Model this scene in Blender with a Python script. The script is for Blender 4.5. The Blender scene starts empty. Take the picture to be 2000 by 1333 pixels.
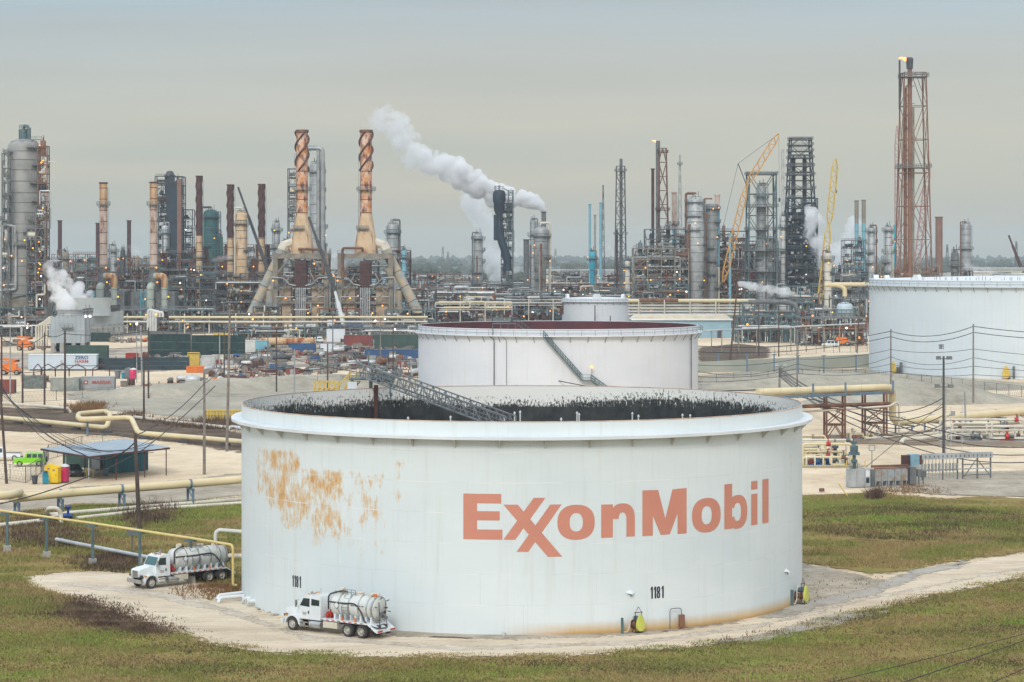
import bpy, bmesh, math, random
import numpy as np
from math import sin, cos, pi, radians, sqrt, atan2
from mathutils import Vector, Matrix

# ---------------------------------------------------------------- camera, sky, sun, exposure
scene = bpy.context.scene
COL = scene.collection
F, CH, HY = 4500.0, 30.0, 495.0          # lens in pixels of a 2000 px wide frame, camera height, horizon row
cam_d = bpy.data.cameras.new("camera")
cam = bpy.data.objects.new("camera", cam_d)
COL.objects.link(cam)
cam.location = (0, 0, CH)
cam.rotation_euler = (radians(90), 0, 0)
cam_d.sensor_width = 36
cam_d.lens = 36 * F / 2000
cam_d.shift_y = -(666.5 - HY) / 2000
cam_d.clip_start = 1
cam_d.clip_end = 40000
scene.camera = cam

world = bpy.data.worlds.new("World")
scene.world = world
world.use_nodes = True
wt = world.node_tree
for n in list(wt.nodes):
 wt.nodes.remove(n)
def wn(t, **k):
 n = wt.nodes.new(t)
 for a, b in k.items():
  setattr(n, a, b)
 return n
SUN_EL, SUN_AZ = 36, 192                  # sun behind the camera's left shoulder, veiled by cloud
sky = wn('ShaderNodeTexSky', sky_type='NISHITA', sun_disc=False)
sky.sun_elevation = radians(SUN_EL)
sky.sun_rotation = radians(SUN_AZ)
bg1 = wn('ShaderNodeBackground'); bg1.inputs[1].default_value = 0.05
wt.links.new(sky.outputs[0], bg1.inputs[0])
# the overcast deck: brightness and tint by elevation with faint long bands of cloud
tc = wn('ShaderNodeTexCoord')
sp = wn('ShaderNodeSeparateXYZ'); wt.links.new(tc.outputs['Generated'], sp.inputs[0])
mp = wn('ShaderNodeMapping'); mp.inputs['Scale'].default_value = (2.2, 2.2, 26)
wt.links.new(tc.outputs['Generated'], mp.inputs[0])
nz = wn('ShaderNodeTexNoise'); nz.inputs['Scale'].default_value = 1.7; nz.inputs['Detail'].default_value = 7
nz.inputs['Roughness'].default_value = 0.45
wt.links.new(mp.outputs[0], nz.inputs['Vector'])
ma = wn('ShaderNodeMath', operation='MULTIPLY_ADD')
wt.links.new(nz.outputs[0], ma.inputs[0]); ma.inputs[1].default_value = 0.08
zz = wn('ShaderNodeMath', operation='ADD'); wt.links.new(sp.outputs[2], zz.inputs[0]); zz.inputs[1].default_value = -0.04
wt.links.new(zz.outputs[0], ma.inputs[2])
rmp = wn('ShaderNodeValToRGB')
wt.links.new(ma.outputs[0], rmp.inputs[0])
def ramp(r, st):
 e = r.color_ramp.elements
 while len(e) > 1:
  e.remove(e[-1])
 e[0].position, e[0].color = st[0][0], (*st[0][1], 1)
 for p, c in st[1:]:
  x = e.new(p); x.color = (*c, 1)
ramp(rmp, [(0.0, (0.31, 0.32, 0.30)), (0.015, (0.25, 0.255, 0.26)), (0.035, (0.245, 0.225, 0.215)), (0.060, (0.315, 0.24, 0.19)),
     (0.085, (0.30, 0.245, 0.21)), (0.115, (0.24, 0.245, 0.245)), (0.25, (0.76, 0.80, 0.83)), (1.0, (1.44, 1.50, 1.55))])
# left side of the sky a touch bluer, as in the photograph's cloud
mixs = wn('ShaderNodeMix', data_type='RGBA', blend_type='MULTIPLY')
mr = wn('ShaderNodeMapRange'); wt.links.new(sp.outputs[0], mr.inputs[0])
mr.inputs[1].default_value = -0.05; mr.inputs[2].default_value = -0.25
mr.inputs[3].default_value = 0; mr.inputs[4].default_value = 1
wt.links.new(mr.outputs[0], mixs.inputs[0])
wt.links.new(rmp.outputs[0], mixs.inputs[6]); mixs.inputs[7].default_value = (0.88, 0.97, 1.05, 1)
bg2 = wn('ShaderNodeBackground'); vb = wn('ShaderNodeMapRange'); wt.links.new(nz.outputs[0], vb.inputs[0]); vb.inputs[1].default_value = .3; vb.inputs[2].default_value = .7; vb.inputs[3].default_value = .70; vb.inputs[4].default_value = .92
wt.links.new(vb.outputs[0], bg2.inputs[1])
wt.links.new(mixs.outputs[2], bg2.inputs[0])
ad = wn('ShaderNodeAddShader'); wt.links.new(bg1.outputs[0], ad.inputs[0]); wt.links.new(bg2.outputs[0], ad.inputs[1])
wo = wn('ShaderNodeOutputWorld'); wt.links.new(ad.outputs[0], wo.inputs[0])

sd = bpy.data.lights.new("sun", 'SUN'); sd.energy = 1.5; sd.angle = radians(14); sd.color = (1.0, 0.95, 0.87)
sun = bpy.data.objects.new("sun", sd); COL.objects.link(sun)
az = radians(SUN_AZ); el = radians(SUN_EL)
sv = Vector((sin(az) * cos(el), cos(az) * cos(el), sin(el)))
sun.rotation_euler = sv.to_track_quat('Z', 'Y').to_euler()
scene.view_settings.view_transform = 'Standard'
scene.view_settings.look = 'None'
scene.view_settings.gamma = 1
scene.view_settings.exposure = 0.03
scene.render.engine = 'CYCLES'
cy = scene.cycles
cy.max_bounces = 8; cy.diffuse_bounces = 3; cy.glossy_bounces = 2; cy.transmission_bounces = 2
cy.volume_bounces = 7; cy.transparent_max_bounces = 12
cy.use_denoising = True
cy.sample_clamp_indirect = 4
cy.caustics_reflective = cy.caustics_refractive = False

# ---------------------------------------------------------------- helpers
def X(px, Y): return (px - 1000.0) * Y / F
def Z(py, Y): return CH - (py - HY) * Y / F
def G(px, py):                            # ground point seen at a pixel row
 Y = CH * F / (py - HY)
 return (X(px, Y), Y)
R = random.Random(7)

_M = {}
def mat(name, c1, c2=None, rough=0.6, metal=0.0, scale=0.6, rust=0.0, rustc=(0.16, 0.055, 0.02), stretch=0.15, spec=0.4, bump=0.0, detail=5, contrast=(0.35, 0.68)):
 if name in _M: return _M[name]
 m = bpy.data.materials.new(name); m.use_nodes = True
 t = m.node_tree; b = t.nodes['Principled BSDF']
 b.inputs['Roughness'].default_value = rough; b.inputs['Metallic'].default_value = metal
 b.inputs['Specular IOR Level'].default_value = spec
 c2 = c2 or tuple(x * 0.78 for x in c1)
 tcn = t.nodes.new('ShaderNodeTexCoord')
 n = t.nodes.new('ShaderNodeTexNoise'); n.inputs['Scale'].default_value = scale; n.inputs['Detail'].default_value = detail
 t.links.new(tcn.outputs['Object'], n.inputs['Vector'])
 r = t.nodes.new('ShaderNodeValToRGB'); t.links.new(n.outputs[0], r.inputs[0])
 r.color_ramp.elements[0].position = contrast[0]; r.color_ramp.elements[0].color = (*c1, 1)
 r.color_ramp.elements[1].position = contrast[1]; r.color_ramp.elements[1].color = (*c2, 1)
 out = r.outputs[0]
 if rust > 0:
  mpn = t.nodes.new('ShaderNodeMapping'); mpn.inputs['Scale'].default_value = (1, 1, stretch)
  t.links.new(tcn.outputs['Object'], mpn.inputs[0])
  n2 = t.nodes.new('ShaderNodeTexNoise'); n2.inputs['Scale'].default_value = scale * 1.6; n2.inputs['Detail'].default_value = 8
  n2.inputs['Roughness'].default_value = 0.65
  t.links.new(mpn.outputs[0], n2.inputs['Vector'])
  mr = t.nodes.new('ShaderNodeMapRange'); t.links.new(n2.outputs[0], mr.inputs[0])
  mr.inputs[1].default_value = 0.72 - rust * 0.42; mr.inputs[2].default_value = 0.84 - rust * 0.42
  mx = t.nodes.new('ShaderNodeMix'); mx.data_type = 'RGBA'
  t.links.new(mr.outputs[0], mx.inputs[0]); t.links.new(out, mx.inputs[6]); mx.inputs[7].default_value = (*rustc, 1)
  out = mx.outputs[2]
 t.links.new(out, b.inputs['Base Color'])
 if bump:
  bn = t.nodes.new('ShaderNodeBump'); bn.inputs['Strength'].default_value = bump; bn.inputs['Distance'].default_value = 0.3
  n3 = t.nodes.new('ShaderNodeTexNoise'); n3.inputs['Scale'].default_value = scale * 6; n3.inputs['Detail'].default_value = 6
  t.links.new(tcn.outputs['Object'], n3.inputs['Vector'])
  t.links.new(n3.outputs[0], bn.inputs['Height']); t.links.new(bn.outputs[0], b.inputs['Normal'])
 _M[name] = m
 return m
def emit(name, c, s):
 if name in _M: return _M[name]
 m = bpy.data.materials.new(name); m.use_nodes = True
 t = m.node_tree; b = t.nodes['Principled BSDF']
 b.inputs['Base Color'].default_value = (*c, 1); b.inputs['Emission Color'].default_value = (*c, 1); b.inputs['Emission Strength'].default_value = s
 m.cycles.emission_sampling = 'NONE'
 _M[name] = m
 return m

m_white = mat('white_paint', (0.72, 0.75, 0.77), (0.62, 0.66, 0.68), 0.5, scale=0.25)
m_white_old = mat('weathered_white_paint', (0.66, 0.67, 0.64), (0.52, 0.52, 0.48), 0.6, scale=0.5, rust=0.12)
m_cream = mat('cream_pipe_paint', (0.68, 0.58, 0.36), (0.60, 0.50, 0.30), 0.5, scale=0.5)
m_pale = mat('pale_cream_paint', (0.66, 0.61, 0.50), (0.52, 0.48, 0.40), 0.55, scale=0.4, rust=0.08)
m_silver = mat('dull_aluminium_cladding', (0.38, 0.395, 0.39), (0.25, 0.265, 0.265), 0.45, 0.25, scale=0.35, rust=0.06)
m_silver2 = mat('bright_insulation_jacket', (0.54, 0.56, 0.565), (0.36, 0.385, 0.39), 0.4, 0.2, scale=0.5)
m_grey = mat('grey_steel', (0.16, 0.17, 0.175), (0.085, 0.095, 0.10), 0.6, scale=0.7, rust=0.15)
m_dgrey = mat('dark_steel', (0.075, 0.08, 0.09), (0.04, 0.045, 0.055), 0.6, scale=0.7, rust=0.12)
m_teal = mat('blue_green_steel', (0.10, 0.17, 0.18), (0.06, 0.10, 0.12), 0.6, scale=0.7, rust=0.18)
m_blue = mat('blue_steel', (0.13, 0.21, 0.29), (0.08, 0.14, 0.20), 0.55, scale=0.8, rust=0.15)
m_rust = mat('rusty_steel', (0.24, 0.115, 0.07), (0.10, 0.055, 0.045), 0.8, scale=0.6)
m_drust = mat('dark_rust', (0.11, 0.045, 0.04), (0.05, 0.026, 0.03), 0.8, scale=0.5)
m_black = mat('black_stain', (0.018, 0.02, 0.024), (0.035, 0.038, 0.042), 0.55, scale=0.8)
m_concrete = mat('concrete', (0.40, 0.385, 0.35), (0.28, 0.27, 0.245), 0.85, scale=0.4, bump=0.2)
m_beige = mat('beige_fireproofing', (0.31, 0.27, 0.21), (0.18, 0.16, 0.135), 0.8, scale=0.35, rust=0.1)
m_orange_rust = mat('orange_rusted_cladding', (0.60, 0.43, 0.25), (0.46, 0.26, 0.12), 0.7, scale=0.2, rust=0.52, rustc=(0.27, 0.075, 0.02), stretch=0.12)
m_stack_cream = mat('stained_cream_cladding', (0.64, 0.50, 0.33), (0.50, 0.31, 0.16), 0.7, scale=0.25, rust=0.47, rustc=(0.25, 0.085, 0.035), stretch=0.15)
m_pinkish = mat('faded_pinkish_cladding', (0.60, 0.49, 0.42), (0.48, 0.34, 0.26), 0.7, scale=0.25, rust=0.45, rustc=(0.22, 0.07, 0.035), stretch=0.3)
m_rail = mat('handrail_steel', (0.20, 0.22, 0.23), (0.12, 0.135, 0.14), 0.5, scale=1)
m_yellow = mat('safety_yellow', (0.66, 0.48, 0.10), (0.55, 0.38, 0.08), 0.45, scale=1)
m_orange = mat('machine_orange', (0.75, 0.20, 0.03), (0.60, 0.16, 0.03), 0.45, scale=1)
m_red = mat('machine_red', (0.45, 0.04, 0.03), (0.30, 0.03, 0.025), 0.5, scale=1)
m_wood = mat('weathered_wood', (0.10, 0.075, 0.065), (0.055, 0.042, 0.038), 0.85, scale=1.2)
m_wood2 = mat('grey_wood', (0.24, 0.215, 0.19), (0.15, 0.135, 0.12), 0.85, scale=1.2)
m_wire = mat('black_cable', (0.02, 0.022, 0.03), None, 0.6)
m_tyre = mat('tyre_rubber', (0.035, 0.035, 0.037), (0.06, 0.058, 0.055), 0.85, scale=3)
m_glass = mat('dark_glass', (0.02, 0.035, 0.04), (0.03, 0.05, 0.05), 0.08, spec=0.8)
m_green_t = mat('green_tower_paint', (0.015, 0.10, 0.10), (0.012, 0.055, 0.065), 0.6, scale=0.3)
m_navy = mat('dark_blue_soot', (0.015, 0.04, 0.07), (0.012, 0.022, 0.035), 0.6, scale=0.3)
m_skyblue = mat('sky_blue_paint', (0.20, 0.46, 0.55), (0.16, 0.36, 0.44), 0.5, scale=0.5)
m_cyan = mat('bright_cyan_paint', (0.05, 0.46, 0.60), (0.04, 0.36, 0.48), 0.5, scale=0.5)
m_brick = mat('brown_stack', (0.27, 0.15, 0.11), (0.20, 0.11, 0.085), 0.8, scale=0.3)
l_orange = emit('sodium_lamp', (1.0, 0.40, 0.07), 2.2)
l_white = emit('white_lamp', (1.0, 0.90, 0.80), 3)
m_reactor = mat('aged_reactor_cladding', (0.31, 0.31, 0.295), (0.21, 0.215, 0.205), 0.55, 0.1, scale=0.2, rust=0.12)
m_firerust = mat('scorched_rust', (0.70, 0.53, 0.41), (0.58, 0.22, 0.06), 0.75, scale=0.35, rust=0.55, rustc=(0.12, 0.025, 0.02), stretch=0.4, contrast=(.36, .64))

class MB:
 def __init__(s):
  s.v = []; s.f = []
 def add(s, vs, fs):
  o = len(s.v); s.v.extend(vs); s.f.extend(tuple(i + o for i in f) for f in fs)
 def box(s, cx, cy, cz, sx, sy, sz, rz=0):
  hx, hy, hz = sx / 2, sy / 2, sz / 2; c, n = cos(rz), sin(rz)
  vs = []
  for z in (-hz, hz):
   for x, y in ((-hx, -hy), (hx, -hy), (hx, hy), (-hx, hy)):
    vs.append((cx + x * c - y * n, cy + x * n + y * c, cz + z))
  s.add(vs, [(3, 2, 1, 0), (4, 5, 6, 7), (0, 1, 5, 4), (1, 2, 6, 5), (2, 3, 7, 6), (3, 0, 4, 7)])
 def boxz(s, x0, x1, y0, y1, z0, z1):
  s.box((x0 + x1) / 2, (y0 + y1) / 2, (z0 + z1) / 2, x1 - x0, y1 - y0, z1 - z0)
 def tube(s, p, q, r, n=8, r2=None, caps=True):
  r2 = r if r2 is None else r2
  px, py, pz = p; dx, dy, dz = q[0] - px, q[1] - py, q[2] - pz
  L = sqrt(dx * dx + dy * dy + dz * dz)
  if L < 1e-6: return
  dx, dy, dz = dx / L, dy / L, dz / L
  if abs(dz) < 0.9: ax, ay, az_ = -dy, dx, 0.0
  else: ax, ay, az_ = 0.0, -dz, dy
  l = sqrt(ax * ax + ay * ay + az_ * az_); ax, ay, az_ = ax / l, ay / l, az_ / l
  bx, by, bz = dy * az_ - dz * ay, dz * ax - dx * az_, dx * ay - dy * ax
  o = len(s.v); v = s.v
  for (cx, cy_, cz, rr) in ((px, py, pz, r), (q[0], q[1], q[2], r2)):
   for i in range(n):
    a = 2 * pi * (i + .5) / n; c, t = cos(a) * rr, sin(a) * rr
    v.append((cx + ax * c + bx * t, cy_ + ay * c + by * t, cz + az_ * c + bz * t))
  for i in range(n):
   j = (i + 1) % n
   s.f.append((o + i, o + j, o + n + j, o + n + i))
  if caps:
   s.f.append(tuple(o + n - 1 - i for i in range(n))); s.f.append(tuple(o + n + i for i in range(n)))
 def path(s, pts, r, n=8, bend=None):
  """a pipe along a polyline with rounded elbows"""
  P = [Vector(p) for p in pts]
  if bend is None: bend = 1.8 * r
  Q = [P[0]]
  for i in range(1, len(P) - 1):
   a, b, c = P[i - 1], P[i], P[i + 1]
   d1 = (a - b); d2 = (c - b)
   t = min(bend, d1.length * .45, d2.length * .45)
   a1 = b + d1.normalized() * t; c1 = b + d2.normalized() * t
   for k in range(5):
    u = k / 4
    Q.append(a1 * (1 - u) ** 2 + b * 2 * u * (1 - u) + c1 * u * u)
  Q.append(P[-1])
  s.sweep(Q, r, n)
 def sweep(s, Q, r, n=8):
  Q = [Vector(q) for q in Q]
  o = len(s.v); up = None
  rr = r if isinstance(r, (list, tuple)) else [r] * len(Q)
  for i, q in enumerate(Q):
   d = (Q[min(i + 1, len(Q) - 1)] - Q[max(i - 1, 0)])
   if d.length < 1e-9: d = Vector((0, 0, 1))
   d.normalize()
   if up is None:
    up = Vector((0, 0, 1)) if abs(d.z) < .9 else Vector((0, 1, 0))
   a = up - d * up.dot(d)
   if a.length < 1e-4: a = d.orthogonal()
   a.normalize(); up = a
   b = d.cross(a)
   for k in range(n):
    t = 2 * pi * k / n
    w = q + (a * cos(t) + b * sin(t)) * rr[i]
    s.v.append((w.x, w.y, w.z))
  for i in range(len(Q) - 1):
   for k in range(n):
    j = (k + 1) % n
    s.f.append((o + i * n + k, o + i * n + j, o + (i + 1) * n + j, o + (i + 1) * n + k))
  s.f.append(tuple(o + n - 1 - k for k in range(n)))
  e = o + (len(Q) - 1) * n
  s.f.append(tuple(e + k for k in range(n)))
 def lathe(s, prof, n=24, cx=0, cy=0, a0=0, a1=2 * pi, ph=0):
  o = len(s.v); full = abs(a1 - a0 - 2 * pi) < 1e-6; m = n if full else n + 1
  for (r, z) in prof:
   for i in range(m):
    a = a0 + (a1 - a0) * i / n + ph
    s.v.append((cx + r * cos(a), cy + r * sin(a), z))
  for k in range(len(prof) - 1):
   for i in range(n):
    j = (i + 1) % m if full else i + 1
    s.f.append((o + k * m + i, o + k * m + j, o + (k + 1) * m + j, o + (k + 1) * m + i))
 def lathe_axis(s, prof, p, d, n=16):
  """lathe about an arbitrary axis: prof (r, t along d)"""
  d = Vector(d).normalized(); a = d.orthogonal().normalized(); b = d.cross(a); p = Vector(p); o = len(s.v)
  for (r, t) in prof:
   for i in range(n):
    g = 2 * pi * i / n; w = p + d * t + (a * cos(g) + b * sin(g)) * r
    s.v.append((w.x, w.y, w.z))
  for k in range(len(prof) - 1):
   for i in range(n):
    j = (i + 1) % n
    s.f.append((o + k * n + i, o + k * n + j, o + (k + 1) * n + j, o + (k + 1) * n + i))
 def bar(s, p, q, w):                     # square bar between two points
  s.tube(p, q, w * .7071, 4)
 def quad(s, a, b, c, d):
  s.add([a, b, c, d], [(0, 1, 2, 3)])
 def prism(s, pts, z0, z1):
  n = len(pts)
  s.add([(x, y, z0) for x, y in pts] + [(x, y, z1) for x, y in pts],
     [tuple(range(n - 1, -1, -1)), tuple(range(n, 2 * n))] + [(i, (i + 1) % n, n + (i + 1) % n, n + i) for i in range(n)])
 def extr_y(s, pts, y0, y1):              # prism of an (x, z) outline along y
  n = len(pts)
  s.add([(x, y0, z) for x, z in pts] + [(x, y1, z) for x, z in pts],
     [tuple(range(n)), tuple(range(2 * n - 1, n - 1, -1))] + [((i + 1) % n, i, n + i, n + (i + 1) % n) for i in range(n)])
 def mesh(s, name, m, smooth=True):
  me = bpy.data.meshes.new(name)
  me.from_pydata(s.v, [], s.f)
  if m is not None: me.materials.append(m)
  if smooth and me.polygons:
   me.polygons.foreach_set('use_smooth', [True] * len(me.polygons))
   me.set_sharp_from_angle(angle=radians(38))
  me.update()
  return me
 def build(s, name, m, parent=None, smooth=True, loc=None, label=None):
  if not s.v: return None
  o = bpy.data.objects.new(name, s.mesh(name, m, smooth)); COL.objects.link(o)
  if parent is not None: o.parent = parent
  if loc is not None: o.location = loc
  if label: o['label'] = label
  return o

def tag(o, label=None, cat=None, group=None, kind=None):
 if label: o['label'] = label
 if cat: o['category'] = cat
 if group: o['group'] = group
 if kind: o['kind'] = kind
 return o
def thing(name, label, cat, loc=(0, 0, 0), rz=0, group=None):
 o = bpy.data.objects.new(name, None); COL.objects.link(o)
 o.location = loc; o.rotation_euler = (0, 0, rz); o.empty_display_size = 0.5
 return tag(o, label, cat, group)
def struct(name, mb, m):
 o = mb.build(name, m); return tag(o, kind='structure')
def copy_tree(o, parent=None, loc=None, rz=None, label=None):
 c = o.copy(); COL.objects.link(c); c.parent = parent
 if loc is not None: c.location = loc
 if rz is not None: c.rotation_euler = (0, 0, rz)
 if label: c['label'] = label
 for ch in [k for k in o.children]:
  copy_tree(ch, c)
 return c

def rail_ring(mb, r, z, n=16, a0=0, a1=2 * pi, h=1.1, w=.05, cx=0, cy=0):
 pts = [(cx + r * cos(a0 + (a1 - a0) * i / n), cy + r * sin(a0 + (a1 - a0) * i / n)) for i in range(n + 1)]
 for (x0, y0), (x1, y1) in zip(pts, pts[1:]):
  mb.bar((x0, y0, z + h), (x1, y1, z + h), w); mb.bar((x0, y0, z + h * .5), (x1, y1, z + h * .5), w)
  mb.bar((x0, y0, z), (x0, y0, z + h), w)
def rail_line(mb, pts, h=1.1, w=.06, step=2.0):
 for p, q in zip(pts, pts[1:]):
  p = Vector(p); q = Vector(q); L = (q - p).length; n = max(1, int(L / step)); up = Vector((0, 0, h))
  mb.bar(p + up, q + up, w); mb.bar(p + up * .5, q + up * .5, w)
  for i in range(n + 1):
   a = p.lerp(q, i / n); mb.bar(a, a + up, w)
# ---------------------------------------------------------------- ground
def ground_mat(name, stops, s1=0.05, s2=0.6, s3=4.0, bump=0.5, w=(0.5, 0.3, 0.2), rough=0.95, stretch=(1, 1, 1)):
 m = bpy.data.materials.new(name); m.use_nodes = True
 t = m.node_tree; b = t.nodes['Principled BSDF']; b.inputs['Roughness'].default_value = rough
 b.inputs['Specular IOR Level'].default_value = 0.15
 tcn = t.nodes.new('ShaderNodeTexCoord'); mpn = t.nodes.new('ShaderNodeMapping'); mpn.inputs['Scale'].default_value = stretch
 t.links.new(tcn.outputs['Object'], mpn.inputs[0])
 acc = None
 for s, k in ((s1, w[0]), (s2, w[1]), (s3, w[2])):
  n = t.nodes.new('ShaderNodeTexNoise'); n.inputs['Scale'].default_value = s; n.inputs['Detail'].default_value = 6
  n.inputs['Roughness'].default_value = 0.6
  t.links.new(mpn.outputs[0], n.inputs['Vector'])
  q = t.nodes.new('ShaderNodeMath'); q.operation = 'MULTIPLY_ADD'; q.inputs[1].default_value = k
  t.links.new(n.outputs[0], q.inputs[0])
  if acc is None: q.inputs[2].default_value = 0
  else: t.links.new(acc, q.inputs[2])
  acc = q.outputs[0]
 r = t.nodes.new('ShaderNodeValToRGB'); t.links.new(acc, r.inputs[0]); ramp(r, stops)
 t.links.new(r.outputs[0], b.inputs['Base Color'])
 bn = t.nodes.new('ShaderNodeBump'); bn.inputs['Strength'].default_value = bump; bn.inputs['Distance'].default_value = 0.25
 t.links.new(acc, bn.inputs['Height']); t.links.new(bn.outputs[0], b.inputs['Normal'])
 return m
g_sand = ground_mat('pale_sandy_dirt', [(0.36, (0.397, 0.303, 0.201)), (0.45, (0.581, 0.457, 0.315)), (0.54, (0.687, 0.561, 0.398)), (0.64, (0.793, 0.683, 0.523))], 0.035, 0.3, 3)
g_far = ground_mat('distant_ground', [(0.38, (0.055, 0.075, 0.05)), (0.5, (0.10, 0.11, 0.075)), (0.62, (0.20, 0.18, 0.14))], 0.006, 0.03, 0.2)
g_yard = ground_mat('oily_plant_paving', [(0.38, (0.07, 0.065, 0.06)), (0.5, (0.14, 0.125, 0.11)), (0.62, (0.26, 0.23, 0.20))], 0.03, 0.25, 2)
g_grass = ground_mat('winter_grass', [(0.32, (0.053, 0.037, 0.024)), (0.385, (0.084, 0.048, 0.025)), (0.42, (0.158, 0.100, 0.042)), (0.47, (0.223, 0.170, 0.057)), (0.51, (0.287, 0.202, 0.073)), (0.56, (0.158, 0.170, 0.040)), (0.64, (0.353, 0.234, 0.100))], 0.07, 0.7, 5, 0.8)
g_road = ground_mat('crushed_shell_road', [(0.38, (0.435, 0.353, 0.257)), (0.5, (0.604, 0.502, 0.371)), (0.6, (0.700, 0.604, 0.468))], 0.12, 1.0, 7, 0.4, stretch=(0.5, 1.6, 1))
g_gravel = ground_mat('grey_gravel', [(0.34, (0.17, 0.155, 0.13)), (0.40, (0.30, 0.275, 0.235)), (0.5, (0.38, 0.35, 0.30)), (0.62, (0.46, 0.43, 0.37))], 0.3, 1.8, 8, 0.8)
g_brown = ground_mat('dark_brown_soil', [(0.38, (0.055, 0.038, 0.028)), (0.5, (0.11, 0.078, 0.055)), (0.62, (0.20, 0.15, 0.11))], 0.15, 1.0, 6, 0.8)
g_tan = ground_mat('tan_packed_dirt', [(0.36, (0.17, 0.14, 0.105)), (0.44, (0.30, 0.255, 0.195)), (0.53, (0.40, 0.345, 0.27)), (0.64, (0.52, 0.46, 0.38))], 0.12, 0.8, 5, 0.6)
g_oil = ground_mat('brown_damp_soil', [(0.38, (0.169, 0.125, 0.090)), (0.5, (0.260, 0.200, 0.144)), (0.62, (0.364, 0.294, 0.216))], 0.15, 1.0, 6, 0.6)
g_basin = ground_mat('grey_basin_clay', [(0.36, (0.197, 0.174, 0.135)), (0.45, (0.313, 0.286, 0.229)), (0.54, (0.383, 0.353, 0.286)), (0.64, (0.510, 0.448, 0.348))], 0.06, 0.45, 3, 0.5)

_soft = {}
def soft(m):
 """the same ground, thinning out in ragged specks towards the edge of its sheet"""
 if m.name in _soft: return _soft[m.name]
 q = m.copy(); q.name = m.name + '_worn_edge'; t = q.node_tree; N = t.nodes.new; L = t.links.new
 at = N('ShaderNodeAttribute'); at.attribute_name = 'edge'; tcn = N('ShaderNodeTexCoord')
 acc = at.outputs['Fac']
 for sc_, k in ((.3, 1.9), (1.6, 1.7), (7, .9)):
  n = N('ShaderNodeTexNoise'); n.inputs['Scale'].default_value = sc_; n.inputs['Detail'].default_value = 5; L(tcn.outputs['Object'], n.inputs['Vector'])
  a = N('ShaderNodeMath'); a.operation = 'SUBTRACT'; L(n.outputs[0], a.inputs[0]); a.inputs[1].default_value = .5
  b = N('ShaderNodeMath'); b.operation = 'MULTIPLY_ADD'; L(a.outputs[0], b.inputs[0]); b.inputs[1].default_value = k; L(acc, b.inputs[2]); acc = b.outputs[0]
 r = N('ShaderNodeMapRange'); L(acc, r.inputs[0]); r.inputs[1].default_value = .42; r.inputs[2].default_value = .60
 L(r.outputs[0], t.nodes['Principled BSDF'].inputs['Alpha']); _soft[m.name] = q
 return q
def sheet(name, pts, m, z, jag=0.6, step=1.2, seed=1, kind='structure', px=True, label=None, category=None, fade=None, res=None):
 """a ground sheet: a grid over its outline carrying how far each point lies inside the edge"""
 P = np.array([G(*p) for p in pts] if px else pts, float); fade = fade or max(1.6, jag * 3.2); res = res or max(.5, min(fade * .4, 30))
 lo, hi = P.min(0) - fade, P.max(0) + fade
 while (hi[0] - lo[0]) * (hi[1] - lo[1]) / res ** 2 > 60000: res *= 1.15
 nx, ny = int((hi[0] - lo[0]) / res) + 2, int((hi[1] - lo[1]) / res) + 2
 gx, gy = np.meshgrid(lo[0] + np.arange(nx) * res, lo[1] + np.arange(ny) * res); c = np.stack([gx.ravel(), gy.ravel()], 1)
 d = np.full(len(c), 1e9); ins = np.zeros(len(c), bool)
 for a, b in zip(P, np.roll(P, -1, 0)):
  e = b - a; u = np.clip(((c - a) @ e) / max(e @ e, 1e-9), 0, 1); d = np.minimum(d, np.hypot(*(c - a - u[:, None] * e).T))
  ins ^= ((a[1] > c[:, 1]) != (b[1] > c[:, 1])) & (c[:, 0] < (b[0] - a[0]) * (c[:, 1] - a[1]) / (b[1] - a[1] + 1e-12) + a[0])
 e = np.where(ins, d, -d); keep = (e > -fade * 1.2 - res).reshape(ny, nx)
 q = keep[:-1, :-1] & keep[1:, :-1] & keep[:-1, 1:] & keep[1:, 1:]; jj, ii = np.nonzero(q); k = jj * nx + ii
 F_ = np.stack([k, k + 1, k + nx + 1, k + nx], 1); used_ = np.unique(F_); rm = np.full(nx * ny, -1); rm[used_] = np.arange(len(used_)); F_ = rm[F_]; c = c[used_]; e = e[used_]
 me = bpy.data.meshes.new(name); me.from_pydata([(x, y, z) for x, y in c], [], F_.tolist())
 at = me.attributes.new('edge', 'FLOAT', 'POINT'); at.data.foreach_set('value', (np.clip(e / fade * .5 + .5, 0, 1) * 2 - .5).astype(np.float32))
 me.materials.append(soft(m)); me.update()
 o = bpy.data.objects.new(name, me); COL.objects.link(o)
 return tag(o, label, category, kind=kind)

gb = MB(); gb.add([(-3500, -300, 0), (3500, -300, 0), (3500, 9000, 0), (-3500, 9000, 0)], [(0, 1, 2, 3)])
struct('ground', gb, g_sand)
S = 0.03
sheet('far_ground', [(-3450, 1250), (3450, 1250), (3450, 8950), (-3450, 8950)], g_far, S, jag=8, px=False)
sheet('refinery_yard', [(-400, 840), (-160, 820), (-90, 880), (-60, 800), (60, 830), (520, 830), (520, 1250), (-400, 1250)], g_yard, 2 * S, jag=3, step=6, px=False, seed=3)
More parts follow.
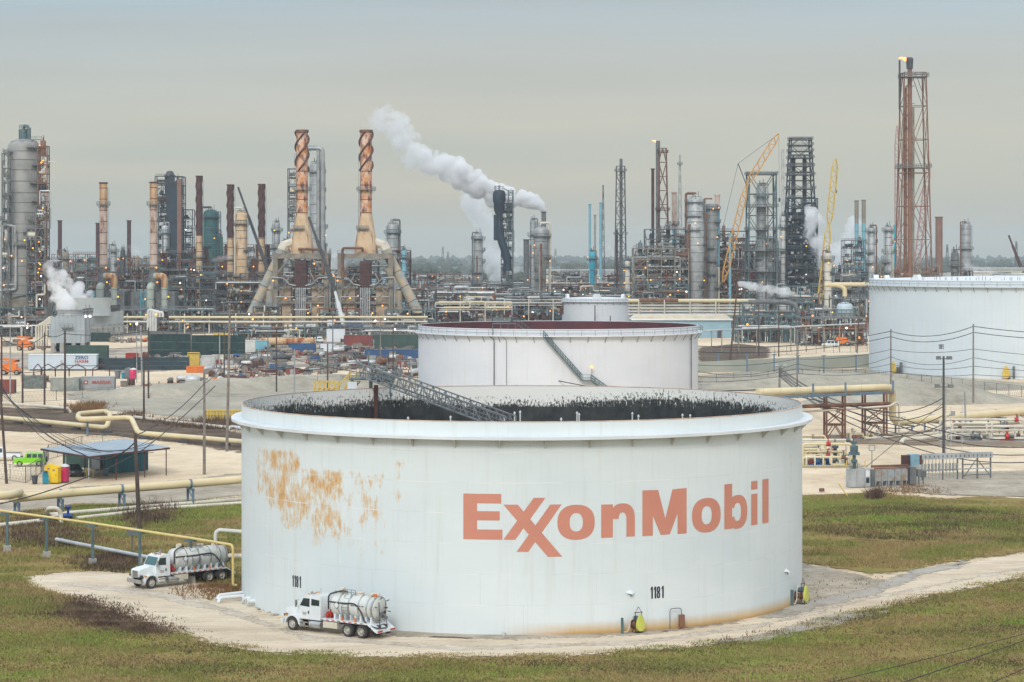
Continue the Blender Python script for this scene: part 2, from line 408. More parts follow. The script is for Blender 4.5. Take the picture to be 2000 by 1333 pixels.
# grass in front of and beside the tank
sheet('grass_field', [(-120, 1145), (-60, 1088), (0, 1010), (40, 1000), (150, 985), (330, 985), (470, 972), (520, 985), (520, 1160), (470, 1167), (420, 1148), (350, 1133),
       (200, 1118), (110, 1120), (45, 1130), (62, 1150), (140, 1170), (220, 1195), (330, 1232), (400, 1257), (520, 1277), (800, 1286), (1100, 1285), (1350, 1265), (1500, 1243), (1650, 1206), (1800, 1171), (2000, 1128), (2200, 1090),
       (2300, 1500), (1000, 2300), (-400, 1500)], g_grass, 2 * S, jag=0.5, seed=5)
sheet('grass_field', [(1540, 968), (1640, 966), (1700, 962), (1760, 968), (1850, 975), (1925, 968), (2010, 975), (2250, 985), (2250, 1040), (2000, 1080), (1900, 1092), (1830, 1103), (1760, 1118), (1700, 1122), (1640, 1112), (1568, 1100), (1540, 1100)], g_grass, 2 * S, jag=0.7, seed=6)
sheet('dirt_road', [(45, 1130), (110, 1120), (200, 1118), (350, 1133), (420, 1148), (470, 1167), (520, 1200), (600, 1222), (900, 1250), (1300, 1235), (1480, 1205), (1540, 1188), (1640, 1155), (1740, 1131), (1830, 1111), (1900, 1099), (2000, 1085), (2250, 1045),
     (2250, 1082), (2000, 1128), (1800, 1171), (1650, 1206), (1500, 1243), (1350, 1265), (1100, 1285), (800, 1286), (520, 1277), (400, 1257), (330, 1232), (220, 1195), (140, 1170), (62, 1150)], g_road, 3 * S, jag=0.35, step=.8, seed=7)
sheet('wheel_tracks', [(120, 1140), (300, 1155), (430, 1185), (600, 1245), (900, 1266), (1250, 1254), (1500, 1218), (1700, 1168), (2050, 1100), (2050, 1103), (1700, 1173), (1500, 1224), (1250, 1261), (900, 1273), (600, 1252), (420, 1195), (280, 1163), (120, 1146)], ground_mat('wheel_worn_shell', [(0.38, (0.34, 0.285, 0.22)), (0.5, (0.50, 0.43, 0.345)), (0.6, (0.62, 0.55, 0.46))], 0.3, 1.6, 9, 0.4), 3.3 * S, jag=.2, seed=61, fade=1.1)
sheet('dirt_patch', [(1560, 1103), (1640, 1116), (1700, 1130), (1745, 1140), (1700, 1158), (1600, 1180), (1540, 1195)], g_tan, 3.4 * S, jag=.5, step=.8, seed=8)
sheet('gravel_patch', [(1480, 1210), (1540, 1186), (1620, 1168), (1700, 1152), (1780, 1118), (1880, 1098), (1895, 1102), (1800, 1128), (1700, 1165), (1600, 1190), (1530, 1210)], g_gravel, 3.7 * S, jag=.35, step=.7, seed=9)
sheet('gravel_patch', [(1650, 1200), (1500, 1237), (1400, 1258), (1480, 1255), (1590, 1232), (1740, 1196)], g_gravel, 3.7 * S, jag=.5, step=.7, seed=19)
sheet('soil_ring', [(462, 1158), (520, 1196), (620, 1226), (800, 1246), (1020, 1252), (1250, 1243), (1440, 1220), (1450, 1200), (1020, 1200), (600, 1170), (520, 1120)], g_tan, 3.4 * S, jag=.25, step=.7, seed=10)
sheet('soil_strip', [(-200, 790), (0, 797), (150, 800), (300, 820), (475, 846), (620, 870), (620, 920), (475, 884), (330, 862), (200, 850), (0, 842), (-200, 835)], g_brown, 2 * S, jag=1.2, step=2.5, seed=11)
sheet('clay_basin', [(130, 770), (200, 760), (330, 768), (470, 758), (700, 742), (830, 745), (830, 800), (600, 830), (470, 842), (350, 815), (190, 800)], g_basin, 1.6 * S, jag=1, step=3, seed=12)
sheet('gravel_strip', [(-150, 985), (0, 985), (150, 952), (300, 945), (475, 925), (560, 920), (560, 965), (470, 968), (330, 985), (150, 988), (0, 1003), (-150, 1060)], g_tan, 1.7 * S, jag=.9, step=1.5, seed=13)
sheet('clay_basin', [(1365, 735), (1500, 722), (1700, 722), (1990, 748), (2100, 760), (1800, 765), (1560, 775), (1480, 765), (1365, 762)], g_basin, 1.6 * S, jag=1, step=3, seed=14)
sheet('gravel_patch', [(1700, 935), (1800, 925), (2000, 920), (2200, 930), (2200, 985), (2000, 972), (1850, 968), (1720, 958)], g_tan, 2.5 * S, jag=.6, step=1, seed=15)
sheet('soil_strip', [(1365, 680), (1440, 672), (1500, 678), (1500, 700), (1365, 708)], g_brown, 2.2 * S, jag=1, step=4, seed=16)
sheet('soil_strip', [(1560, 855), (1640, 850), (1900, 862), (2100, 862), (2100, 872), (1900, 873), (1700, 868), (1560, 866)], g_oil, 2.2 * S, jag=1, step=2, seed=17)

# earth banks
def berm(name, path, w, h, m, seed=0):
 rr = random.Random(seed); v = []; f = []
 P = [Vector(G(*p)) for p in path]; Q = []
 for a, b in zip(P, P[1:]):
  n = max(2, int((b - a).length / 3))
  Q += [a.lerp(b, i / n) for i in range(n)]
 Q.append(P[-1]); N = len(Q); K = 9
 for i, q in enumerate(Q):
  d = (Q[min(i + 1, N - 1)] - Q[max(0, i - 1)]).normalized(); nn = Vector((-d.y, d.x))
  e = min(1, min(i, N - 1 - i) / 4)
  for k in range(K):
   u = k / (K - 1) * 2 - 1
   zz_ = max(0, min(1, (1 - abs(u)) * 1.5)) * h * e * (1 + rr.uniform(-.12, .12)) if 0 < k < K - 1 else -.1
   r_ = q + nn * u * w * .5 * (1 + rr.uniform(-.05, .05))
   v.append((r_.x, r_.y, zz_))
 for i in range(N - 1):
  for k in range(K - 1):
   f.append((i * K + k, (i + 1) * K + k, (i + 1) * K + k + 1, i * K + k + 1))
 mb = MB(); mb.add(v, f); o = mb.build(name, m); me = o.data
 bm = bmesh.new(); bm.from_mesh(me); bmesh.ops.recalc_face_normals(bm, faces=bm.faces)
 if sum(x.normal.z for x in bm.faces) < 0: bmesh.ops.reverse_faces(bm, faces=bm.faces)
 bm.to_mesh(me); bm.free()
 return tag(o, kind='structure')
berm('earth_bank', [(1580, 782), (1700, 786), (1800, 784), (1890, 782), (1965, 778)], 26, 3.4, g_basin, 1)
berm('earth_bank', [(130, 778), (300, 775), (420, 762), (620, 752), (815, 748)], 14, 2.2, g_basin, 2)
berm('earth_bank', [(1365, 758), (1500, 752), (1600, 745), (1700, 742), (1850, 752), (2000, 762)], 14, 1.6, g_basin, 3)

# scrub, grass tufts: many small blades as one mesh each
def tufts(name, label, region, count, m, hmin, hmax, z=0.05, seed=0, wd=0.05, px=True, dens=None, spread=.25, blades=4, cat='grass', soft=0.3):
 rr = np.random.RandomState(seed)
 P = np.array([G(*p) for p in region] if px else region)
 lo, hi = P.min(0), P.max(0)
 pts = []
 tot = 0
 while tot < count:
  c = rr.uniform(lo, hi, (count * 2, 2))
  ins = np.zeros(len(c), bool); j = len(P) - 1
  for i in range(len(P)):
   xi, yi = P[i]; xj, yj = P[j]
   ins ^= ((yi > c[:, 1]) != (yj > c[:, 1])) & (c[:, 0] < (xj - xi) * (c[:, 1] - yi) / (yj - yi + 1e-9) + xi)
   j = i
  c = c[ins]
  if dens is not None:
   c = c[rr.rand(len(c)) < dens(c)]
  pts.append(c); tot += len(c)
 c = np.concatenate(pts)[:count]
 c = c + rr.normal(0, soft, c.shape) * np.array([1.6, 1.0])
 c = np.repeat(c, blades, 0); n = len(c)
 c = c + rr.normal(0, spread, (n, 2))
 h = rr.uniform(hmin, hmax, n) * (0.6 + 0.8 * rr.rand(n))
 a = rr.rand(n) * 2 * np.pi; w = wd * (0.6 + rr.rand(n)); ln = rr.normal(0, .35, (n, 2)) * h[:, None]
 v = np.zeros((n, 3, 3), np.float32)
 v[:, 0, 0] = c[:, 0] - np.cos(a) * w; v[:, 0, 1] = c[:, 1] - np.sin(a) * w
 v[:, 1, 0] = c[:, 0] + np.cos(a) * w; v[:, 1, 1] = c[:, 1] + np.sin(a) * w
 v[:, 2, 0] = c[:, 0] + ln[:, 0]; v[:, 2, 1] = c[:, 1] + ln[:, 1]; v[:, 2, 2] = h
 v[:, :, 2] += z
 me = bpy.data.meshes.new(name); me.vertices.add(n * 3); me.vertices.foreach_set('co', v.ravel())
 me.loops.add(n * 3); me.loops.foreach_set('vertex_index', np.arange(n * 3, dtype=np.int32))
 me.polygons.add(n); me.polygons.foreach_set('loop_start', np.arange(0, n * 3, 3, dtype=np.int32))
 me.update(calc_edges=True); me.materials.append(m)
 o = bpy.data.objects.new(name, me); COL.objects.link(o)
 return tag(o, label, cat, kind='stuff')
m_tuft = mat('grass_blades', (0.235, 0.24, 0.075), (0.34, 0.26, 0.12), 0.9, scale=0.12, detail=8, contrast=(.42, .58), spec=.1)
m_tuft_g = mat('green_grass_blades', (0.20, 0.30, 0.06), (0.31, 0.30, 0.09), 0.9, scale=0.2, detail=8, spec=.1)
m_scrub = mat('dead_scrub', (0.085, 0.055, 0.045), (0.20, 0.14, 0.10), 0.95, scale=0.5, detail=8, spec=.1)
m_reed = mat('reddish_dry_weeds', (0.26, 0.13, 0.07), (0.18, 0.13, 0.06), 0.95, scale=0.5, spec=.1)
def wave(s, k, ph=0):
 return lambda c: np.clip(.5 + .9 * np.sin(c[:, 0] * s + 1.7 * np.sin(c[:, 1] * s * 1.3) + ph) * np.sin(c[:, 1] * s * 1.9 + ph) + k, 0.05, 1)
fg = [(0, 1150), (60, 1155), (140, 1175), (220, 1200), (330, 1238), (400, 1262), (520, 1282), (800, 1291), (1100, 1290), (1350, 1270), (1500, 1248), (1650, 1211), (1800, 1176), (2020, 1130), (2020, 1360), (1000, 1360), (-20, 1360)]
tufts('grass', 'mottled olive and straw grass in front of the road', fg, 52000, m_tuft, .05, .15, seed=1, dens=wave(.35, .1))
tufts('grass', 'patches of greener grass along the road edge and foreground', fg, 13000, m_tuft_g, .05, .16, seed=2, dens=wave(.22, -.35, 2))
tufts('grass', 'grass on the field beside the tank behind the road', [(1568, 972), (1700, 966), (1850, 980), (2020, 985), (2020, 1074), (1900, 1088), (1760, 1112), (1640, 1108), (1568, 1098)], 22000, m_tuft, .1, .3, seed=3, dens=wave(.2, .1, 1))
tufts('grass', 'green strips of grass near the grey electrical cabinets', [(1568, 972), (1700, 980), (2020, 1000), (2020, 1030), (1700, 1040), (1568, 1010)], 9000, m_tuft_g, .1, .3, seed=13, dens=wave(.25, -.2, 3))
tufts('grass', 'rough grass between pipe supports and parked tanker truck', [(0, 1010), (150, 990), (330, 990), (470, 976), (475, 1150), (420, 1140), (350, 1125), (110, 1112), (0, 1140)], 19000, m_tuft, .12, .38, seed=4, dens=wave(.3, .1, 1))
tufts('grass', 'bright green grass tufts under the cream pipe', [(130, 995), (330, 985), (470, 976), (475, 1010), (330, 1030), (150, 1030)], 6000, m_tuft_g, .15, .4, seed=14)
tufts('grass', 'grass and weeds left of the pale turning area', [(-20, 1140), (110, 1118), (45, 1130), (62, 1150), (140, 1172), (100, 1200), (-20, 1200)], 4500, m_tuft, .1, .3, seed=16)
def scr(label, reg, n, h0, h1, seed, m=m_scrub, sp=.3, dens=None, sf=.7):
 tufts('scrub', label, reg, n, m, h0, h1, seed=seed, wd=.05, spread=sp, blades=6, cat='scrub', dens=dens or wave(.9, .15, seed), soft=sf)
scr('dark dead scrub along the near edge of the road', [(95, 1172), (150, 1165), (230, 1192), (330, 1236), (310, 1243), (200, 1225), (110, 1200)], 2600, .08, .26, 21)
scr('dark scrub beside the pale turning area behind the truck', [(170, 1110), (185, 1092), (230, 1085), (262, 1095), (262, 1120), (220, 1118)], 1000, .15, .6, 22)
scr('brown dead bushes beneath the grey pipe supports', [(20, 1022), (80, 1010), (170, 1045), (190, 1068), (90, 1075), (20, 1060)], 1300, .15, .6, 23)
scr('thorny scrub at the foot of the vine covered pole', [(245, 1000), (320, 985), (335, 1012), (300, 1030), (262, 1030)], 420, .3, 1.1, 24)
scr('dry weeds on the right grass field', [(1800, 1015), (1880, 1000), (1900, 1030), (1850, 1056), (1790, 1050)], 260, .15, .5, 25)
scr('sparse dark weeds along the gravel road shoulder at right', [(1380, 1262), (1640, 1213), (1860, 1163), (1860, 1170), (1640, 1222), (1420, 1264)], 220, .08, .3, 26)
scr('brown weeds in front of the grey cabinets', [(1710, 955), (1790, 948), (1840, 956), (1830, 968), (1720, 966)], 200, .08, .35, 27, m_reed)
scr('reddish weeds beside the white pipes at the tank foot', [(375, 1150), (440, 1142), (462, 1155), (452, 1172), (400, 1172), (372, 1160)], 230, .1, .5, 28, m_reed)
scr('patchy dry brown weeds in the foreground grass', fg, 1500, .06, .18, 29, m_reed, .5, wave(.18, -.55, 4))
scr('tangled brush on the soil beside the loop pipe', [(240, 812), (275, 806), (272, 825), (340, 824), (370, 828), (420, 815), (470, 822), (470, 842), (340, 836)], 700, .3, 1.1, 30)
scr('low scrub on the basin bank behind the cream pipe', [(140, 795), (195, 788), (200, 805), (145, 808)], 380, .3, 1.1, 31, m_reed)
scr('single dark bush by the yellow guard post', [(1696, 978), (1722, 978), (1716, 970), (1702, 970)], 220, .3, 1.2, 32, sp=.25, sf=.05)
sheet('yard_gravel', [(-30, 735), (120, 712), (250, 730), (330, 724), (470, 718), (815, 716), (815, 668), (470, 664), (300, 676), (100, 690), (-30, 690)], ground_mat('trampled_yard_dirt', [(0.36, (0.12, 0.10, 0.085)), (0.46, (0.25, 0.21, 0.17)), (0.54, (0.44, 0.38, 0.31)), (0.64, (0.56, 0.49, 0.41))], 0.05, 0.35, 2), 1.2 * S, jag=2, step=4, seed=41)
m_tuft_d = mat('dark_olive_grass_blades', (0.085, 0.085, 0.04), (0.15, 0.11, 0.06), 0.95, scale=0.3, spec=.1)
tufts('grass', 'darker olive grass band across the right field', [(1568, 1000), (1750, 985), (2020, 1005), (2020, 1062), (1800, 1062), (1568, 1040)], 11000, m_tuft_d, .1, .3, seed=51, dens=wave(.16, -.1, 2))
tufts('grass', 'darker olive clumps in the foreground grass', fg, 9000, m_tuft_d, .05, .18, seed=52, dens=wave(.2, -.75, 1), soft=.8)
tufts('grass', 'short fringe of grass creeping over the near road edge', [(330, 1225), (400, 1250), (520, 1270), (800, 1279), (1100, 1278), (1350, 1258), (1500, 1236), (1650, 1199), (1800, 1164), (2020, 1118), (2020, 1130), (1800, 1177), (1650, 1212), (1500, 1249), (1350, 1271), (1100, 1291), (800, 1292), (520, 1283), (400, 1263), (330, 1238)], 4200, m_tuft, .05, .16, seed=53, dens=wave(.8, -.2, 2), soft=.25)
tufts('grass', 'sparse weeds growing on the tan dirt by the tank and road fork', [(1575, 1120), (1700, 1135), (1760, 1125), (1720, 1150), (1620, 1180), (1560, 1185)], 110, m_tuft_d, .05, .2, seed=54, dens=wave(.6, -.3, 2), soft=.5)
tufts('pebbles', 'loose pale stones and clods along the road', [(60, 1150), (220, 1192), (400, 1252), (520, 1272), (800, 1280), (1350, 1260), (1650, 1204), (2020, 1120), (2020, 1088), (1740, 1135), (1480, 1208), (900, 1252), (600, 1226), (420, 1150), (110, 1122)], 2600, m_concrete, .02, .06, seed=55, wd=.09, blades=2, cat='stones', soft=.1)
# ---------------------------------------------------------------- storage tanks
def uvlathe(name, prof, n, m, parent, R0=None, flip=False):
 """lathe with uv = (arc length, height); u = 0 faces the camera"""
 v = []; f = []; uv = []
 K = len(prof)
 for k, (r, z) in enumerate(prof):
  for i in range(n + 1):
   a = -pi + 2 * pi * i / n
   v.append((r * sin(a), -r * cos(a), z)); uv.append((a * (R0 or r), z))
 for k in range(K - 1):
  for i in range(n):
   q = (k * (n + 1) + i, k * (n + 1) + i + 1, (k + 1) * (n + 1) + i + 1, (k + 1) * (n + 1) + i)
   f.append(q[::-1] if flip else q)
 me = bpy.data.meshes.new(name); me.from_pydata(v, [], f); me.materials.append(m)
 l = me.uv_layers.new(name='arc')
 buf = []
 for p in me.polygons:
  for vi in p.vertices: buf += uv[vi]
 l.data.foreach_set('uv', buf)
 me.polygons.foreach_set('use_smooth', [True] * len(me.polygons)); me.set_sharp_from_angle(angle=radians(35))
 o = bpy.data.objects.new(name, me); COL.objects.link(o); o.parent = parent
 return o
def arcmat(name, base, base2, courses=2.42, patches=(), rustc=(0.64, 0.38, 0.14), rustc2=(0.44, 0.19, 0.045), foot=None, seam=0.06, dirt=(0.50, 0.49, 0.42)):
 m = bpy.data.materials.new(name); m.use_nodes = True
 t = m.node_tree; b = t.nodes['Principled BSDF']; b.inputs['Roughness'].default_value = .5
 b.inputs['Specular IOR Level'].default_value = .35
 N = t.nodes.new; L = t.links.new
 uvn = N('ShaderNodeUVMap'); uvn.uv_map = 'arc'
 se = N('ShaderNodeSeparateXYZ'); L(uvn.outputs[0], se.inputs[0])
 def noise(sx, sy, detail=6, rough=.6, off=0):
  mp_ = N('ShaderNodeMapping'); mp_.inputs['Scale'].default_value = (sx, sy, 1); mp_.inputs['Location'].default_value = (off, off * .7, off)
  L(uvn.outputs[0], mp_.inputs[0])
  n = N('ShaderNodeTexNoise'); n.inputs['Scale'].default_value = 1; n.inputs['Detail'].default_value = detail; n.inputs['Roughness'].default_value = rough
  L(mp_.outputs[0], n.inputs['Vector']); return n.outputs[0]
 def rng(x, a, b_, c=0, d=1):
  r = N('ShaderNodeMapRange'); L(x, r.inputs[0])
  for i, q in enumerate((a, b_, c, d)): r.inputs[i + 1].default_value = q
  return r.outputs[0]
 def mth(op, x, y=None, z=None):
  q = N('ShaderNodeMath'); q.operation = op
  for i, w_ in enumerate((x, y, z)):
   if w_ is None: continue
   if isinstance(w_, (int, float)): q.inputs[i].default_value = w_
   else: L(w_, q.inputs[i])
  return q.outputs[0]
 def mix(fac, a, c):
  q = N('ShaderNodeMix'); q.data_type = 'RGBA'
  L(fac, q.inputs[0])
  for i, w_ in ((6, a), (7, c)):
   if isinstance(w_, tuple): q.inputs[i].default_value = (*w_, 1)
   else: L(w_, q.inputs[i])
  return q.outputs[2]
 u, v = se.outputs[0], se.outputs[1]
 col = mix(rng(noise(.06, .12, 4), .38, .62), base, base2)
 col = mix(mth('MULTIPLY', rng(noise(1.2, .06, 8, .7, 3), .52, .75), .35), col, dirt)     # faint run marks
 if patches:
  mask = None
  for (u0, u1, v0, v1, amt) in patches:
   a = mth('MULTIPLY', rng(u, u0 - .8, u0 + .8), rng(u, u1 + .8, u1 - .8))
   c = mth('MULTIPLY', rng(v, v0 - 1.6, v0 + 1.0), rng(v, v1 + .5, v1 - .6))
   k = mth('MULTIPLY', mth('MULTIPLY', a, c), amt)
   mask = k if mask is None else mth('MAXIMUM', mask, k)
  blot = mth('ADD', mth('MULTIPLY', noise(.8, .5, 5, .6, 11), .48), mth('MULTIPLY', noise(3.4, .95, 10, .78, 5), .52))
  th = mth('SUBTRACT', mth('ADD', blot, mth('MULTIPLY', mask, .36)), .745)
  fac = mth('MULTIPLY', rng(th, 0, .07), rng(mask, 0.02, .15))
  col = mix(mth('MULTIPLY', fac, .35), col, (0.62, 0.52, 0.36))
  fac2 = mth('MULTIPLY', rng(th, .035, .13), rng(mask, .02, .2))
  col = mix(mth('MULTIPLY', fac2, .85), col, rustc)
  col = mix(mth('MULTIPLY', rng(mth('MULTIPLY', th, rng(noise(6, 1.4, 8, .7, 9), .4, .6)), .07, .15), .7), col, rustc2)
 if foot:
  u0, u1, hh = foot
  ed = mth('ADD', mth('MULTIPLY', noise(1.5, .1, 6, .7, 2), .5), -.25)
  k = mth('MULTIPLY', mth('MULTIPLY', rng(u, u0, u0 + 6), rng(u, u1, u1 - 4)), rng(mth('ADD', v, ed), hh, hh * .25))
  col = mix(mth('MULTIPLY', k, .95), col, (0.58, 0.38, 0.15))
  k = mth('MULTIPLY', k, rng(v, .32, .1)); col = mix(mth('MULTIPLY', k, .6), col, (0.40, 0.22, 0.08))
 # weld seams between plate courses: thin raised lines
 fr = mth('FRACT', mth('DIVIDE', mth('ADD', v, .03), courses))
 ln = mth('LESS_THAN', fr, seam / courses)
 wob = rng(noise(.25, 2, 3, .5, 8), .45, .6)
 col = mix(mth('MULTIPLY', mth('MULTIPLY', ln, wob), .8), col, (0.86, 0.88, 0.87))
 ln2 = mth('LESS_THAN', mth('FRACT', mth('DIVIDE', v, courses)), .03 / courses); col = mix(mth('MULTIPLY', ln2, .30), col, (0.36, 0.40, 0.41))
 pl = mth('FRACT', mth('ADD', mth('DIVIDE', u, 9.2), mth('MULTIPLY', mth('FLOOR', mth('DIVIDE', v, courses)), .37))); col = mix(mth('MULTIPLY', mth('LESS_THAN', pl, .006), .22), col, (0.40, 0.44, 0.45))
 bn = N('ShaderNodeBump'); bn.inputs['Strength'].default_value = .25; bn.inputs['Distance'].default_value = .12
 hgt = mth('ADD', mth('MULTIPLY', noise(.12, .35, 3), 1.0), mth('MULTIPLY', ln, .1))
 L(hgt, bn.inputs['Height']); L(bn.outputs[0], b.inputs['Normal'])
 L(col, b.inputs['Base Color'])
 return m

# ---- the front tank
T1 = (0.87, 205.3); R1, H1 = 24.8, 16.8
tank = thing('storage_tank', 'large open topped white tank with orange lettering, rust patches and black stained interior', 'storage tank', (T1[0], T1[1], 0), group='white storage tanks')
tm1 = arcmat('front_tank_paint', (0.695, 0.755, 0.768), (0.63, 0.70, 0.72), 2.4,
    patches=[(-30.5, -28.6, 6, 14, .6), (-28.6, -24.5, 9.0, 14.0, .85), (-26.0, -20.0, 8.2, 14.1, .93), (-23.8, -18.0, 6.6, 11.5, .84), (-20.9, -15.0, 7.4, 12.9, .90), (-19.5, -16.5, 6.0, 10, .85),
       (-15.6, -10.8, 7.6, 13.0, .74), (-13.4, -11.8, 6.5, 14, .70), (-11.0, -8.9, 9.0, 13.9, .70), (-18, -10.5, 5.2, 9.2, .66), (28.2, 29.7, 9.4, 13.4, .84)], foot=(-2, 34, 1.1))
uvlathe('shell', [(R1, 0), (R1, H1 - .02)], 192, tm1, tank)
# interior face: white above, tar-stained below with ragged drips
def innermat():
 m = bpy.data.materials.new('stained_inner_wall'); m.use_nodes = True
 t = m.node_tree; b = t.nodes['Principled BSDF']; b.inputs['Roughness'].default_value = .45
 N = t.nodes.new; L = t.links.new
 uvn = N('ShaderNodeUVMap'); uvn.uv_map = 'arc'
 se = N('ShaderNodeSeparateXYZ'); L(uvn.outputs[0], se.inputs[0])
 def noise(sx, sy, d=8, r=.7, off=0):
  mp_ = N('ShaderNodeMapping'); mp_.inputs['Scale'].default_value = (sx, sy, 1); mp_.inputs['Location'].default_value = (off, off, off); L(uvn.outputs[0], mp_.inputs[0])
  n = N('ShaderNodeTexNoise'); n.inputs['Scale'].default_value = 1; n.inputs['Detail'].default_value = d; n.inputs['Roughness'].default_value = r
  L(mp_.outputs[0], n.inputs['Vector']); return n.outputs[0]
 def mth(op, x, y=None, z=None):
  q = N('ShaderNodeMath'); q.operation = op
  for i, w_ in enumerate((x, y, z)):
   if w_ is None: continue
   if isinstance(w_, (int, float)): q.inputs[i].default_value = w_
   else: L(w_, q.inputs[i])
  return q.outputs[0]
 v = se.outputs[1]
 # ragged fade: vertical streaks added to the height of the tar line
 lvl = mth('ADD', mth('MULTIPLY', noise(3.5, .05, 7, .8), .55), mth('MULTIPLY', noise(.10, .05, 3, .5, 4), 2.2))
 au = N('ShaderNodeMapRange'); L(mth('ABSOLUTE', se.outputs[0]), au.inputs[0]); au.inputs[1].default_value = 75; au.inputs[2].default_value = 64
 lvl = mth('ADD', lvl, mth('MULTIPLY', au.outputs[0], .75))
 d = mth('SUBTRACT', mth('ADD', lvl, 13.5), v)
 r = N('ShaderNodeMapRange'); L(d, r.inputs[0]); r.inputs[1].default_value = -.08; r.inputs[2].default_value = .12
 sol = N('ShaderNodeMapRange'); L(v, sol.inputs[0]); sol.inputs[1].default_value = 15.15; sol.inputs[2].default_value = 14.65
 spl = mth('GREATER_THAN', noise(7, .6, 10, .8, 7), .47)
 fac = mth('MAXIMUM', mth('MULTIPLY', r.outputs[0], mth('MAXIMUM', spl, mth('GREATER_THAN', d, .75))), mth('GREATER_THAN', sol.outputs[0], .93))
 fac = mth('MAXIMUM', fac, mth('MULTIPLY', mth('GREATER_THAN', noise(5, 2.2, 9, .75, 17), mth('ADD', .50, mth('MULTIPLY', d, -.10))), mth('GREATER_THAN', d, -1.1)))
 c1 = N('ShaderNodeValToRGB'); L(noise(.8, .5), c1.inputs[0]); ramp(c1, [(.35, (.012, .017, .02)), (.65, (.05, .055, .055))])
 mx = N('ShaderNodeMix'); mx.data_type = 'RGBA'; L(fac, mx.inputs[0]); mx.inputs[6].default_value = (.80, .80, .75, 1); L(c1.outputs[0], mx.inputs[7])
 L(mx.outputs[2], b.inputs['Base Color'])
 return m
uvlathe('inner_wall', [(R1 - .06, H1 - .02), (R1 - .06, 10.6)], 192, innermat(), tank, flip=True)
mb = MB(); mb.lathe([(R1 + .02, H1 - .05), (R1 + .02, H1 + .02), (R1 - .08, H1 + .02), (R1 - .08, H1 - .05)], 192)
mb.build('top_rim', mat('rusty_rim_paint', (.50, .30, .20), (.62, .55, .48), .6, scale=1), tank)
mb = MB(); gz = H1 - 1.16; NG = 44
mb.lathe([(R1 + .01, gz), (R1 + .95, gz), (R1 + .95, gz - .24), (R1 + .9, gz - .24), (R1 + .9, gz - .06), (R1 + .01, gz - .06)], NG, ph=.07)
mb.build('wind_girder', m_white, tank)
for i in range(NG):
 a = 2 * pi * i / NG + .07
 mb = MB()
 d = Vector((cos(a), sin(a), 0)); s = Vector((-sin(a), cos(a), 0)) * .04
 p = [d * (R1 + .005) + Vector((0, 0, gz - .07)), d * (R1 + .82) + Vector((0, 0, gz - .07)), d * (R1 + .82) + Vector((0, 0, gz - .16)), d * (R1 + .005) + Vector((0, 0, gz - .95))]
 vs = [tuple(q - s) for q in p] + [tuple(q + s) for q in p]
 mb.add(vs, [(3, 2, 1, 0), (4, 5, 6, 7), (0, 1, 5, 4), (1, 2, 6, 5), (2, 3, 7, 6), (3, 0, 4, 7)])
 mb.build('girder_bracket', m_white_old, tank, smooth=False)
mb = MB(); mb.lathe([(0.01, 11.15), (R1 - 2.2, 11.0), (R1 - 2.2, 11.5), (R1 - .3, 11.5), (R1 - .3, 10.6)], 96)
mb.build('floating_roof', m_black, tank)
# vent posts sticking up from the floating roof
for px, py, dY in ((985, 816, 5), (1005, 808, 8), (1016, 806, 8), (1127, 808, 6), (1131, 811, 6), (1235, 809, 10), (1247, 814, 4), (1333, 812, 12), (1348, 813, 14), (1096, 820, 0), (797, 818, 5), (880, 816, 3)):
 Y = 205.3 + dY; mb = MB(); x = X(px, Y) - T1[0]; zt = Z(py, Y)
 mb.tube((x, dY, 11.1), (x, dY, zt), .07, 8); mb.tube((x, dY, zt), (x, dY, zt + .18), .13, 8, .03)
 mb.build('roof_post', m_white_old, tank)
# lettering on the shell: strokes drawn in (arc length, height)
def on_shell(name, strokes, m, parent, Rr, lift=.012):
 for k, st in enumerate(strokes):
  pass
 mb = MB(); j = 0
 for st in strokes:
  # st: list of quads ((s,z) x4)
  for q in st:
   j += 1
   if abs(q[0][0] - q[3][0]) > .6 or abs(q[1][0] - q[2][0]) > .6:      # slanted stroke: cut it into slices up the shell
    M_ = 8; vs = []
    for i in range(M_ + 1):
     u = i / M_
     for (a, b) in ((q[3], q[0]), (q[2], q[1])):
      s_ = a[0] + (b[0] - a[0]) * u; z_ = a[1] + (b[1] - a[1]) * u; rr_ = Rr + lift + .0006 * (j % 7); g = s_ / Rr
      vs.append((rr_ * sin(g), -rr_ * cos(g), z_))
    mb.add(vs, [(2 * i, 2 * i + 1, 2 * i + 3, 2 * i + 2) for i in range(M_)])
    continue
   nn = max(1, int(max(abs(q[1][0] - q[0][0]), abs(q[2][0] - q[3][0])) / .5) + 1)
   vs = []
   for i in range(nn + 1):
    u = i / nn
    for (a, b) in ((q[3], q[2]), (q[0], q[1])):
     s_ = a[0] + (b[0] - a[0]) * u; z_ = a[1] + (b[1] - a[1]) * u
     rr_ = Rr + lift + .0006 * (j % 7); g = s_ / Rr
     vs.append((rr_ * sin(g), -rr_ * cos(g), z_))
   mb.add(vs, [(2 * i, 2 * i + 2, 2 * i + 3, 2 * i + 1) for i in range(nn)])
 o = mb.build(name, m, parent, smooth=False)
 return o
def rect(s0, s1, z0, z1): return [((s0, z1), (s1, z1), (s1, z0), (s0, z0))]
def ring(cs, cz, rx, rz, ix, iz, a0=0, a1=360, n=28, p=2.35):
 out = []
 def pt(a, x, z):
  c, s_ = cos(a), sin(a)
  return (cs + x * abs(c) ** (2 / p) * (1 if c > 0 else -1), cz + z * abs(s_) ** (2 / p) * (1 if s_ > 0 else -1))
 for i in range(n):
  a = radians(a0 + (a1 - a0) * i / n); b = radians(a0 + (a1 - a0) * (i + 1) / n)
  out.append((pt(a, rx, rz), pt(b, rx, rz), pt(b, ix, iz), pt(a, ix, iz)))
 return out
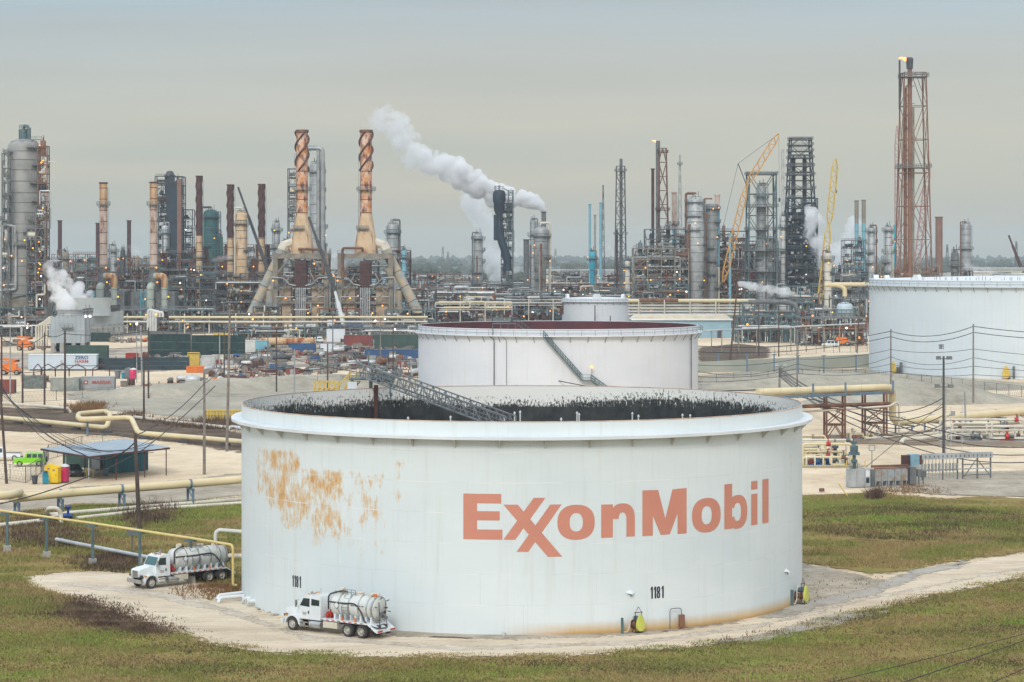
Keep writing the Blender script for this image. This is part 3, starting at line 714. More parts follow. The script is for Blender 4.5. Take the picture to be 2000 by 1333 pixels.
def diag(b0, b1, t0, t1, zb, zt): return [((t0, zt), (t1, zt), (b1, zb), (b0, zb))]
T, B = 11.13, 7.55
logo = [
 rect(-4.72, -3.62, B, T), rect(-3.62, -1.71, T - .74, T), rect(-3.62, -1.83, 9.05, 9.77), rect(-3.62, -1.62, B, B + .78),
 # first x: its rising arm stands above the x-height; the second x drops below the line
 diag(-1.55, -.62, .83, 1.75, B, 10.83),
 diag(1.95, 3.08, -1.55, -.42, 6.62 - .42, 10.30),
 diag(-.52, .40, 2.13, 3.03, 6.60, 10.30),
 ring(4.19, 8.88, 1.50, 1.38, .53, .72),
 rect(6.21, 7.18, 7.60, 10.22), ring(7.98, 9.05, 1.06, 1.22, .33, .50, 0, 180, 14), rect(8.31, 9.04, 7.62, 9.08),
 rect(9.69, 10.62, 7.60, 11.22), rect(12.90, 13.79, 7.60, 11.22),
 diag(11.33, 12.12, 9.69, 11.10, 7.62, 11.2), diag(11.38, 12.17, 12.42, 13.79, 7.63, 11.19),
 ring(15.85, 8.92, 1.54, 1.39, .54, .73),
 rect(17.82, 18.75, 7.62, 11.27), ring(19.42, 8.93, 1.30, 1.38, .46, .74, -158, 158, 24),
 rect(21.26, 22.18, 7.66, 10.22), rect(21.26, 22.18, 10.58, 11.27), rect(22.95, 23.97, 7.66, 11.30),
]
m_letter = mat('faded_orange_red_lettering', (0.60, 0.25, 0.175), (0.56, 0.23, 0.165), .55, scale=.4)
on_shell('lettering', logo, m_letter, tank, R1)
m_num = mat('black_lettering', (0.03, 0.03, 0.05), None, .5)
def digit(d, s, z, w, h, t):
 b = t
 if d == '1': return [rect(s + w * .42, s + w * .42 + t * 1.15, z, z + h), [((s + w * .42, z + h), (s + w * .43, z + h), (s + w * .43, z + h * .78), (s + w * .05, z + h * .70))]]
 if d == '8': return [ring(s + w / 2, z + h * .735, w / 2, h * .265, w / 2 - t, h * .265 - t, n=16), ring(s + w / 2, z + h * .27, w / 2, h * .27, w / 2 - t, h * .27 - t, n=16)]
 if d == '5': return [rect(s, s + w, z + h - t, z + h), rect(s, s + t, z + h * .5, z + h - t), ring(s + w / 2, z + h * .3, w / 2, h * .3, w / 2 - t, h * .3 - t, -130, 130, 12)]
def number(txt, s, z, h, parent, Rr, name='number'):
 w = h * .34; t = h * .135; st = []
 for ch in txt:
  st += digit(ch, s, z, w * (1 if ch != '1' else .8), h, t); s += w * (1.22 if ch != '1' else .92)
 on_shell(name, st, m_num, parent, Rr)
number('1181', -21.55, 2.62, .95, tank, R1)
number('1181', 10.37, 2.60, .95, tank, R1)

def shell_pt(s, z, Rr=R1, off=0):
 g = s / Rr; return Vector(((Rr + off) * sin(g), -(Rr + off) * cos(g), z))
# small white hoods on the shell
for s in (8.65, 27.57):
 mb = MB(); p = shell_pt(s, 3.2); d = Vector((p.x, p.y, 0)).normalized(); r = Vector((-d.y, d.x, 0))
 a = p + r * -.42 - d * .01; b = p + r * .42 - d * .01; c = p + d * .42; up = Vector((0, 0, .22))
 mb.add([tuple(a), tuple(b), tuple(c - Vector((0, 0, .1))), tuple((a + b) / 2 + up)], [(0, 2, 3), (2, 1, 3), (1, 0, 3), (0, 1, 2)])
 mb.build('spray_hood', m_white, tank, smooth=False)
 mb = MB(); mb.tube(p + d * .15 - Vector((0, 0, .28)), p + d * .15, .05, 6); mb.build('nozzle', m_grey, tank)
m_guard = mat('yellow_green_guard', (0.60, 0.62, 0.12), (0.50, 0.52, 0.10), .45, scale=1)
def mixer(s, rz, sc=1.0):
 """side-entry mixer: motor on a frame with a pear-shaped belt guard; local -y points away from the tank"""
 p = shell_pt(s, 0)
 t = bpy.data.objects.new('mixer', None); COL.objects.link(t); t.parent = tank; t.location = p; t.rotation_euler = (0, 0, s / R1 + rz); t.scale = (sc,) * 3
 mb = MB(); mb.tube((0, .3, .95), (0, -.5, .95), .3, 14); mb.tube((0, -.05, .95), (0, -.13, .95), .5, 16); mb.tube((0, -.5, .95), (0, -1.1, .95), .17, 12); mb.tube((0, -.62, .95), (0, -.72, .95), .42, 14)
 mb.build('gearbox', m_rust, t)
 mb = MB(); mb.tube((0, -.35, 1.62), (0, -1.0, 1.62), .27, 14); mb.tube((0, -.28, 1.62), (0, -.35, 1.62), .2, 12)
 for k in range(7): mb.tube((0, -.4 - k * .08, 1.62), (0, -.43 - k * .08, 1.62), .3, 14)
 mb.build('motor', m_teal, t)
 mb = MB(); out = []
 for i in range(28):
  a = 2 * pi * i / 28; r = .52 - .17 * sin(a)
  out.append((r * cos(a) * 1.0, 1.12 + sin(a) * .98 * (1 if sin(a) > 0 else .78)))
 mb.extr_y(out, -1.38, -1.14); mb.build('belt_guard', m_guard, t)
 mb = MB()
 for x in (-.42, .42):
  mb.bar((x, -.9, 0), (x, -.9, 2.3), .06); mb.bar((x, -.2, 0), (x, -.9, .9), .06)
 mb.bar((-.55, -.9, 2.3), (.55, -.9, 2.3), .07); mb.bar((-.42, -.9, 2.3), (0, -.9, 2.9), .04); mb.bar((.42, -.9, 2.3), (0, -.9, 2.9), .04)
 mb.box(0, -.85, .12, .9, .7, .1); mb.box(0, -.85, .04, .1, .7, .1)
 mb.build('support_frame', m_drust, t)
 mb = MB(); mb.box(-1.75, -.35, .9, .12, .3, 1.8); mb.build('switch_post', m_teal, t)
 mb = MB(); mb.path([(-1.6, -.4, .3), (-1.2, -.5, .25), (-.9, -.6, .9), (-.75, -.5, 1.7), (-.2, -.5, 2.0), (.1, -.7, 1.75)], .05, 6, .3); mb.build('cable', m_pale, t)
mixer(8.9, 0.25, .74); mixer(30.3, -0.15, .8)
mb = MB(); p = shell_pt(13.0, 0, off=.45); mb.box(p.x, p.y, .75, .42, .3, .95, .5); mb.box(p.x, p.y, .13, .3, .2, .3, .5); mb.build('hose_box', m_rust, tank)
mb = MB(); mb.path([tuple(shell_pt(12.0, 0, off=.3)), tuple(shell_pt(12.0, 1.75, off=.3)), tuple(shell_pt(13.0, 1.75, off=.4)), tuple(shell_pt(13.0, 1.2, off=.45))], .035, 6, .25); mb.build('vent_pipe', m_grey, tank)
mb = MB(); mb.tube(shell_pt(-1.5, 0, off=.3), shell_pt(-1.5, .35, off=.3), .09, 8); mb.tube(shell_pt(-1.5, .3, off=.3), shell_pt(-1.5, .4, off=.3), .13, 8); mb.build('drain_valve', m_white_old, tank)
mb = MB()
for s in (-28.7, -30.2): mb.tube(shell_pt(s, .5, off=-.2), shell_pt(s, .5, off=.7), .2, 10); mb.tube(shell_pt(s, .5, off=.6), shell_pt(s, .5, off=.7), .33, 10)
mb.build('shell_nozzle', m_white, tank)
# access platform on the back rim, its yellow stair, and the truss ladder down to the floating roof
def L1(px, py, Y): return Vector((X(px, Y) - T1[0], Y - T1[1], Z(py, Y)))
YP = 226.0
gantry = bpy.data.objects.new('rim_platform', None); COL.objects.link(gantry); gantry.parent = tank
mb = MB()
x0, x1, zp = X(682, YP) - T1[0], X(770, YP + 4) - T1[0], H1 + .75
yb = YP - T1[1]
mb.boxz(x0, x1, yb, yb + 2.2, zp, zp + .12)
mb.boxz(x1 - 2.2, x1 + .2, yb + 2.2, yb + 5.0, zp, zp + .12)
for x in (x0 + .2, x0 + 2, (x0 + x1) / 2, x1 - .2):
 for y in (yb + .1, yb + 2.1): mb.bar((x, y, H1 - 2.5 if y > yb + 1 else H1 - .8), (x, y, zp), .12)
mb.build('deck', m_teal, gantry)
mb = MB(); rail_line(mb, [(x0, yb, zp + .12), (x1, yb, zp + .12)], step=.7); rail_line(mb, [(x0, yb + 2.2, zp + .12), (x1 - 2.2, yb + 2.2, zp + .12), (x1 - 2.2, yb + 5, zp + .12), (x1 + .2, yb + 5, zp + .12), (x1 + .2, yb, zp + .12)], step=.9)
mb.bar((x0 + 1.9, yb, zp + 1.2), (x0 + 1.9, yb, zp + 2.8), .16)
mb.build('railing', m_rail, gantry)
mb = MB(); mb.boxz(x1 - 1.6, x1 + .1, yb + 1, yb + 2, zp - .3, zp + .6); mb.build('gauge_box', m_teal, gantry)
mb = MB()
a0 = L1(653, 764, YP + 1.2); a1 = L1(684, 727, YP + 1.2)
for off in (0, .9):
 o_ = Vector((off * .9, .6 + off, 0)); mb.bar(a0 + o_, a1 + o_, .13)
 mb.bar(a0 + o_ - Vector((-.1, 0, 1)), a1 + o_ - Vector((-.1, 0, 1)), .1)
 for k in range(8):
  q = (a0 + o_).lerp(a1 + o_, k / 7); mb.bar(q, q - Vector((0, 0, 1.05)), .06)
for k in range(10):
 q = a0.lerp(a1, k / 9) - Vector((0, -.6, 1.0)); mb.boxz(q.x, q.x + .9, q.y, q.y + .9, q.z, q.z + .05)
mb.boxz(a0.x - 2.0, a0.x + .6, a0.y, a0.y + 1.4, H1 - 1.1, H1 - 1.0)
rail_line(mb, [(a0.x - 2.0, a0.y, H1 - 1.0), (a0.x + .4, a0.y, H1 - 1.0)], h=1.5, w=.1, step=.45); rail_line(mb, [(a0.x - 2.0, a0.y + 1.4, H1 - 1.0), (a0.x + .4, a0.y + 1.4, H1 - 1.0)], h=1.5, w=.1, step=.45)
mb.build('yellow_stair', m_yellow, gantry)
mb = MB(); mb.box(x0 + .3, yb - .1, H1 + .1, .9, .3, 1.0, .3); mb.build('sign_plate', m_white, gantry)
mb = MB(); xp = X(735, YP) - T1[0]; mb.tube((xp, yb - .6, 11), (xp, yb - .6, H1 + .3), .22, 12); mb.build('guide_pole', m_drust, tank)
lad = bpy.data.objects.new('rolling_ladder', None); COL.objects.link(lad); lad.parent = tank
mb = MB(); pa = L1(712, 735, YP - .3); pb = L1(965, 829, 208.0); pb = pa + (pb - pa) * 1.12
dv = (pb - pa); L_ = dv.length; side = Vector((-dv.y, dv.x, 0)).normalized() * .55; up = Vector((0, 0, 1.25))
NB = 24
for s_ in (-1, 1):
 mb.bar(pa + side * s_, pb + side * s_, .13); mb.bar(pa + side * s_ + up, pb + side * s_ + up, .11); mb.bar(pa + side * s_ + up * .62, pb + side * s_ + up * .62, .05)
 for k in range(NB + 1):
  q = pa + dv * (k / NB) + side * s_; mb.bar(q, q + up, .07)
  if k < NB: mb.bar(q + (up if k % 2 else Vector()), q + dv / NB + (Vector() if k % 2 else up), .06)
for k in range(NB * 2): q = pa + dv * (k / NB / 2); mb.bar(q - side, q + side, .05)
mb.build('truss', m_rail, lad)

# ---- a tank with walkway and railing
def rail_part(mb, r, z, n, h=1.1, w=.07):
 rail_ring(mb, r, z, n, h=h, w=w)
def big_tank(cx, cyy, Rr, Hh, label, walk, m_shell, m_in=None, nrail=70, nbr=52, roof=None):
 t = thing('storage_tank', label, 'storage tank', (cx, cyy, 0), group='white storage tanks')
 uvlathe('shell', [(Rr, 0), (Rr, Hh)], 128, m_shell, t)
 if m_in:
  mb = MB(); mb.lathe([(Rr - .08, Hh - .02), (Rr - .08, Hh - 6)], 128); o = mb.build('inner_wall', m_in, t)
  mb = MB(); mb.lathe([(Rr + .02, Hh - .06), (Rr + .02, Hh + .05), (Rr - .12, Hh + .05), (Rr - .12, Hh - .06)], 128); mb.build('top_rim', m_white, t)
  mb = MB(); mb.lathe([(.01, Hh - 5.6), (Rr - .1, Hh - 5.8), (Rr - .1, Hh - 6)], 64); mb.build('floating_roof', m_drust, t)
 else:
  mb = MB(); mb.lathe([(Rr + .05, Hh), (Rr + .05, Hh + .08), (Rr * .5, Hh + .35 + Rr * .008), (.02, Hh + .5 + Rr * .012)], 128); mb.build('roof', m_white, t)
 mb = MB(); mb.lathe([(Rr + .01, Hh - walk), (Rr + 1.0, Hh - walk), (Rr + 1.0, Hh - walk - .2), (Rr + .94, Hh - walk - .2), (Rr + .94, Hh - walk - .07), (Rr + .01, Hh - walk - .07)], 128); mb.build('walkway', m_white, t)
 mb = MB(); rail_part(mb, Rr + .95, Hh - walk, nrail); mb.build('railing', m_rail, t)
 for i in range(nbr):
  a = 2 * pi * (i + .5) / nbr
  if sin(a) > .25: continue
  mb = MB(); d = Vector((cos(a), sin(a), 0)); z0 = Hh - walk - .1
  mb.bar(d * (Rr + .9) + Vector((0, 0, z0)), d * (Rr + .02) + Vector((0, 0, z0 - 1.3)), .09); mb.build('walkway_bracket', m_grey, t)
 return t
tm2 = arcmat('middle_tank_paint', (0.66, 0.68, 0.715), (0.61, 0.635, 0.68), 2.4, seam=.02)
T2 = (X(1090, 490), 490.0); R2 = 29.7
t2 = big_tank(T2[0], T2[1], R2, 14.75, 'wide white tank with dark red inside wall and diagonal outside stair', 1.25, tm2, mat('dark_red_inner_wall', (0.13, 0.035, 0.045), (0.08, 0.03, 0.04), .7, scale=.3, rust=.1))
def sp2(s, z, off=0): return shell_pt(s, z, R2, off)
def s_of(px, Rr, cx, cyy):
 a = (px - 1000) / F; A = a * a + 1; B_ = -2 * (a * cx + cyy); C = cx * cx + cyy * cyy - Rr * Rr; D = max(B_ * B_ - 4 * A * C, 0)
 Y = (-B_ - sqrt(D)) / (2 * A); return atan2(a * Y - cx, cyy - Y) * Rr
st = bpy.data.objects.new('stair', None); COL.objects.link(st); st.parent = t2
def stair(parent, Rr, s0, z0, s1, z1, sp, n=16, w=.9, m=m_teal, thick=.09):
 mb = MB(); mr_ = MB()
 for k in range(n):
  u0, u1 = k / n, (k + 1) / n
  for off in (.25, .25 + w):
   a = sp(s0 + (s1 - s0) * u0, z0 + (z1 - z0) * u0, off); b = sp(s0 + (s1 - s0) * u1, z0 + (z1 - z0) * u1, off)
   mb.bar(a, b, thick * 2.2); mr_.bar(a + Vector((0, 0, 1.1)), b + Vector((0, 0, 1.1)), thick); mr_.bar(a + Vector((0, 0, .55)), b + Vector((0, 0, .55)), thick * .7)
   mr_.bar(a, a + Vector((0, 0, 1.1)), thick * .8)
  for j in range(3):
   u = (k + j / 3) / n; a = sp(s0 + (s1 - s0) * u, z0 + (z1 - z0) * u, .25); b = sp(s0 + (s1 - s0) * u, z0 + (z1 - z0) * u, .25 + w); mb.bar(a, b, .1)
 mb.build('stringers', m, parent); mr_.build('handrail', m, parent)
sT = s_of(1062, R2, *T2); sM0 = s_of(1136, R2, *T2); sM1 = s_of(1153, R2, *T2); sB = s_of(1210, R2, *T2)
stair(st, R2, sT, 13.4, sM0, 4.6, sp2); 
mb = MB(); 
for k in range(4):
 a = sM0 + (sM1 - sM0) * k / 4; b = sM0 + (sM1 - sM0) * (k + 1) / 4
 mb.add([tuple(sp2(a, 4.5, .2)), tuple(sp2(b, 4.5, .2)), tuple(sp2(b, 4.5, 1.3)), tuple(sp2(a, 4.5, 1.3)), tuple(sp2(a, 4.65, .2)), tuple(sp2(b, 4.65, .2)), tuple(sp2(b, 4.65, 1.3)), tuple(sp2(a, 4.65, 1.3))], [(3, 2, 1, 0), (4, 5, 6, 7), (0, 1, 5, 4), (1, 2, 6, 5), (2, 3, 7, 6), (3, 0, 4, 7)])
rail_line(mb, [sp2(sM0, 4.65, 1.25), sp2(sM1, 4.65, 1.25)], step=1); mb.bar(sp2(sM1, 4.65, 1.2), sp2(sM1, 7.2, 1.2), .1)
mb.build('landing', m_teal, st)
stair(st, R2, sM1, 4.6, sB, .1, sp2, n=8)
mb = MB(); q = sp2(sM1, 7.3, 1.2); mb.lathe_axis([(.02, -.3), (.28, -.15), (.3, .1), (.02, .25)], q, (0, 0, 1), 10); mb.build('stair_lamp', l_orange, st)
gp = bpy.data.objects.new('gauge_platform', None); COL.objects.link(gp); gp.parent = t2
mb = MB(); Yg = T2[1] - R2 - .2
gx0, gx1 = X(961, Yg) - T2[0], X(1008, Yg) - T2[0]; yg = -sqrt(R2 ** 2 - gx0 ** 2)
mb.boxz(gx0, gx1, yg - .6, yg + 2.0, 15.75, 15.9)
for x in (gx0 + .1, gx0 + 1.7, gx1 - 1.6, gx1 - .1):
 mb.bar((x, yg - .5, 13.5), (x, yg - .5, 15.8), .14)
mb.build('deck', m_teal, gp)
mb = MB(); rail_line(mb, [(gx0, yg - .6, 15.9), (gx1, yg - .6, 15.9), (gx1, yg + 2, 15.9), (gx0, yg + 2, 15.9), (gx0, yg - .6, 15.9)], w=.09, step=1.2)
# steps down to the walkway
for off in (-.5, .5):
 a = Vector((gx1, yg + .4 + off, 15.9)); b = Vector((gx1 + 3.0, yg + .4 + off, 13.6)); mb.bar(a, b, .16); mb.bar(a + Vector((0, 0, 1.1)), b + Vector((0, 0, 1.1)), .09)
 for k in range(6): c = a.lerp(b, k / 5); mb.bar(c, c + Vector((0, 0, 1.1)), .07)
mb.build('railing', m_teal, gp)
mb = MB(); mb.boxz(gx1 - 1.1, gx1 - .5, yg - .2, yg + .3, 15.9, 17.2); mb.build('instrument_box', m_dgrey, gp)
for px, nm in ((966, 'riser_pipe'), (990, 'riser_pipe'), (1348, 'riser_pipe')):
 mb = MB(); s = s_of(px, R2, *T2); mb.path([sp2(s, .2, .25), sp2(s, 12.6, .25), sp2(s - .9, 13.4, .7)], .11 if px != 990 else .05, 8, .4); mb.build(nm, m_grey, t2)
# ---- the far right tank
tm3 = arcmat('right_tank_paint', (0.64, 0.70, 0.73), (0.60, 0.665, 0.70), 2.7, seam=.02)
T3 = (135.0, 589.0); R3 = 43.2; H3 = 23.3
t3 = big_tank(T3[0], T3[1], R3, H3, 'tall white covered tank cut off by the right edge of the view', 1.3, tm3, nrail=90, nbr=80)
def s3(px): return s_of(px, R3, *T3)
def sp3(s, z, off=0): return shell_pt(s, z, R3, off)
s = s3(1833) ; number('1185', s, Z(686, 548), 1.15, t3, R3)
def gable_vent(parent, p, d, w, h, m=m_white):
 d = Vector(d).normalized(); r = Vector((-d.y, d.x, 0)); p = Vector(p); mb = MB()
 out = [(-w / 2, -.3), (w / 2, -.3), (w / 2, h * .45), (w * .28, h), (-w * .28, h), (-w / 2, h * .45)]
 vs = [tuple(p + r * a + Vector((0, 0, b))) for a, b in out] + [tuple(p - d * 1.2 + r * a + Vector((0, 0, b))) for a, b in out]
 n = 6; mb.add(vs, [tuple(range(n)), tuple(range(2 * n - 1, n - 1, -1))] + [((i + 1) % n, i, n + i, n + (i + 1) % n) for i in range(n)])
 mb.build('roof_vent', m, parent, smooth=False)
for px in (1702, 1723, 1784, 1945): 
 s = s3(px); q = sp3(s, H3 - .1, -.6); gable_vent(t3, q, (q.x, q.y, 0), 2.2 if px in (1784, 1945) else 1.0, 1.5 if px in (1784, 1945) else 1.3)
for k in range(26):
 px = 1765 + k * 9 + R.uniform(-3, 3); s = s3(px); q = sp3(s, H3, -R.uniform(2, 5)); mb = MB(); mb.tube(q, q + Vector((0, 0, R.uniform(.7, 1.1))), .06, 5)
 mb.build('roof_post', m_dgrey, t3)
for px in (1757, 1968):
 s = s3(px); o = bpy.data.objects.new('mixer', None); COL.objects.link(o); o.parent = t3; o.location = sp3(s, .2, .1); o.rotation_euler = (0, 0, s / R3); 
 mb = MB(); out = [(.9 * cos(a) * (1 - .35 * sin(a)), 1.5 + 1.5 * sin(a)) for a in [2 * pi * i / 20 for i in range(20)]]; mb.extr_y(out, -1.9, -1.5); mb.build('belt_guard', m_yellow, o)
 mb = MB(); mb.tube((0, 0, 1.2), (0, -1.6, 1.2), .5, 12); mb.box(1.6, -.6, 1.5, .5, .5, 2.8); mb.box(0, -.8, .5, 1.2, 1.4, 1); mb.build('gearbox', m_grey, o)
# ---- small covered tank behind
T4 = (X(1164, 950), 950.0)
t4 = big_tank(T4[0], T4[1], 14.0, 11.4, 'small white covered tank with gabled roof vents behind the red rimmed tank', 1.1, arcmat('small_tank_paint', (0.66, 0.69, 0.72), (0.62, 0.66, 0.69), 2.4, seam=.02), nrail=40, nbr=26)
for px, w_, h_ in ((1103, 1.8, 2.0), (1166, 3.6, 2.2), (1222, 1.8, 2.0)):
 s = s_of(px, 14.0, *T4); q = shell_pt(s, 11.3, 14.0, -.5); gable_vent(t4, q, (q.x, q.y, 0), w_, h_)
# ---------------------------------------------------------------- vacuum tanker trucks
m_tw = mat('truck_white_paint', (0.72, 0.76, 0.78), (0.62, 0.66, 0.67), .3, scale=.8)
m_tank_p = mat('tanker_dirty_white', (0.64, 0.66, 0.64), (0.48, 0.50, 0.47), .4, scale=.7, rust=.08, rustc=(.2, .16, .11))
m_hub = mat('wheel_rim_white', (0.55, 0.53, 0.48), (0.35, 0.33, 0.29), .5, scale=4)
m_chrome = mat('polished_steel', (0.55, 0.56, 0.56), (0.40, 0.41, 0.41), .25, .8, scale=2)
m_tail = mat('red_reflector', (0.50, 0.03, 0.02), None, .4)
m_amber = mat('amber_lens', (0.75, 0.28, 0.03), None, .4)
m_hose = mat('black_hose', (0.035, 0.03, 0.03), (0.06, 0.05, 0.05), .7)
def wheel(parent, x, y, r=.52, w=.28, side=1, name='wheel'):
 o = bpy.data.objects.new(name, None); COL.objects.link(o); o.parent = parent; o.location = (x, y, r)
 mb = MB(); mb.lathe_axis([(r * .6, -w / 2), (r * .93, -w / 2), (r, -w / 2 + .05), (r, w / 2 - .05), (r * .93, w / 2), (r * .6, w / 2)], (0, 0, 0), (0, 1, 0), 24); mb.build('tyre', m_tyre, o)
 mb = MB(); s = side; mb.lathe_axis([(r * .61, -w / 2 * s), (r * .61, w / 2 * s), (r * .55, w / 2 * .9 * s), (r * .5, w * .12 * s), (r * .3, w * .18 * s), (r * .22, w * .42 * s), (.01, w * .46 * s)], (0, 0, 0), (0, 1, 0), 20); mb.build('rim', m_hub, o)
 return o
def prof_body(mb, pts, y0, y1, ins=0.0):
 """extrude an (x,z) outline between y0 and y1 with slight inset of the sides at the top"""
 n = len(pts); zs = [z for x, z in pts]; z0, z1 = min(zs), max(zs)
 def yy(y, z): return y * (1 - ins * (z - z0) / (z1 - z0))
 mb.add([(x, yy(y0, z), z) for x, z in pts] + [(x, yy(y1, z), z) for x, z in pts],
     [tuple(range(n)), tuple(range(2 * n - 1, n - 1, -1))] + [((i + 1) % n, i, n + i, n + (i + 1) % n) for i in range(n)])
def tanker(label, loc, rz, wb, sleeper, group='vacuum tanker trucks'):
 t = thing('tanker_truck', label, 'tanker truck', loc, rz, group)
 ra, rb = -(wb - 1.35), -wb                      # rear axles behind the front axle at x = 0
 tail = -wb - 1.6
 for y in (1, -1):
  wheel(t, 0, y * 1.02, side=y)
  for xa in (ra, rb):
   wheel(t, xa, y * 1.0, w=.5, side=y)
 mb = MB()
 for y in (.42, -.42): mb.boxz(tail + .3, .9, y - .05, y + .05, .78, 1.02)
 for xa in (0, ra, rb): mb.tube((xa, -.9, .52), (xa, .9, .52), .09, 8)
 for xa in (ra, rb): mb.lathe_axis([(.02, -.2), (.22, -.14), (.26, 0), (.22, .14), (.02, .2)], (xa, 0, .52), (0, 1, 0), 10)
 for k in range(6): mb.boxz(tail + .6 + k * 1.1, tail + .7 + k * 1.1, -.42, .42, .8, 1.0)
 mb.build('chassis', m_dgrey, t)
 # cab
 cab0, cab1 = (-2.75, -.55) if sleeper else (-2.05, -.55)
 mb = MB()
 prof_body(mb, [(cab0, .98), (cab1 - .02, .98), (cab1 + .02, 1.95), (cab1 - .38, 2.72), (cab1 - .75, 2.88), (cab0 + .1, 2.88), (cab0, 2.75)], -1.02, 1.02, .07)
 cab = mb.build('cab', m_tw, t)
 mb = MB()
 prof_body(mb, [(cab1 - .06, 1.05), (.95, 1.05), (1.0, 1.6), (.85, 1.72), (cab1 - .06, 1.98)], -.72, .72, .12)
 mb.build('hood', m_tw, t)
 for s in (1, -1):                                # arched front fenders
  mb = MB()
  for i in range(9):
   a0, a1 = pi * (.02 + .96 * i / 9), pi * (.02 + .96 * (i + 1) / 9)
   p0, p1 = (.66 * cos(a0), .5 + .66 * sin(a0)), (.66 * cos(a1), .5 + .66 * sin(a1))
   q0, q1 = (.80 * cos(a0), .5 + .78 * sin(a0)), (.80 * cos(a1), .5 + .78 * sin(a1))
   ya, yb_ = s * .68, s * 1.2
   vs = [(p0[0], ya, p0[1]), (p1[0], ya, p1[1]), (q1[0], ya, q1[1]), (q0[0], ya, q0[1]), (p0[0], yb_, p0[1]), (p1[0], yb_, p1[1]), (q1[0], yb_, q1[1] - .03), (q0[0], yb_, q0[1] - .03)]
   mb.add(vs, [(0, 1, 2, 3), (7, 6, 5, 4), (3, 2, 6, 7), (1, 0, 4, 5), (0, 3, 7, 4), (2, 1, 5, 6)])
  mb.build('fender', m_tw, t)
 mb = MB(); mb.boxz(.93, 1.03, -.42, .42, .98, 1.6)
 for k in range(9): mb.boxz(1.03, 1.045, -.38 + k * .092, -.36 + k * .092, 1.02, 1.56)
 mb.build('grille', m_chrome, t)
 mb = MB(); mb.boxz(.95, 1.15, -1.15, 1.15, .5, .84); mb.boxz(1.15, 1.17, -.25, .25, .58, .74); mb.build('bumper', m_chrome if not sleeper else m_tw, t)
 for s in (1, -1):
  mb = MB(); mb.boxz(.80, .99, s * .84 - .16, s * .84 + .16, 1.06, 1.24); mb.build('headlight', m_glass, t)
  mb = MB(); mb.box(.62, s * 1.12, 1.16, .2, .16, .1); mb.build('indicator', m_amber, t)
 # glass
 mb = MB()
 a = (cab1 + .025, 1.98); b = (cab1 - .345, 2.67)
 mb.add([(a[0], -.88, a[1]), (a[0], .88, a[1]), (b[0] + .02, .82, b[1]), (b[0] + .02, -.82, b[1])], [(0, 1, 2, 3)])
 mb.build('windscreen', mat('tinted_windscreen', (.03, .10, .11), (.05, .15, .15), .1, spec=.8), t)
 for s in (1, -1):
  dr = bpy.data.objects.new('door', None); COL.objects.link(dr); dr.parent = t
  mb = MB(); y = s * 1.035; y2 = s * 1.0
  def panel(pts, th=.015, yy=None):
   n = len(pts)
   def ya(z): return s * (1.022 * (1 - .07 * (z - .98) / 1.9) + th)
   mb.add([(x, ya(z) - s * .03, z) for x, z in pts] + [(x, ya(z), z) for x, z in pts], [tuple(range(n)), tuple(range(2 * n - 1, n - 1, -1))] + [((i + 1) % n, i, n + i, n + (i + 1) % n) for i in range(n)])
  dx0, dx1 = cab1 - 1.12, cab1 - .08
  panel([(dx0, 1.02), (dx1, 1.02), (dx1, 1.92), (dx0, 1.86)], .02)
  mb.build('door_panel', m_tw, dr, smooth=False)
  mb = MB(); panel([(dx0 + .05, 1.96), (dx1 - .02, 2.02), (dx1 - .36, 2.62), (dx0 + .05, 2.62)], .012); mb.build('side_window', m_glass, dr, smooth=False)
  mb = MB(); mb.box(dx0 + .1, s * 1.05, 1.55, .1, .05, .22); mb.build('handle', m_dgrey, dr)
  mb = MB(); mb.boxz(dx0 + .3, dx0 + .75, s * 1.04 - .01, s * 1.04 + .01, 1.5, 1.53); mb.boxz(dx0 + .32, dx0 + .7, s * 1.04 - .01, s * 1.04 + .01, 1.4, 1.43); mb.boxz(dx0 + .35, dx0 + .65, s * 1.04 - .01, s * 1.04 + .01, 1.3, 1.33); mb.build('door_lettering', m_grey, dr)
  if sleeper:
   mb = MB(); panel([(cab0 + .15, 2.1), (dx0 - .12, 2.1), (dx0 - .12, 2.62), (cab0 + .15, 2.55)], .012); mb.build('rear_side_window', m_glass, t, smooth=False)
  mb = MB(); mb.box(cab1 + .05, s * 1.28, 2.2, .12, .16, .55); mb.bar((cab1 - .05, s * 1.0, 2.45), (cab1 + .05, s * 1.28, 2.45), .03); mb.bar((cab1 - .05, s * 1.0, 1.95), (cab1 + .05, s * 1.28, 1.95), .03); mb.build('mirror', m_chrome, t)
  mb = MB(); mb.boxz(cab1 - 1.1, cab1 - .15, s * 1.02 - .14, s * 1.02 + .14, .42, .48); mb.boxz(cab1 - 1.1, cab1 - .15, s * 1.02 - .12, s * 1.02 + .12, .72, .78)
  mb.boxz(cab1 - 1.12, cab1 - 1.08, s * 1.0 - .1, s * 1.0 + .1, .42, .98); mb.build('steps', m_chrome, t)
 mb = MB(); mb.tube((cab1 - 1.2, .95, .62), (cab1 - 2.3, .95, .62), .3, 16); mb.tube((cab1 - 1.35, .95, .62), (cab1 - 1.4, .95, .62), .315, 16); mb.tube((cab1 - 2.05, .95, .62), (cab1 - 2.1, .95, .62), .315, 16)
 mb.build('fuel_tank', m_chrome, t)
 for k in range(5):
  mb = MB(); mb.box(cab1 - .72, -.6 + k * .3, 2.92, .12, .1, .07); mb.build('cab_lamp', m_amber, t)
 mb = MB(); mb.tube((cab1 - .95, .3, 2.88), (cab1 - .8, .3, 3.12), .05, 6); mb.tube((cab1 - 1.2, -.3, 2.88), (cab1 - 1.2, -.3, 3.3), .02, 5); mb.tube((cab1 - .9, .0, 2.9), (cab1 - .5, .0, 2.98), .05, 8, .1); mb.build('horn', m_chrome, t)
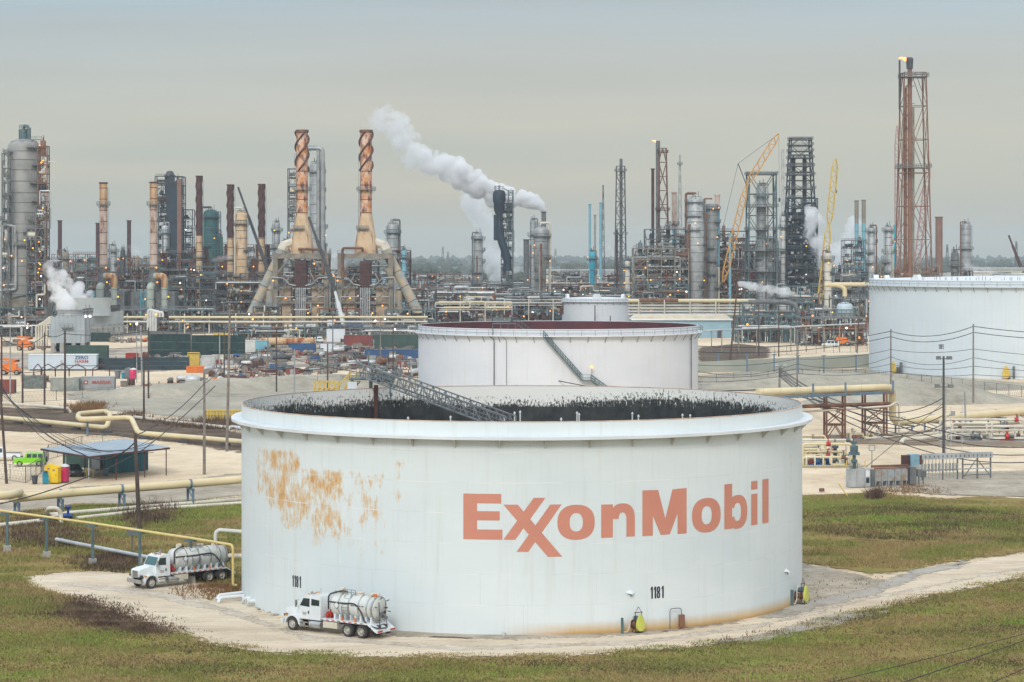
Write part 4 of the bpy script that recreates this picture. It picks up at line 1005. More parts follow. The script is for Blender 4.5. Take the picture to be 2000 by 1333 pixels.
 mb = MB(); mb.tube((cab0 - .12, -.75, 1.0), (cab0 - .12, -.75, 3.15), .08, 10); mb.build('exhaust', m_chrome, t)
 # blower and pump
 mb = MB(); mb.tube((cab0 - .5, -.3, 1.45), (cab0 - .5, .6, 1.45), .27, 14); mb.box(cab0 - .5, .1, 1.15, .6, .9, .2); mb.tube((cab0 - .5, .6, 1.45), (cab0 - .5, .85, 1.45), .14, 10); mb.box(cab0 - .5, .1, 1.75, .3, .3, .2)
 mb.build('pump', m_red, t)
 mb = MB(); mb.boxz(cab0 - 1.8, cab0 - .4, .78, 1.2, .52, 1.0); mb.boxz(cab0 - 1.45, cab0 - .75, 1.2, 1.215, .58, .94); mb.build('tool_box', m_pale, t)
 # deck with marker tape
 d0, d1 = tail + 1.0, cab0 - .15
 mb = MB(); mb.boxz(d0, d1, -1.2, 1.2, 1.08, 1.2)
 mb.add([(d0, -1.22, 1.2), (d0, -1.22, 1.08), (tail + .2, -1.22, .55), (tail + .2, -1.22, .7), (d0, 1.22, 1.2), (d0, 1.22, 1.08), (tail + .2, 1.22, .55), (tail + .2, 1.22, .7)], [(0, 1, 2, 3), (7, 6, 5, 4), (0, 3, 7, 4), (2, 1, 5, 6), (1, 0, 4, 5), (3, 2, 6, 7)])
 mb.build('deck', m_tw, t)
 mb = MB()
 for s in (1, -1):
  k = d1
  while k > d0 + .3:
   mb.boxz(k - .28, k, s * 1.207 - .006, s * 1.207 + .006, 1.11, 1.17); k -= .56
 mb.build('reflective_tape', m_tail, t)
 mb = MB()
 for y in (1, -1): mb.boxz(rb - .95, rb - .92, y * 1.0 - .3, y * 1.0 + .3, .18, .95)
 mb.build('mud_flap', m_hose, t)
 mb = MB(); mb.boxz(tail + .05, tail + .2, -1.15, 1.15, .5, .72); mb.build('rear_bumper', m_tw, t)
 mb = MB(); mb.boxz(tail + .03, tail + .05, .5, 1.1, .55, .68); mb.boxz(tail + .03, tail + .05, -1.1, -.5, .55, .68); mb.build('tail_light', m_tail, t)
 # the tank: domed barrel tipped slightly to the rear
 rt = .93; zc = 2.28; f0 = cab0 - .95; r0 = tail + .75; ax = Vector((r0 - f0, 0, -.06)); L = ax.length
 mb = MB(); mb.lathe_axis([(.02, -.36), (rt * .45, -.32), (rt * .78, -.2), (rt * .97, -.04), (rt, .08), (rt, L - .1), (rt * .97, L - .02), (rt * .9, L + .1), (rt * .6, L + .25), (.02, L + .32)], (f0, 0, zc), ax, 32)
 tk = mb.build('tank', m_tank_p, t)
 mb = MB(); axn = ax.normalized()
 for u in (.18, .42, .66, .86): mb.lathe_axis([(rt, u * L - .05), (rt + .04, u * L - .05), (rt + .04, u * L + .05), (rt, u * L + .05)], (f0, 0, zc), ax, 32)
 mb.lathe_axis([(rt, L - .16), (rt + .08, L - .16), (rt + .08, L - .02), (rt, L - .02)], (f0, 0, zc), ax, 32)
 mb.build('tank_band', m_chrome, t)
 mb = MB()
 for k in range(8):
  u = (k + .5) / 8; a = Vector((f0, 0, zc)) + ax * u
  mb.boxz(a.x - .08, a.x + .08, -.75, .75, 1.2, 1.62)
 mb.build('tank_cradle', m_tw, t)
 mb = MB(); c = Vector((f0, 0, zc + rt)) + ax * .12
 mb.tube(c - Vector((0, 0, .1)), c + Vector((0, 0, .22)), .26, 14); mb.tube(c + Vector((-.2, 0, .25)), c + Vector((.2, 0, .25)), .16, 10)
 c = Vector((f0, 0, zc + rt)) + ax * .55; mb.tube(c - Vector((0, 0, .1)), c + Vector((0, 0, .16)), .3, 16); mb.tube(c + Vector((0, 0, .16)), c + Vector((0, 0, .2)), .34, 16)
 c = Vector((f0, 0, zc + rt)) + ax * .9; mb.tube(c - Vector((.4, 0, -.12)), c + Vector((.3, 0, .12)), .14, 12); mb.box(c.x + .3, 0, c.z, .3, .5, .3)
 mb.build('manway', m_pale, t)
 mb = MB(); c = Vector((f0, 0, zc + rt)) + ax * .93; mb.box(c.x, .1, c.z + .12, .35, .2, .2); mb.box((Vector((f0, 0, 0)) + ax * .3).x, 1.05, 1.35, .12, .12, .3); mb.box((Vector((f0, 0, 0)) + ax * .62).x, 1.05, 1.35, .12, .12, .3); mb.build('warning_cone', m_orange, t)
 mb = MB()
 for u in (.28, .44):
  a = Vector((f0, 0, zc)) + ax * u; mb.tube((a.x, .8, 1.25), (a.x, 1.02, 2.2), .03, 6); mb.tube((a.x, 1.02, 2.2), (a.x, .5, 3.15), .03, 6)
 xa, xb = (Vector((f0, 0, zc)) + ax * .28).x, (Vector((f0, 0, zc)) + ax * .44).x
 for k in range(8): z = 1.35 + k * .22; y = .82 + (z - 1.25) * .2 if z < 2.2 else 1.02 - (z - 2.2) * .52; mb.tube((xa, y + .02, z), (xb, y + .02, z), .02, 5)
 rail_line(mb, [(xa + .3, .45, 3.15), (xb - .3, .45, 3.15)], h=.4, w=.035, step=.4)
 mb.build('ladder', m_rail, t)
 mb = MB(); m_ = Vector((f0, 0, zc))
 mb.path([(f0 + .35, .75, 1.9), (f0 + .35, .75, 3.1), (f0 - .8, .4, 3.42), (f0 - 1.1, .1, 3.3)], .065, 8, .35)
 mb.path([(f0 + .3, .9, 2.55), (f0 - 1.4, .93, 2.52), (r0 + 1.6, .9, 2.62), (r0 + .9, 1.0, 1.8), (r0 + .6, 1.05, 1.2), (tail + .3, 1.0, .85), (tail - .1, .2, .85)], .06, 8, .5)
 mb.build('suction_hose', m_hose, t)
 mb = MB(); e = Vector((r0 - .28, 0, zc - .06))
 for i in range(6):
  a = i * pi / 3 + .3; d = Vector((0, cos(a), sin(a))) * .82; mb.tube(e + d + Vector((.1, 0, 0)), e + d * 1.12 + Vector((-.12, 0, 0)), .035, 6); mb.tube(e + d + Vector((-.1, 0, 0)), e + d * 1.25 + Vector((-.1, 0, 0)), .03, 6)
 mb.tube(e + Vector((.0, 0, -.55)), e + Vector((-.45, 0, -.62)), .13, 10); mb.tube(e + Vector((-.1, .4, -.3)), e + Vector((-.4, .4, -.3)), .08, 8); mb.tube(e + Vector((-.3, .4, -.3)), e + Vector((-.34, .4, -.3)), .2, 10)
 mb.tube(e + Vector((.0, -.3, .1)), e + Vector((-.3, -.3, .1)), .06, 8)
 mb.build('rear_valve', m_grey, t)
 mb = MB(); mb.path([e + Vector((-.05, .5, .6)), e + Vector((-.15, .55, -.3)), (tail + .1, .8, .8)], .03, 6, .2); mb.path([e + Vector((-.2, -.2, .7)), e + Vector((-.3, 0, -.2)), (tail + .1, -.2, .8)], .03, 6, .2); mb.tube(e + Vector((-.3, .1, -.2)), e + Vector((-.36, .1, -.2)), .14, 8)
 mb.build('rear_hose', m_drust, t)
 # placard diamond and marks on the barrel's left side
 mb = MB(); q = Vector((f0, 0, zc)) + ax * .1; y = sqrt((rt + .03) ** 2 - .02)
 def dia(cx, w, th): mb.add([(cx - w, y + th, zc + .05), (cx, y + th, zc + .05 - w), (cx + w, y + th, zc + .05), (cx, y + th, zc + .05 + w)], [(0, 1, 2, 3)])
 dia(q.x - .2, .3, .02); mb.build('placard', m_dgrey, t, smooth=False)
 mb = MB(); dia(q.x - .2, .25, .026); mb.build('placard_face', m_tw, t, smooth=False)
 mb = MB(); x = (Vector((f0, 0, zc)) + ax * .5).x
 for k, w in enumerate((.12, .1, .05, .14, .09, .11, .06, .1)): mb.boxz(x - .1 - k * .16, x - .1 - k * .16 + w, y + .012, y + .02, zc + .12, zc + .2)
 mb.build('tank_lettering', m_dgrey, t)
 return t
def heading(h): return atan2(h[1], h[0])
h = Vector((-5.76, 3.9)).normalized(); lf = Vector((-h.y, h.x))
p = Vector((-17.36, 182.9)) - lf * 1.02
tanker('white vacuum tanker truck parked on the road close against the tank wall', (p.x, p.y, .09), heading(h), 6.95, True)
h = Vector((-.74, -.67)).normalized(); lf = Vector((-h.y, h.x)); p = Vector((-32.2, 205.5)) - lf * 1.02
tanker('white vacuum tanker truck parked under the thin yellow pipe', (p.x, p.y, .09), heading(h), 7.5, False)

# ---------------------------------------------------------------- small vehicles
def car(label, loc, rz, paint, kind='suv', name='parked_car', cat='car', L=4.5, Hh=1.8, W=1.85, group=None):
 t = thing(name, label, cat, loc, rz, group); h = Hh; c = L / 2; wr = .4 if kind in ('suv', 'pickup') else .32
 mb = MB()
 if kind == 'suv': pts = [(-c, .5), (-c, 1.12), (-c + .05, 1.15), (c - 1.5, 1.15), (c - .1, 1.08), (c, .95), (c, .5)]
 elif kind == 'pickup': pts = [(-c, .55), (-c, 1.05), (c - 1.6, 1.12), (c - .15, 1.05), (c, .9), (c, .5)]
 else: pts = [(-c, .4), (-c, .85), (-c + .2, .98), (c - 1.2, .95), (c - .2, .78), (c, .6), (c, .35)]
 prof_body(mb, pts, -W / 2, W / 2, .04); mb.build('body', paint, t)
 mb = MB(); gm = MB(); z0 = pts[2][1] - .02; zt = h
 if kind == 'suv': cp = [(-c + .12, z0), (-c + .2, zt), (c - 1.75, zt), (c - 1.42, z0)]; 
 elif kind == 'pickup': cp = [(-.55, z0), (-.5, zt), (c - 2.3, zt), (c - 1.6, z0)]
 else: cp = [(-c + .25, z0), (-c + .9, zt), (c - 1.9, zt), (c - 1.0, z0)]
 prof_body(mb, cp, -W / 2 + .06, W / 2 - .06, .14); mb.build('cabin', paint, t)
 x0, x1 = cp[0][0] + .15, cp[3][0] - .3; xt0, xt1 = cp[1][0] + .15, cp[2][0] - .08
 nwin = 3 if kind == 'suv' else 2
 for s in (1, -1):
  for k in range(nwin):
   u0, u1 = k / nwin + .03, (k + 1) / nwin - .03; gm = MB()
   zb_, zt_ = z0 + .08, zt - .12
   f = lambda u, z: (x0 + (x1 - x0) * u) * (1 - (z - z0) / (zt - z0)) + (xt0 + (xt1 - xt0) * u) * ((z - z0) / (zt - z0))
   yy = lambda z: s * ((W / 2 - .06) * (1 - .14 * (z - z0) / (zt - z0)) + .012)
   v = [(f(u0, zb_), yy(zb_), zb_), (f(u1, zb_), yy(zb_), zb_), (f(u1, zt_), yy(zt_), zt_), (f(u0, zt_), yy(zt_), zt_)]
   gm.add(v, [(0, 1, 2, 3)]); gm.build('window', m_glass, t, smooth=False)
 gm = MB(); e = .015; a, b = cp[3], cp[2]
 gm.add([(a[0] - .06 + e, -W / 2 + .2, a[1] + .08), (a[0] - .06 + e, W / 2 - .2, a[1] + .08), (b[0] + .04 + e, W / 2 - .28, b[1] - .08), (b[0] + .04 + e, -W / 2 + .28, b[1] - .08)], [(0, 1, 2, 3)])
 gm.build('windscreen', m_glass, t, smooth=False)
 for x in (-c + .85, c - .85):
  for s in (1, -1): wheel(t, x, s * (W / 2 - .1), wr, .24, s)
 mb = MB(); mb.boxz(c - .02, c + .1, -W / 2 + .05, W / 2 - .05, .4, .6); mb.boxz(-c - .08, -c + .02, -W / 2 + .05, W / 2 - .05, .4, .6); mb.build('bumper', m_dgrey, t)
 for s in (1, -1):
  mb = MB(); mb.box(c + .01, s * (W / 2 - .25), .82 if kind != 'sedan' else .68, .06, .26, .16); mb.build('headlight', m_chrome, t)
 if kind == 'suv':
  mb = MB(); mb.tube((-c - .02, 0, .95), (-c - .25, 0, .95), .38, 20); mb.build('spare_wheel', m_tyre, t)
 if kind == 'pickup':
  mb = MB(); mb.boxz(-c + .1, -.65, -W / 2 + .12, W / 2 - .12, 1.0, 1.09); mb.build('load_bed', m_dgrey, t)
 return t
def gp_(px, py, dz=.05): a = G(px, py); return (a[0], a[1], dz)
m_lime = mat('lime_green_paint', (0.22, 0.62, 0.02), (0.20, 0.55, 0.02), .3)
car('lime green boxy off road car with spare wheel beside the white pickup', gp_(58, 911), radians(188), m_lime, 'suv', L=4.4, Hh=1.85)
car('white crew cab pickup parked behind the lime green car', gp_(2, 900), radians(181), m_tw, 'pickup', L=5.9, Hh=1.9, cat='pickup truck', name='pickup_truck')
car('dark grey hatchback beside the pink portable toilet', gp_(143, 930), radians(-62), mat('dark_grey_car_paint', (.07, .085, .10), None, .3), 'sedan', L=4.3, Hh=1.5)
car('white sport utility car in front of the blue building', gp_(1421, 660), radians(183), m_tw, 'suv', L=6.2, Hh=2.4, W=2.2)
car('white work pickup on the road in the laydown yard', (X(624, 770), 770, .06), radians(-80), m_tw, 'pickup', L=5.9, Hh=2.0, name='pickup_truck', cat='pickup truck')
car('white van near the steel rack legs at right', (X(1622, 735), 735, .06), radians(170), m_tw, 'suv', L=5.5, Hh=2.1, name='van', cat='van')

# ---------------------------------------------------------------- portable toilets, bins
def toilet(label, px, py, m, sc=1.0):
 t = thing('portable_toilet', label, 'portable toilet', gp_(px, py), radians(-12), 'portable toilets'); t.scale = (sc,) * 3
 mb = MB(); mb.box(0, 0, 1.05, 1.12, 1.12, 2.0); mb.build('cabin', m, t)
 mb = MB(); mb.extr_y([(-.62, 2.05), (.62, 2.05), (.5, 2.2), (0, 2.38), (-.5, 2.2)], -.6, .6); mb.build('roof', m if m is not mats_pink else m_white, t)
 mb = MB(); mb.box(0, -.575, 1.05, .78, .03, 1.8); mb.build('door', m, t)
 mb = MB(); mb.box(.3, -.6, 1.1, .06, .03, .2); mb.build('latch', m_dgrey, t)
 mb = MB(); mb.box(0, -.6, 1.75, .3, .02, .18); mb.build('door_sign', m_yellow if m is mats_pink else m_grey, t)
 mb = MB(); mb.box(0, 0, .04, 1.2, 1.2, .1); mb.build('base', m_dgrey, t)
 return t
mats_pink = mat('pink_plastic', (0.62, 0.03, 0.14), None, .4)
m_yp = mat('yellow_plastic', (0.80, 0.55, 0.02), None, .4); m_gp = mat('grey_plastic', (.16, .18, .19), None, .5)
toilet('bright pink portable toilet with white roof beside the dark car', 124, 943, mats_pink)
toilet('yellow portable toilet touching the pink one', 108.5, 945, m_yp)
toilet('yellow portable toilet behind the teal hand wash stand', 98, 941, m_yp, .97)
toilet('pink portable toilet in the far yard near the grey shipping container', 260, 741, mats_pink, 1.1)
toilet('grey portable toilet in the far yard left of the pink one', 250, 740, m_gp, 1.1)
t = thing('hand_wash_stand', 'teal plastic hand wash stand left of the yellow toilets', 'wash stand', gp_(89, 946), .3)
mt_ = mat('teal_plastic', (.02, .26, .36), None, .45)
mb = MB(); mb.box(0, 0, .5, .75, .6, 1.0); mb.build('base', mt_, t); mb = MB(); mb.box(0, .2, 1.3, .75, .2, .7); mb.box(0, 0, 1.02, .85, .7, .06); mb.build('basin', mt_, t); mb = MB(); mb.box(0, .05, 1.55, .3, .12, .25); mb.build('dispenser', m_dgrey, t)
def bin_(label, px, py, m, sc=1.0):
 t = thing('waste_bin', label, 'bin', gp_(px, py), .2); t.scale = (sc,) * 3
 mb = MB(); mb.lathe([(.01, 0), (.32, 0), (.40, .95), (.44, .97), (.44, 1.02), (.01, 1.02)], 16); mb.build('body', m, t)
 mb = MB(); mb.lathe([(.34, 1.01), (.46, 1.02), (.46, 1.07), (.2, 1.12), (.01, 1.12)], 16); mb.build('lid', m, t)
bin_('black waste bin standing alone left of the toilets', 68, 946, m_dgrey)
bin_('dark blue drum bin under the carport edge', 207, 930, m_blue)
bin_('blue drum left of the grey portable toilet in the far yard', 241, 740, mt_, 1.3)
bin_('dark grey drum far left of the grey portable toilet', 230, 740, m_gp, 1.8)
for px, py in ((169, 932), (182, 933)):
 t = thing('safety_post', 'yellow safety post before the carport, ' + ('left one of two' if px < 175 else 'right one of two'), 'bollard', gp_(px, py), 0, 'yellow safety posts')
 mb = MB(); mb.tube((0, 0, 0), (0, 0, 1.1), .08, 8); mb.build('post', m_yellow, t); mb = MB(); mb.box(0, 0, .03, .5, .4, .06); mb.build('foot', m_concrete, t)
for px, py, l in ((413, 753, 'orange and white traffic barrel on the pale yard road'), (229, 765, 'orange traffic cone by the grey shipping container')):
 t = thing('traffic_barrel', l, 'traffic barrel', gp_(px, py))
 mb = MB(); mb.lathe([(.01, 0), (.55, 0), (.5, .1), (.36, .12), (.30, 1.1), (.01, 1.15)], 14); mb.build('body', m_orange, t); mb = MB(); mb.lathe([(.345, .45), (.325, .75)], 14); mb.lathe([(.318, .9), (.305, 1.05)], 14); mb.build('stripe', m_white, t)

# ---------------------------------------------------------------- carport and containers beneath it
Yc = 318.0
t = thing('carport', 'open shed with pale blue corrugated roof on posts', 'carport', (0, 0, 0))
cA, cB, cC, cD = (X(80, 313), 313), (X(172, 301), 301), (X(331, 311), 311), (X(245, 325), 325)
m_roof = mat('pale_blue_corrugated_roof', (0.27, 0.34, 0.40), (0.34, 0.40, 0.44), .45, scale=.5)
zr = 3.45
mb = MB()
def lerp2(a, b, u): return (a[0] + (b[0] - a[0]) * u, a[1] + (b[1] - a[1]) * u)
NR = 60
for i in range(NR):
 for (u0, u1, dz0, dz1) in ((i / NR, (i + .5) / NR, 0, .07), ((i + .5) / NR, (i + 1) / NR, .07, 0)):
  p0, p1 = lerp2(cA, cB, u0), lerp2(cA, cB, u1); q0, q1 = lerp2(cD, cC, u0), lerp2(cD, cC, u1)
  mb.add([(p0[0], p0[1], zr + dz0), (p1[0], p1[1], zr + dz1), (q1[0], q1[1], zr + .35 + dz1), (q0[0], q0[1], zr + .35 + dz0)], [(0, 1, 2, 3)])
mb.build('roof', m_roof, t, smooth=False)
mb = MB()
for a, b in ((cA, cB), (cB, cC), (cC, cD), (cD, cA)):
 za, zb_ = (zr - .12 if a in (cA, cB) else zr + .2), (zr - .12 if b in (cA, cB) else zr + .2); mb.bar((a[0], a[1], za), (b[0], b[1], zb_), .2)
for u in (.25, .5, .75): a, b = lerp2(cA, cB, u), lerp2(cD, cC, u); mb.bar((*a, zr - .1), (*b, zr + .22), .14)
mb.build('roof_frame', m_drust, t)
for u, v in ((.02, .02), (.5, .02), (.98, .02), (.98, .35), (.98, .7), (.98, .97), (.5, .97), (.02, .97), (.02, .5)):
 a = lerp2(lerp2(cA, cB, u), lerp2(cD, cC, u), v); mb = MB(); mb.bar((*a, 0), (*a, zr + .05 + .3 * v), .13); mb.build('post', m_drust if v > .3 else m_silver, t)
def container(label, px, py, Lc, m, rz=0.0, Hc=2.6, Wc=2.45, name='shipping_container', cat='container', doors=True, group=None, tape=None):
 t = thing(name, label, cat, gp_(px, py, .06), rz, group)
 mb = MB(); n = int(Lc / .3); 
 for s in (1, -1):
  for k in range(n):
   x = -Lc / 2 + (k + .5) * Lc / n; mb.boxz(x - .06, x + .06, s * (Wc / 2 - .04) - .03, s * (Wc / 2 - .04) + .03, .15, Hc - .12)
 mb.boxz(-Lc / 2, Lc / 2, -Wc / 2 + .05, Wc / 2 - .05, .12, Hc - .06); mb.build('walls', m, t, smooth=False)
 mb = MB()
 for z in (.1, Hc - .06):
  for s in (1, -1): mb.boxz(-Lc / 2, Lc / 2, s * Wc / 2 - .06, s * Wc / 2 + .02, z - .08, z + .06)
 for x in (-Lc / 2, Lc / 2):
  for s in (1, -1): mb.boxz(x - .07, x + .07, s * Wc / 2 - .07, s * Wc / 2 + .03, 0, Hc)
 mb.build('edge_frame', m, t, smooth=False)
 if doors:
  mb = MB()
  for y in (-.9, -.3, .3, .9): mb.boxz(Lc / 2 + .07, Lc / 2 + .11, y - .03, y + .03, .15, Hc - .1)
  mb.boxz(Lc / 2 + .02, Lc / 2 + .08, -.02, .02, .15, Hc - .1); mb.build('door_bars', m_grey, t)
 return t
m_ctn_t = mat('teal_container', (.03, .20, .27), (.05, .15, .20), .6, scale=.6, rust=.1)
m_ctn_g = mat('grey_container', (.40, .42, .43), (.28, .30, .30), .6, scale=.5, rust=.15)
m_ctn_r = mat('brick_red_container', (.24, .06, .05), (.17, .05, .045), .7, scale=.5, rust=.12)
m_ctn_b = mat('blue_container', (.03, .10, .25), (.03, .08, .18), .6, scale=.5, rust=.1)
m_dgreen = mat('dark_green_panel', (.05, .10, .085), (.035, .07, .06), .7, scale=.5)
container('dark teal shipping container at the right end under the carport', 246, 921, 5.4, m_ctn_t, radians(42))
container('dark green site office under the left half of the carport', 168, 912, 6.5, m_dgreen, radians(-36), name='site_office', cat='site office', doors=False)
t = container('pale grey locker cabin between the two dark containers under the carport', 212, 917, 4.0, m_ctn_g, radians(40), name='locker_cabin', cat='cabin', doors=False)
for k in range(3):
 mb = MB(); mb.boxz(-1.6 + k * 1.1, -.9 + k * 1.1, -1.3, -1.26, .2, 2.2); mb.build('door', m_ctn_t if k % 2 else m_white, t)
# yard containers with a raised carrier name
def text(body, size, m, parent, loc, rz, name='lettering', ext=.01, off=.0, sx=1):
 c = bpy.data.curves.new(name, 'FONT'); c.body = body; c.size = size; c.extrude = ext; c.offset = off; c.align_x = 'CENTER'; c.align_y = 'CENTER'
 if off: c.offset = off
 tmp = bpy.data.objects.new('tmp', c); COL.objects.link(tmp)
 me = bpy.data.meshes.new_from_object(tmp.evaluated_get(bpy.context.evaluated_depsgraph_get())); bpy.data.objects.remove(tmp); bpy.data.curves.remove(c)
 me.materials.clear(); me.materials.append(m)
 o = bpy.data.objects.new(name, me); COL.objects.link(o); o.parent = parent; o.location = loc; o.rotation_euler = (radians(90), 0, rz); o.scale = (sx, 1, 1)
 return o
m_mk = mat('faded_red_lettering', (.42, .10, .09), None, .6)
t = container('light grey shipping container with faded red lettering on its side', 192, 762, 7.2, m_ctn_g, radians(2), Hc=2.9)
text('MAERSK', .95, m_mk, t, (.9, -1.29, 1.65), 0, off=.025, sx=1.2)
mb = MB(); mb.boxz(-2.95, -2.1, -1.30, -1.27, 1.25, 2.1); mb.build('emblem', m_mk, t)
mb = MB(); st_ = [((-.30 if k % 2 == 0 else -.13) * 1.0 * sin(pi * 2 * k / 14), (.30 if k % 2 == 0 else .13) * cos(pi * 2 * k / 14)) for k in range(14)]
mb.extr_y([(-2.52 + x, 1.67 + z) for x, z in st_], -1.32, -1.30); mb.build('emblem_star', m_white, t, smooth=False)
container('patchy grey green container left of the lettered grey one', 128, 764, 6.0, mat('stained_container', (.36, .37, .33), (.20, .24, .24), .7, scale=.6), radians(1), Hc=2.8)
t = container('dark green open rack container behind the wooden poles', 68, 759, 4.6, mat('dark_rack', (.10, .13, .13), (.2, .22, .21), .7, scale=2), 0, Hc=2.7)
container('rust red shipping container at the left edge of the yard', 8, 769, 4.6, m_ctn_r, 0, Hc=2.9)
t = thing('waste_skip', 'yellow skip bin between the two grey containers', 'skip', gp_(155, 762), 0)
mb = MB(); mb.extr_y([(-.8, .2), (.55, .2), (1.0, 2.4), (-1.0, 2.4)], -.9, .9); mb.build('bin', m_yellow, t); mb = MB(); mb.boxz(-.7, .6, -.95, .95, 0, .9); mb.build('stand', m_drust, t)
# long white meeting trailer
t = thing('site_trailer', 'long white and pale blue site trailer with lettering, behind the red pipe frames', 'trailer', (X(124, 590), 590, .06), radians(1.2))
Lt = (190 - 58) * 590 / 4500
mb = MB(); mb.boxz(-Lt / 2, Lt / 2, -1.6, 1.6, .3, 3.9); mb.build('walls', mat('pale_blue_white_panel', (.52, .60, .68), (.46, .54, .62), .5, scale=.3), t)
mb = MB(); mb.boxz(-Lt / 2 - .15, Lt / 2 + .15, -1.75, 1.75, 3.9, 4.1); mb.build('roof', m_white, t); mb = MB(); mb.boxz(-Lt / 2 + .3, Lt / 2 - .3, -1.4, 1.4, 0, .3); mb.build('skirt', m_dgrey, t)
mb = MB(); mb.boxz(-.5, .1, -1.66, -1.6, .4, 2.6); mb.build('door', m_ctn_g, t)
text('ZERO', 1.15, m_ctn_b, t, (4.9, -1.64, 3.25), 0, off=.03, sx=1.15); text('HARM', 1.15, m_mk, t, (4.9, -1.64, 2.25), 0, off=.03, sx=1.1)
# red steel A-frames in front of the trailer
for k, (pa_, pb_, top) in enumerate(((66, 82, 716), (80, 108, 716), (108, 135, 716), (135, 167, 714), (181, 214, 715))):
 t = thing('gabled_frame', 'dark red gabled steel frame in the yard, number %s counting from the left' % ('one', 'two', 'three', 'four', 'five')[k], 'steel frame', (X((pa_ + pb_) / 2, 560), 560, 0), 0, 'dark red gabled steel frames')
 w = (pb_ - pa_) * 560 / F; mb = MB(); mb.bar((-w / 2, 0, 0), (-w / 2, 0, 1.9), .22); mb.build('post', m_drust, t); mb = MB(); mb.bar((w / 2, 0, 0), (w / 2, 0, 1.9), .22); mb.build('post', m_drust, t)
 mb = MB(); mb.bar((-w / 2, 0, 1.9), (0, 0, 3.1), .22); mb.bar((0, 0, 3.1), (w / 2, 0, 1.9), .22); mb.build('rafter', m_drust, t)
# ---------------------------------------------------------------- pipelines
def W(px, py, z):                          # point at height z seen at a pixel
 Y = (CH - z) * F / (py - HY); return (X(px, Y), Y, z)
def V(px, Y, z): return (X(px, Y), Y, z)
def pipeline(label, pts, r, m, name='pipeline', n=12, bend=None, parent=None, cat='pipeline', group=None):
 o = thing(name, label, cat, (pts[0][0], pts[0][1], 0), 0, group); b = Vector((pts[0][0], pts[0][1], 0))
 mb = MB(); mb.path([Vector(p) - b for p in pts], r, n, bend); mb.build('pipe', m, o)
 return o, b
def goal(parent, b, p, d, z, w=2.2, m=m_blue, name='support', r=.5):
 """goal-post support: two posts, a beam and a strap under a pipe at p running along d"""
 d = Vector((d[0], d[1], 0)).normalized(); s = Vector((-d.y, d.x, 0)); p = Vector((p[0], p[1], 0)) - b
 mb = MB(); t = z - r - .12
 for k in (-1, 1): mb.bar(p + s * k * w / 2, p + s * k * w / 2 + Vector((0, 0, t)), .26)
 mb.bar(p - s * w * .62 + Vector((0, 0, t)), p + s * w * .62 + Vector((0, 0, t)), .24); mb.bar(p - s * w / 2 + Vector((0, 0, t * .45)), p + s * w / 2 + Vector((0, 0, t)), .1)
 mb.lathe_axis([(r + .02, -.12), (r + .05, -.12), (r + .05, .12), (r + .02, .12)], p + Vector((0, 0, z)), d, 16)
 return mb.build(name, m, parent)
A0 = V(28, 265.5, 1.75); A1 = V(130, 268, 2.1); A2 = V(384, 274, 2.66); A3 = V(520, 278, 2.95)
o, b = pipeline('fat cream pipe on blue steel goal post supports running to the tank', [V(-60, 258, 2.7), V(22, 260, 2.7), V(40, 265.3, 2.55), V(22, 266.5, 1.75), A0, A1, A2, A3], .5, m_cream, bend=1.2)
dd = (A3[0] - A0[0], A3[1] - A0[1])
for px, Y, z in ((33, 266, 1.8), (118, 267.8, 2.06), (238, 270.5, 2.34), (372, 273.7, 2.64), (490, 277, 2.9)): goal(o, b, V(px, Y, 0), dd, z)
o, b = pipeline('thin cream pipe on the ground below the fat cream pipe', [W(-60, 1030, .4), W(5, 1026, .4), W(78, 1018, .4), W(115, 1008, .4), W(130, 1003, .4), W(290, 990, .4), W(520, 972, .4)], .26, m_pale)
o, b = pipeline('short cream pipe bend standing up beside the blue valve', [W(119, 1023, .1), W(119, 1003, 1.2), W(112, 993, 1.8), W(95, 993, 1.8), W(92, 1000, 1.2), W(95, 1006, .5), W(118, 1004, .5)], .24, m_pale)
mb = MB(); q = Vector(W(133, 1008, .6)) - b; mb.tube(q - Vector((.6, 0, 0)), q + Vector((.5, 0, 0)), .3, 12); mb.tube(q, q + Vector((0, 0, 1.0)), .14, 10); mb.tube(q + Vector((-.3, 0, 1)), q + Vector((.3, 0, 1)), .22, 12); mb.tube(q + Vector((.1, -.1, 0)), q + Vector((.1, -.9, 0)), .2, 10); mb.build('valve', mat('valve_blue', (.01, .05, .22), None, .4), o)
pipeline('lower cream pipe beside the thin one right of the blue valve', [W(150, 1013, .3), W(240, 1003, .3), W(300, 995, .3), W(520, 980, .3)], .24, m_pale)
Yl = lambda px: 231 - (px - 14) * (231 - 204.5) / (455 - 14)
o, b = pipeline('thin yellow pipe on teal posts descending beside the tank', [V(-60, 236, 4.1), V(14, 231, 4.1), V(181, Yl(181), 4.1), V(373, Yl(373), 4.1), V(455, Yl(455), 4.1), V(455, Yl(455), .55), V(462, Yl(455) + .2, .5)], .12, mat('pale_yellow_paint', (.70, .56, .24), (.62, .48, .18), .5, scale=.8), n=10, bend=.45)
for px in (14, 91, 181, 273, 373):
 Y = Yl(px); q = Vector(V(px, Y, 0)) - b; mb = MB()
 mb.bar(q, q + Vector((0, 0, 3.85)), .24); mb.bar(q + Vector((-.7, .2, 3.87)), q + Vector((.5, -.2, 3.87)), .2); mb.build('support_post', m_teal, o)
 mb = MB(); mb.box(q.x, q.y, .35, .75, .75, .7, .2); mb.build('footing', m_concrete, o)
mb = MB(); q = Vector(V(258, Yl(258) + 14, 0)) - b; mb.box(q.x, q.y, 2.2, 1.0, .5, .75); mb.bar(q, q + Vector((0, 0, 1.9)), .12); mb.build('junction_box', m_grey, o)
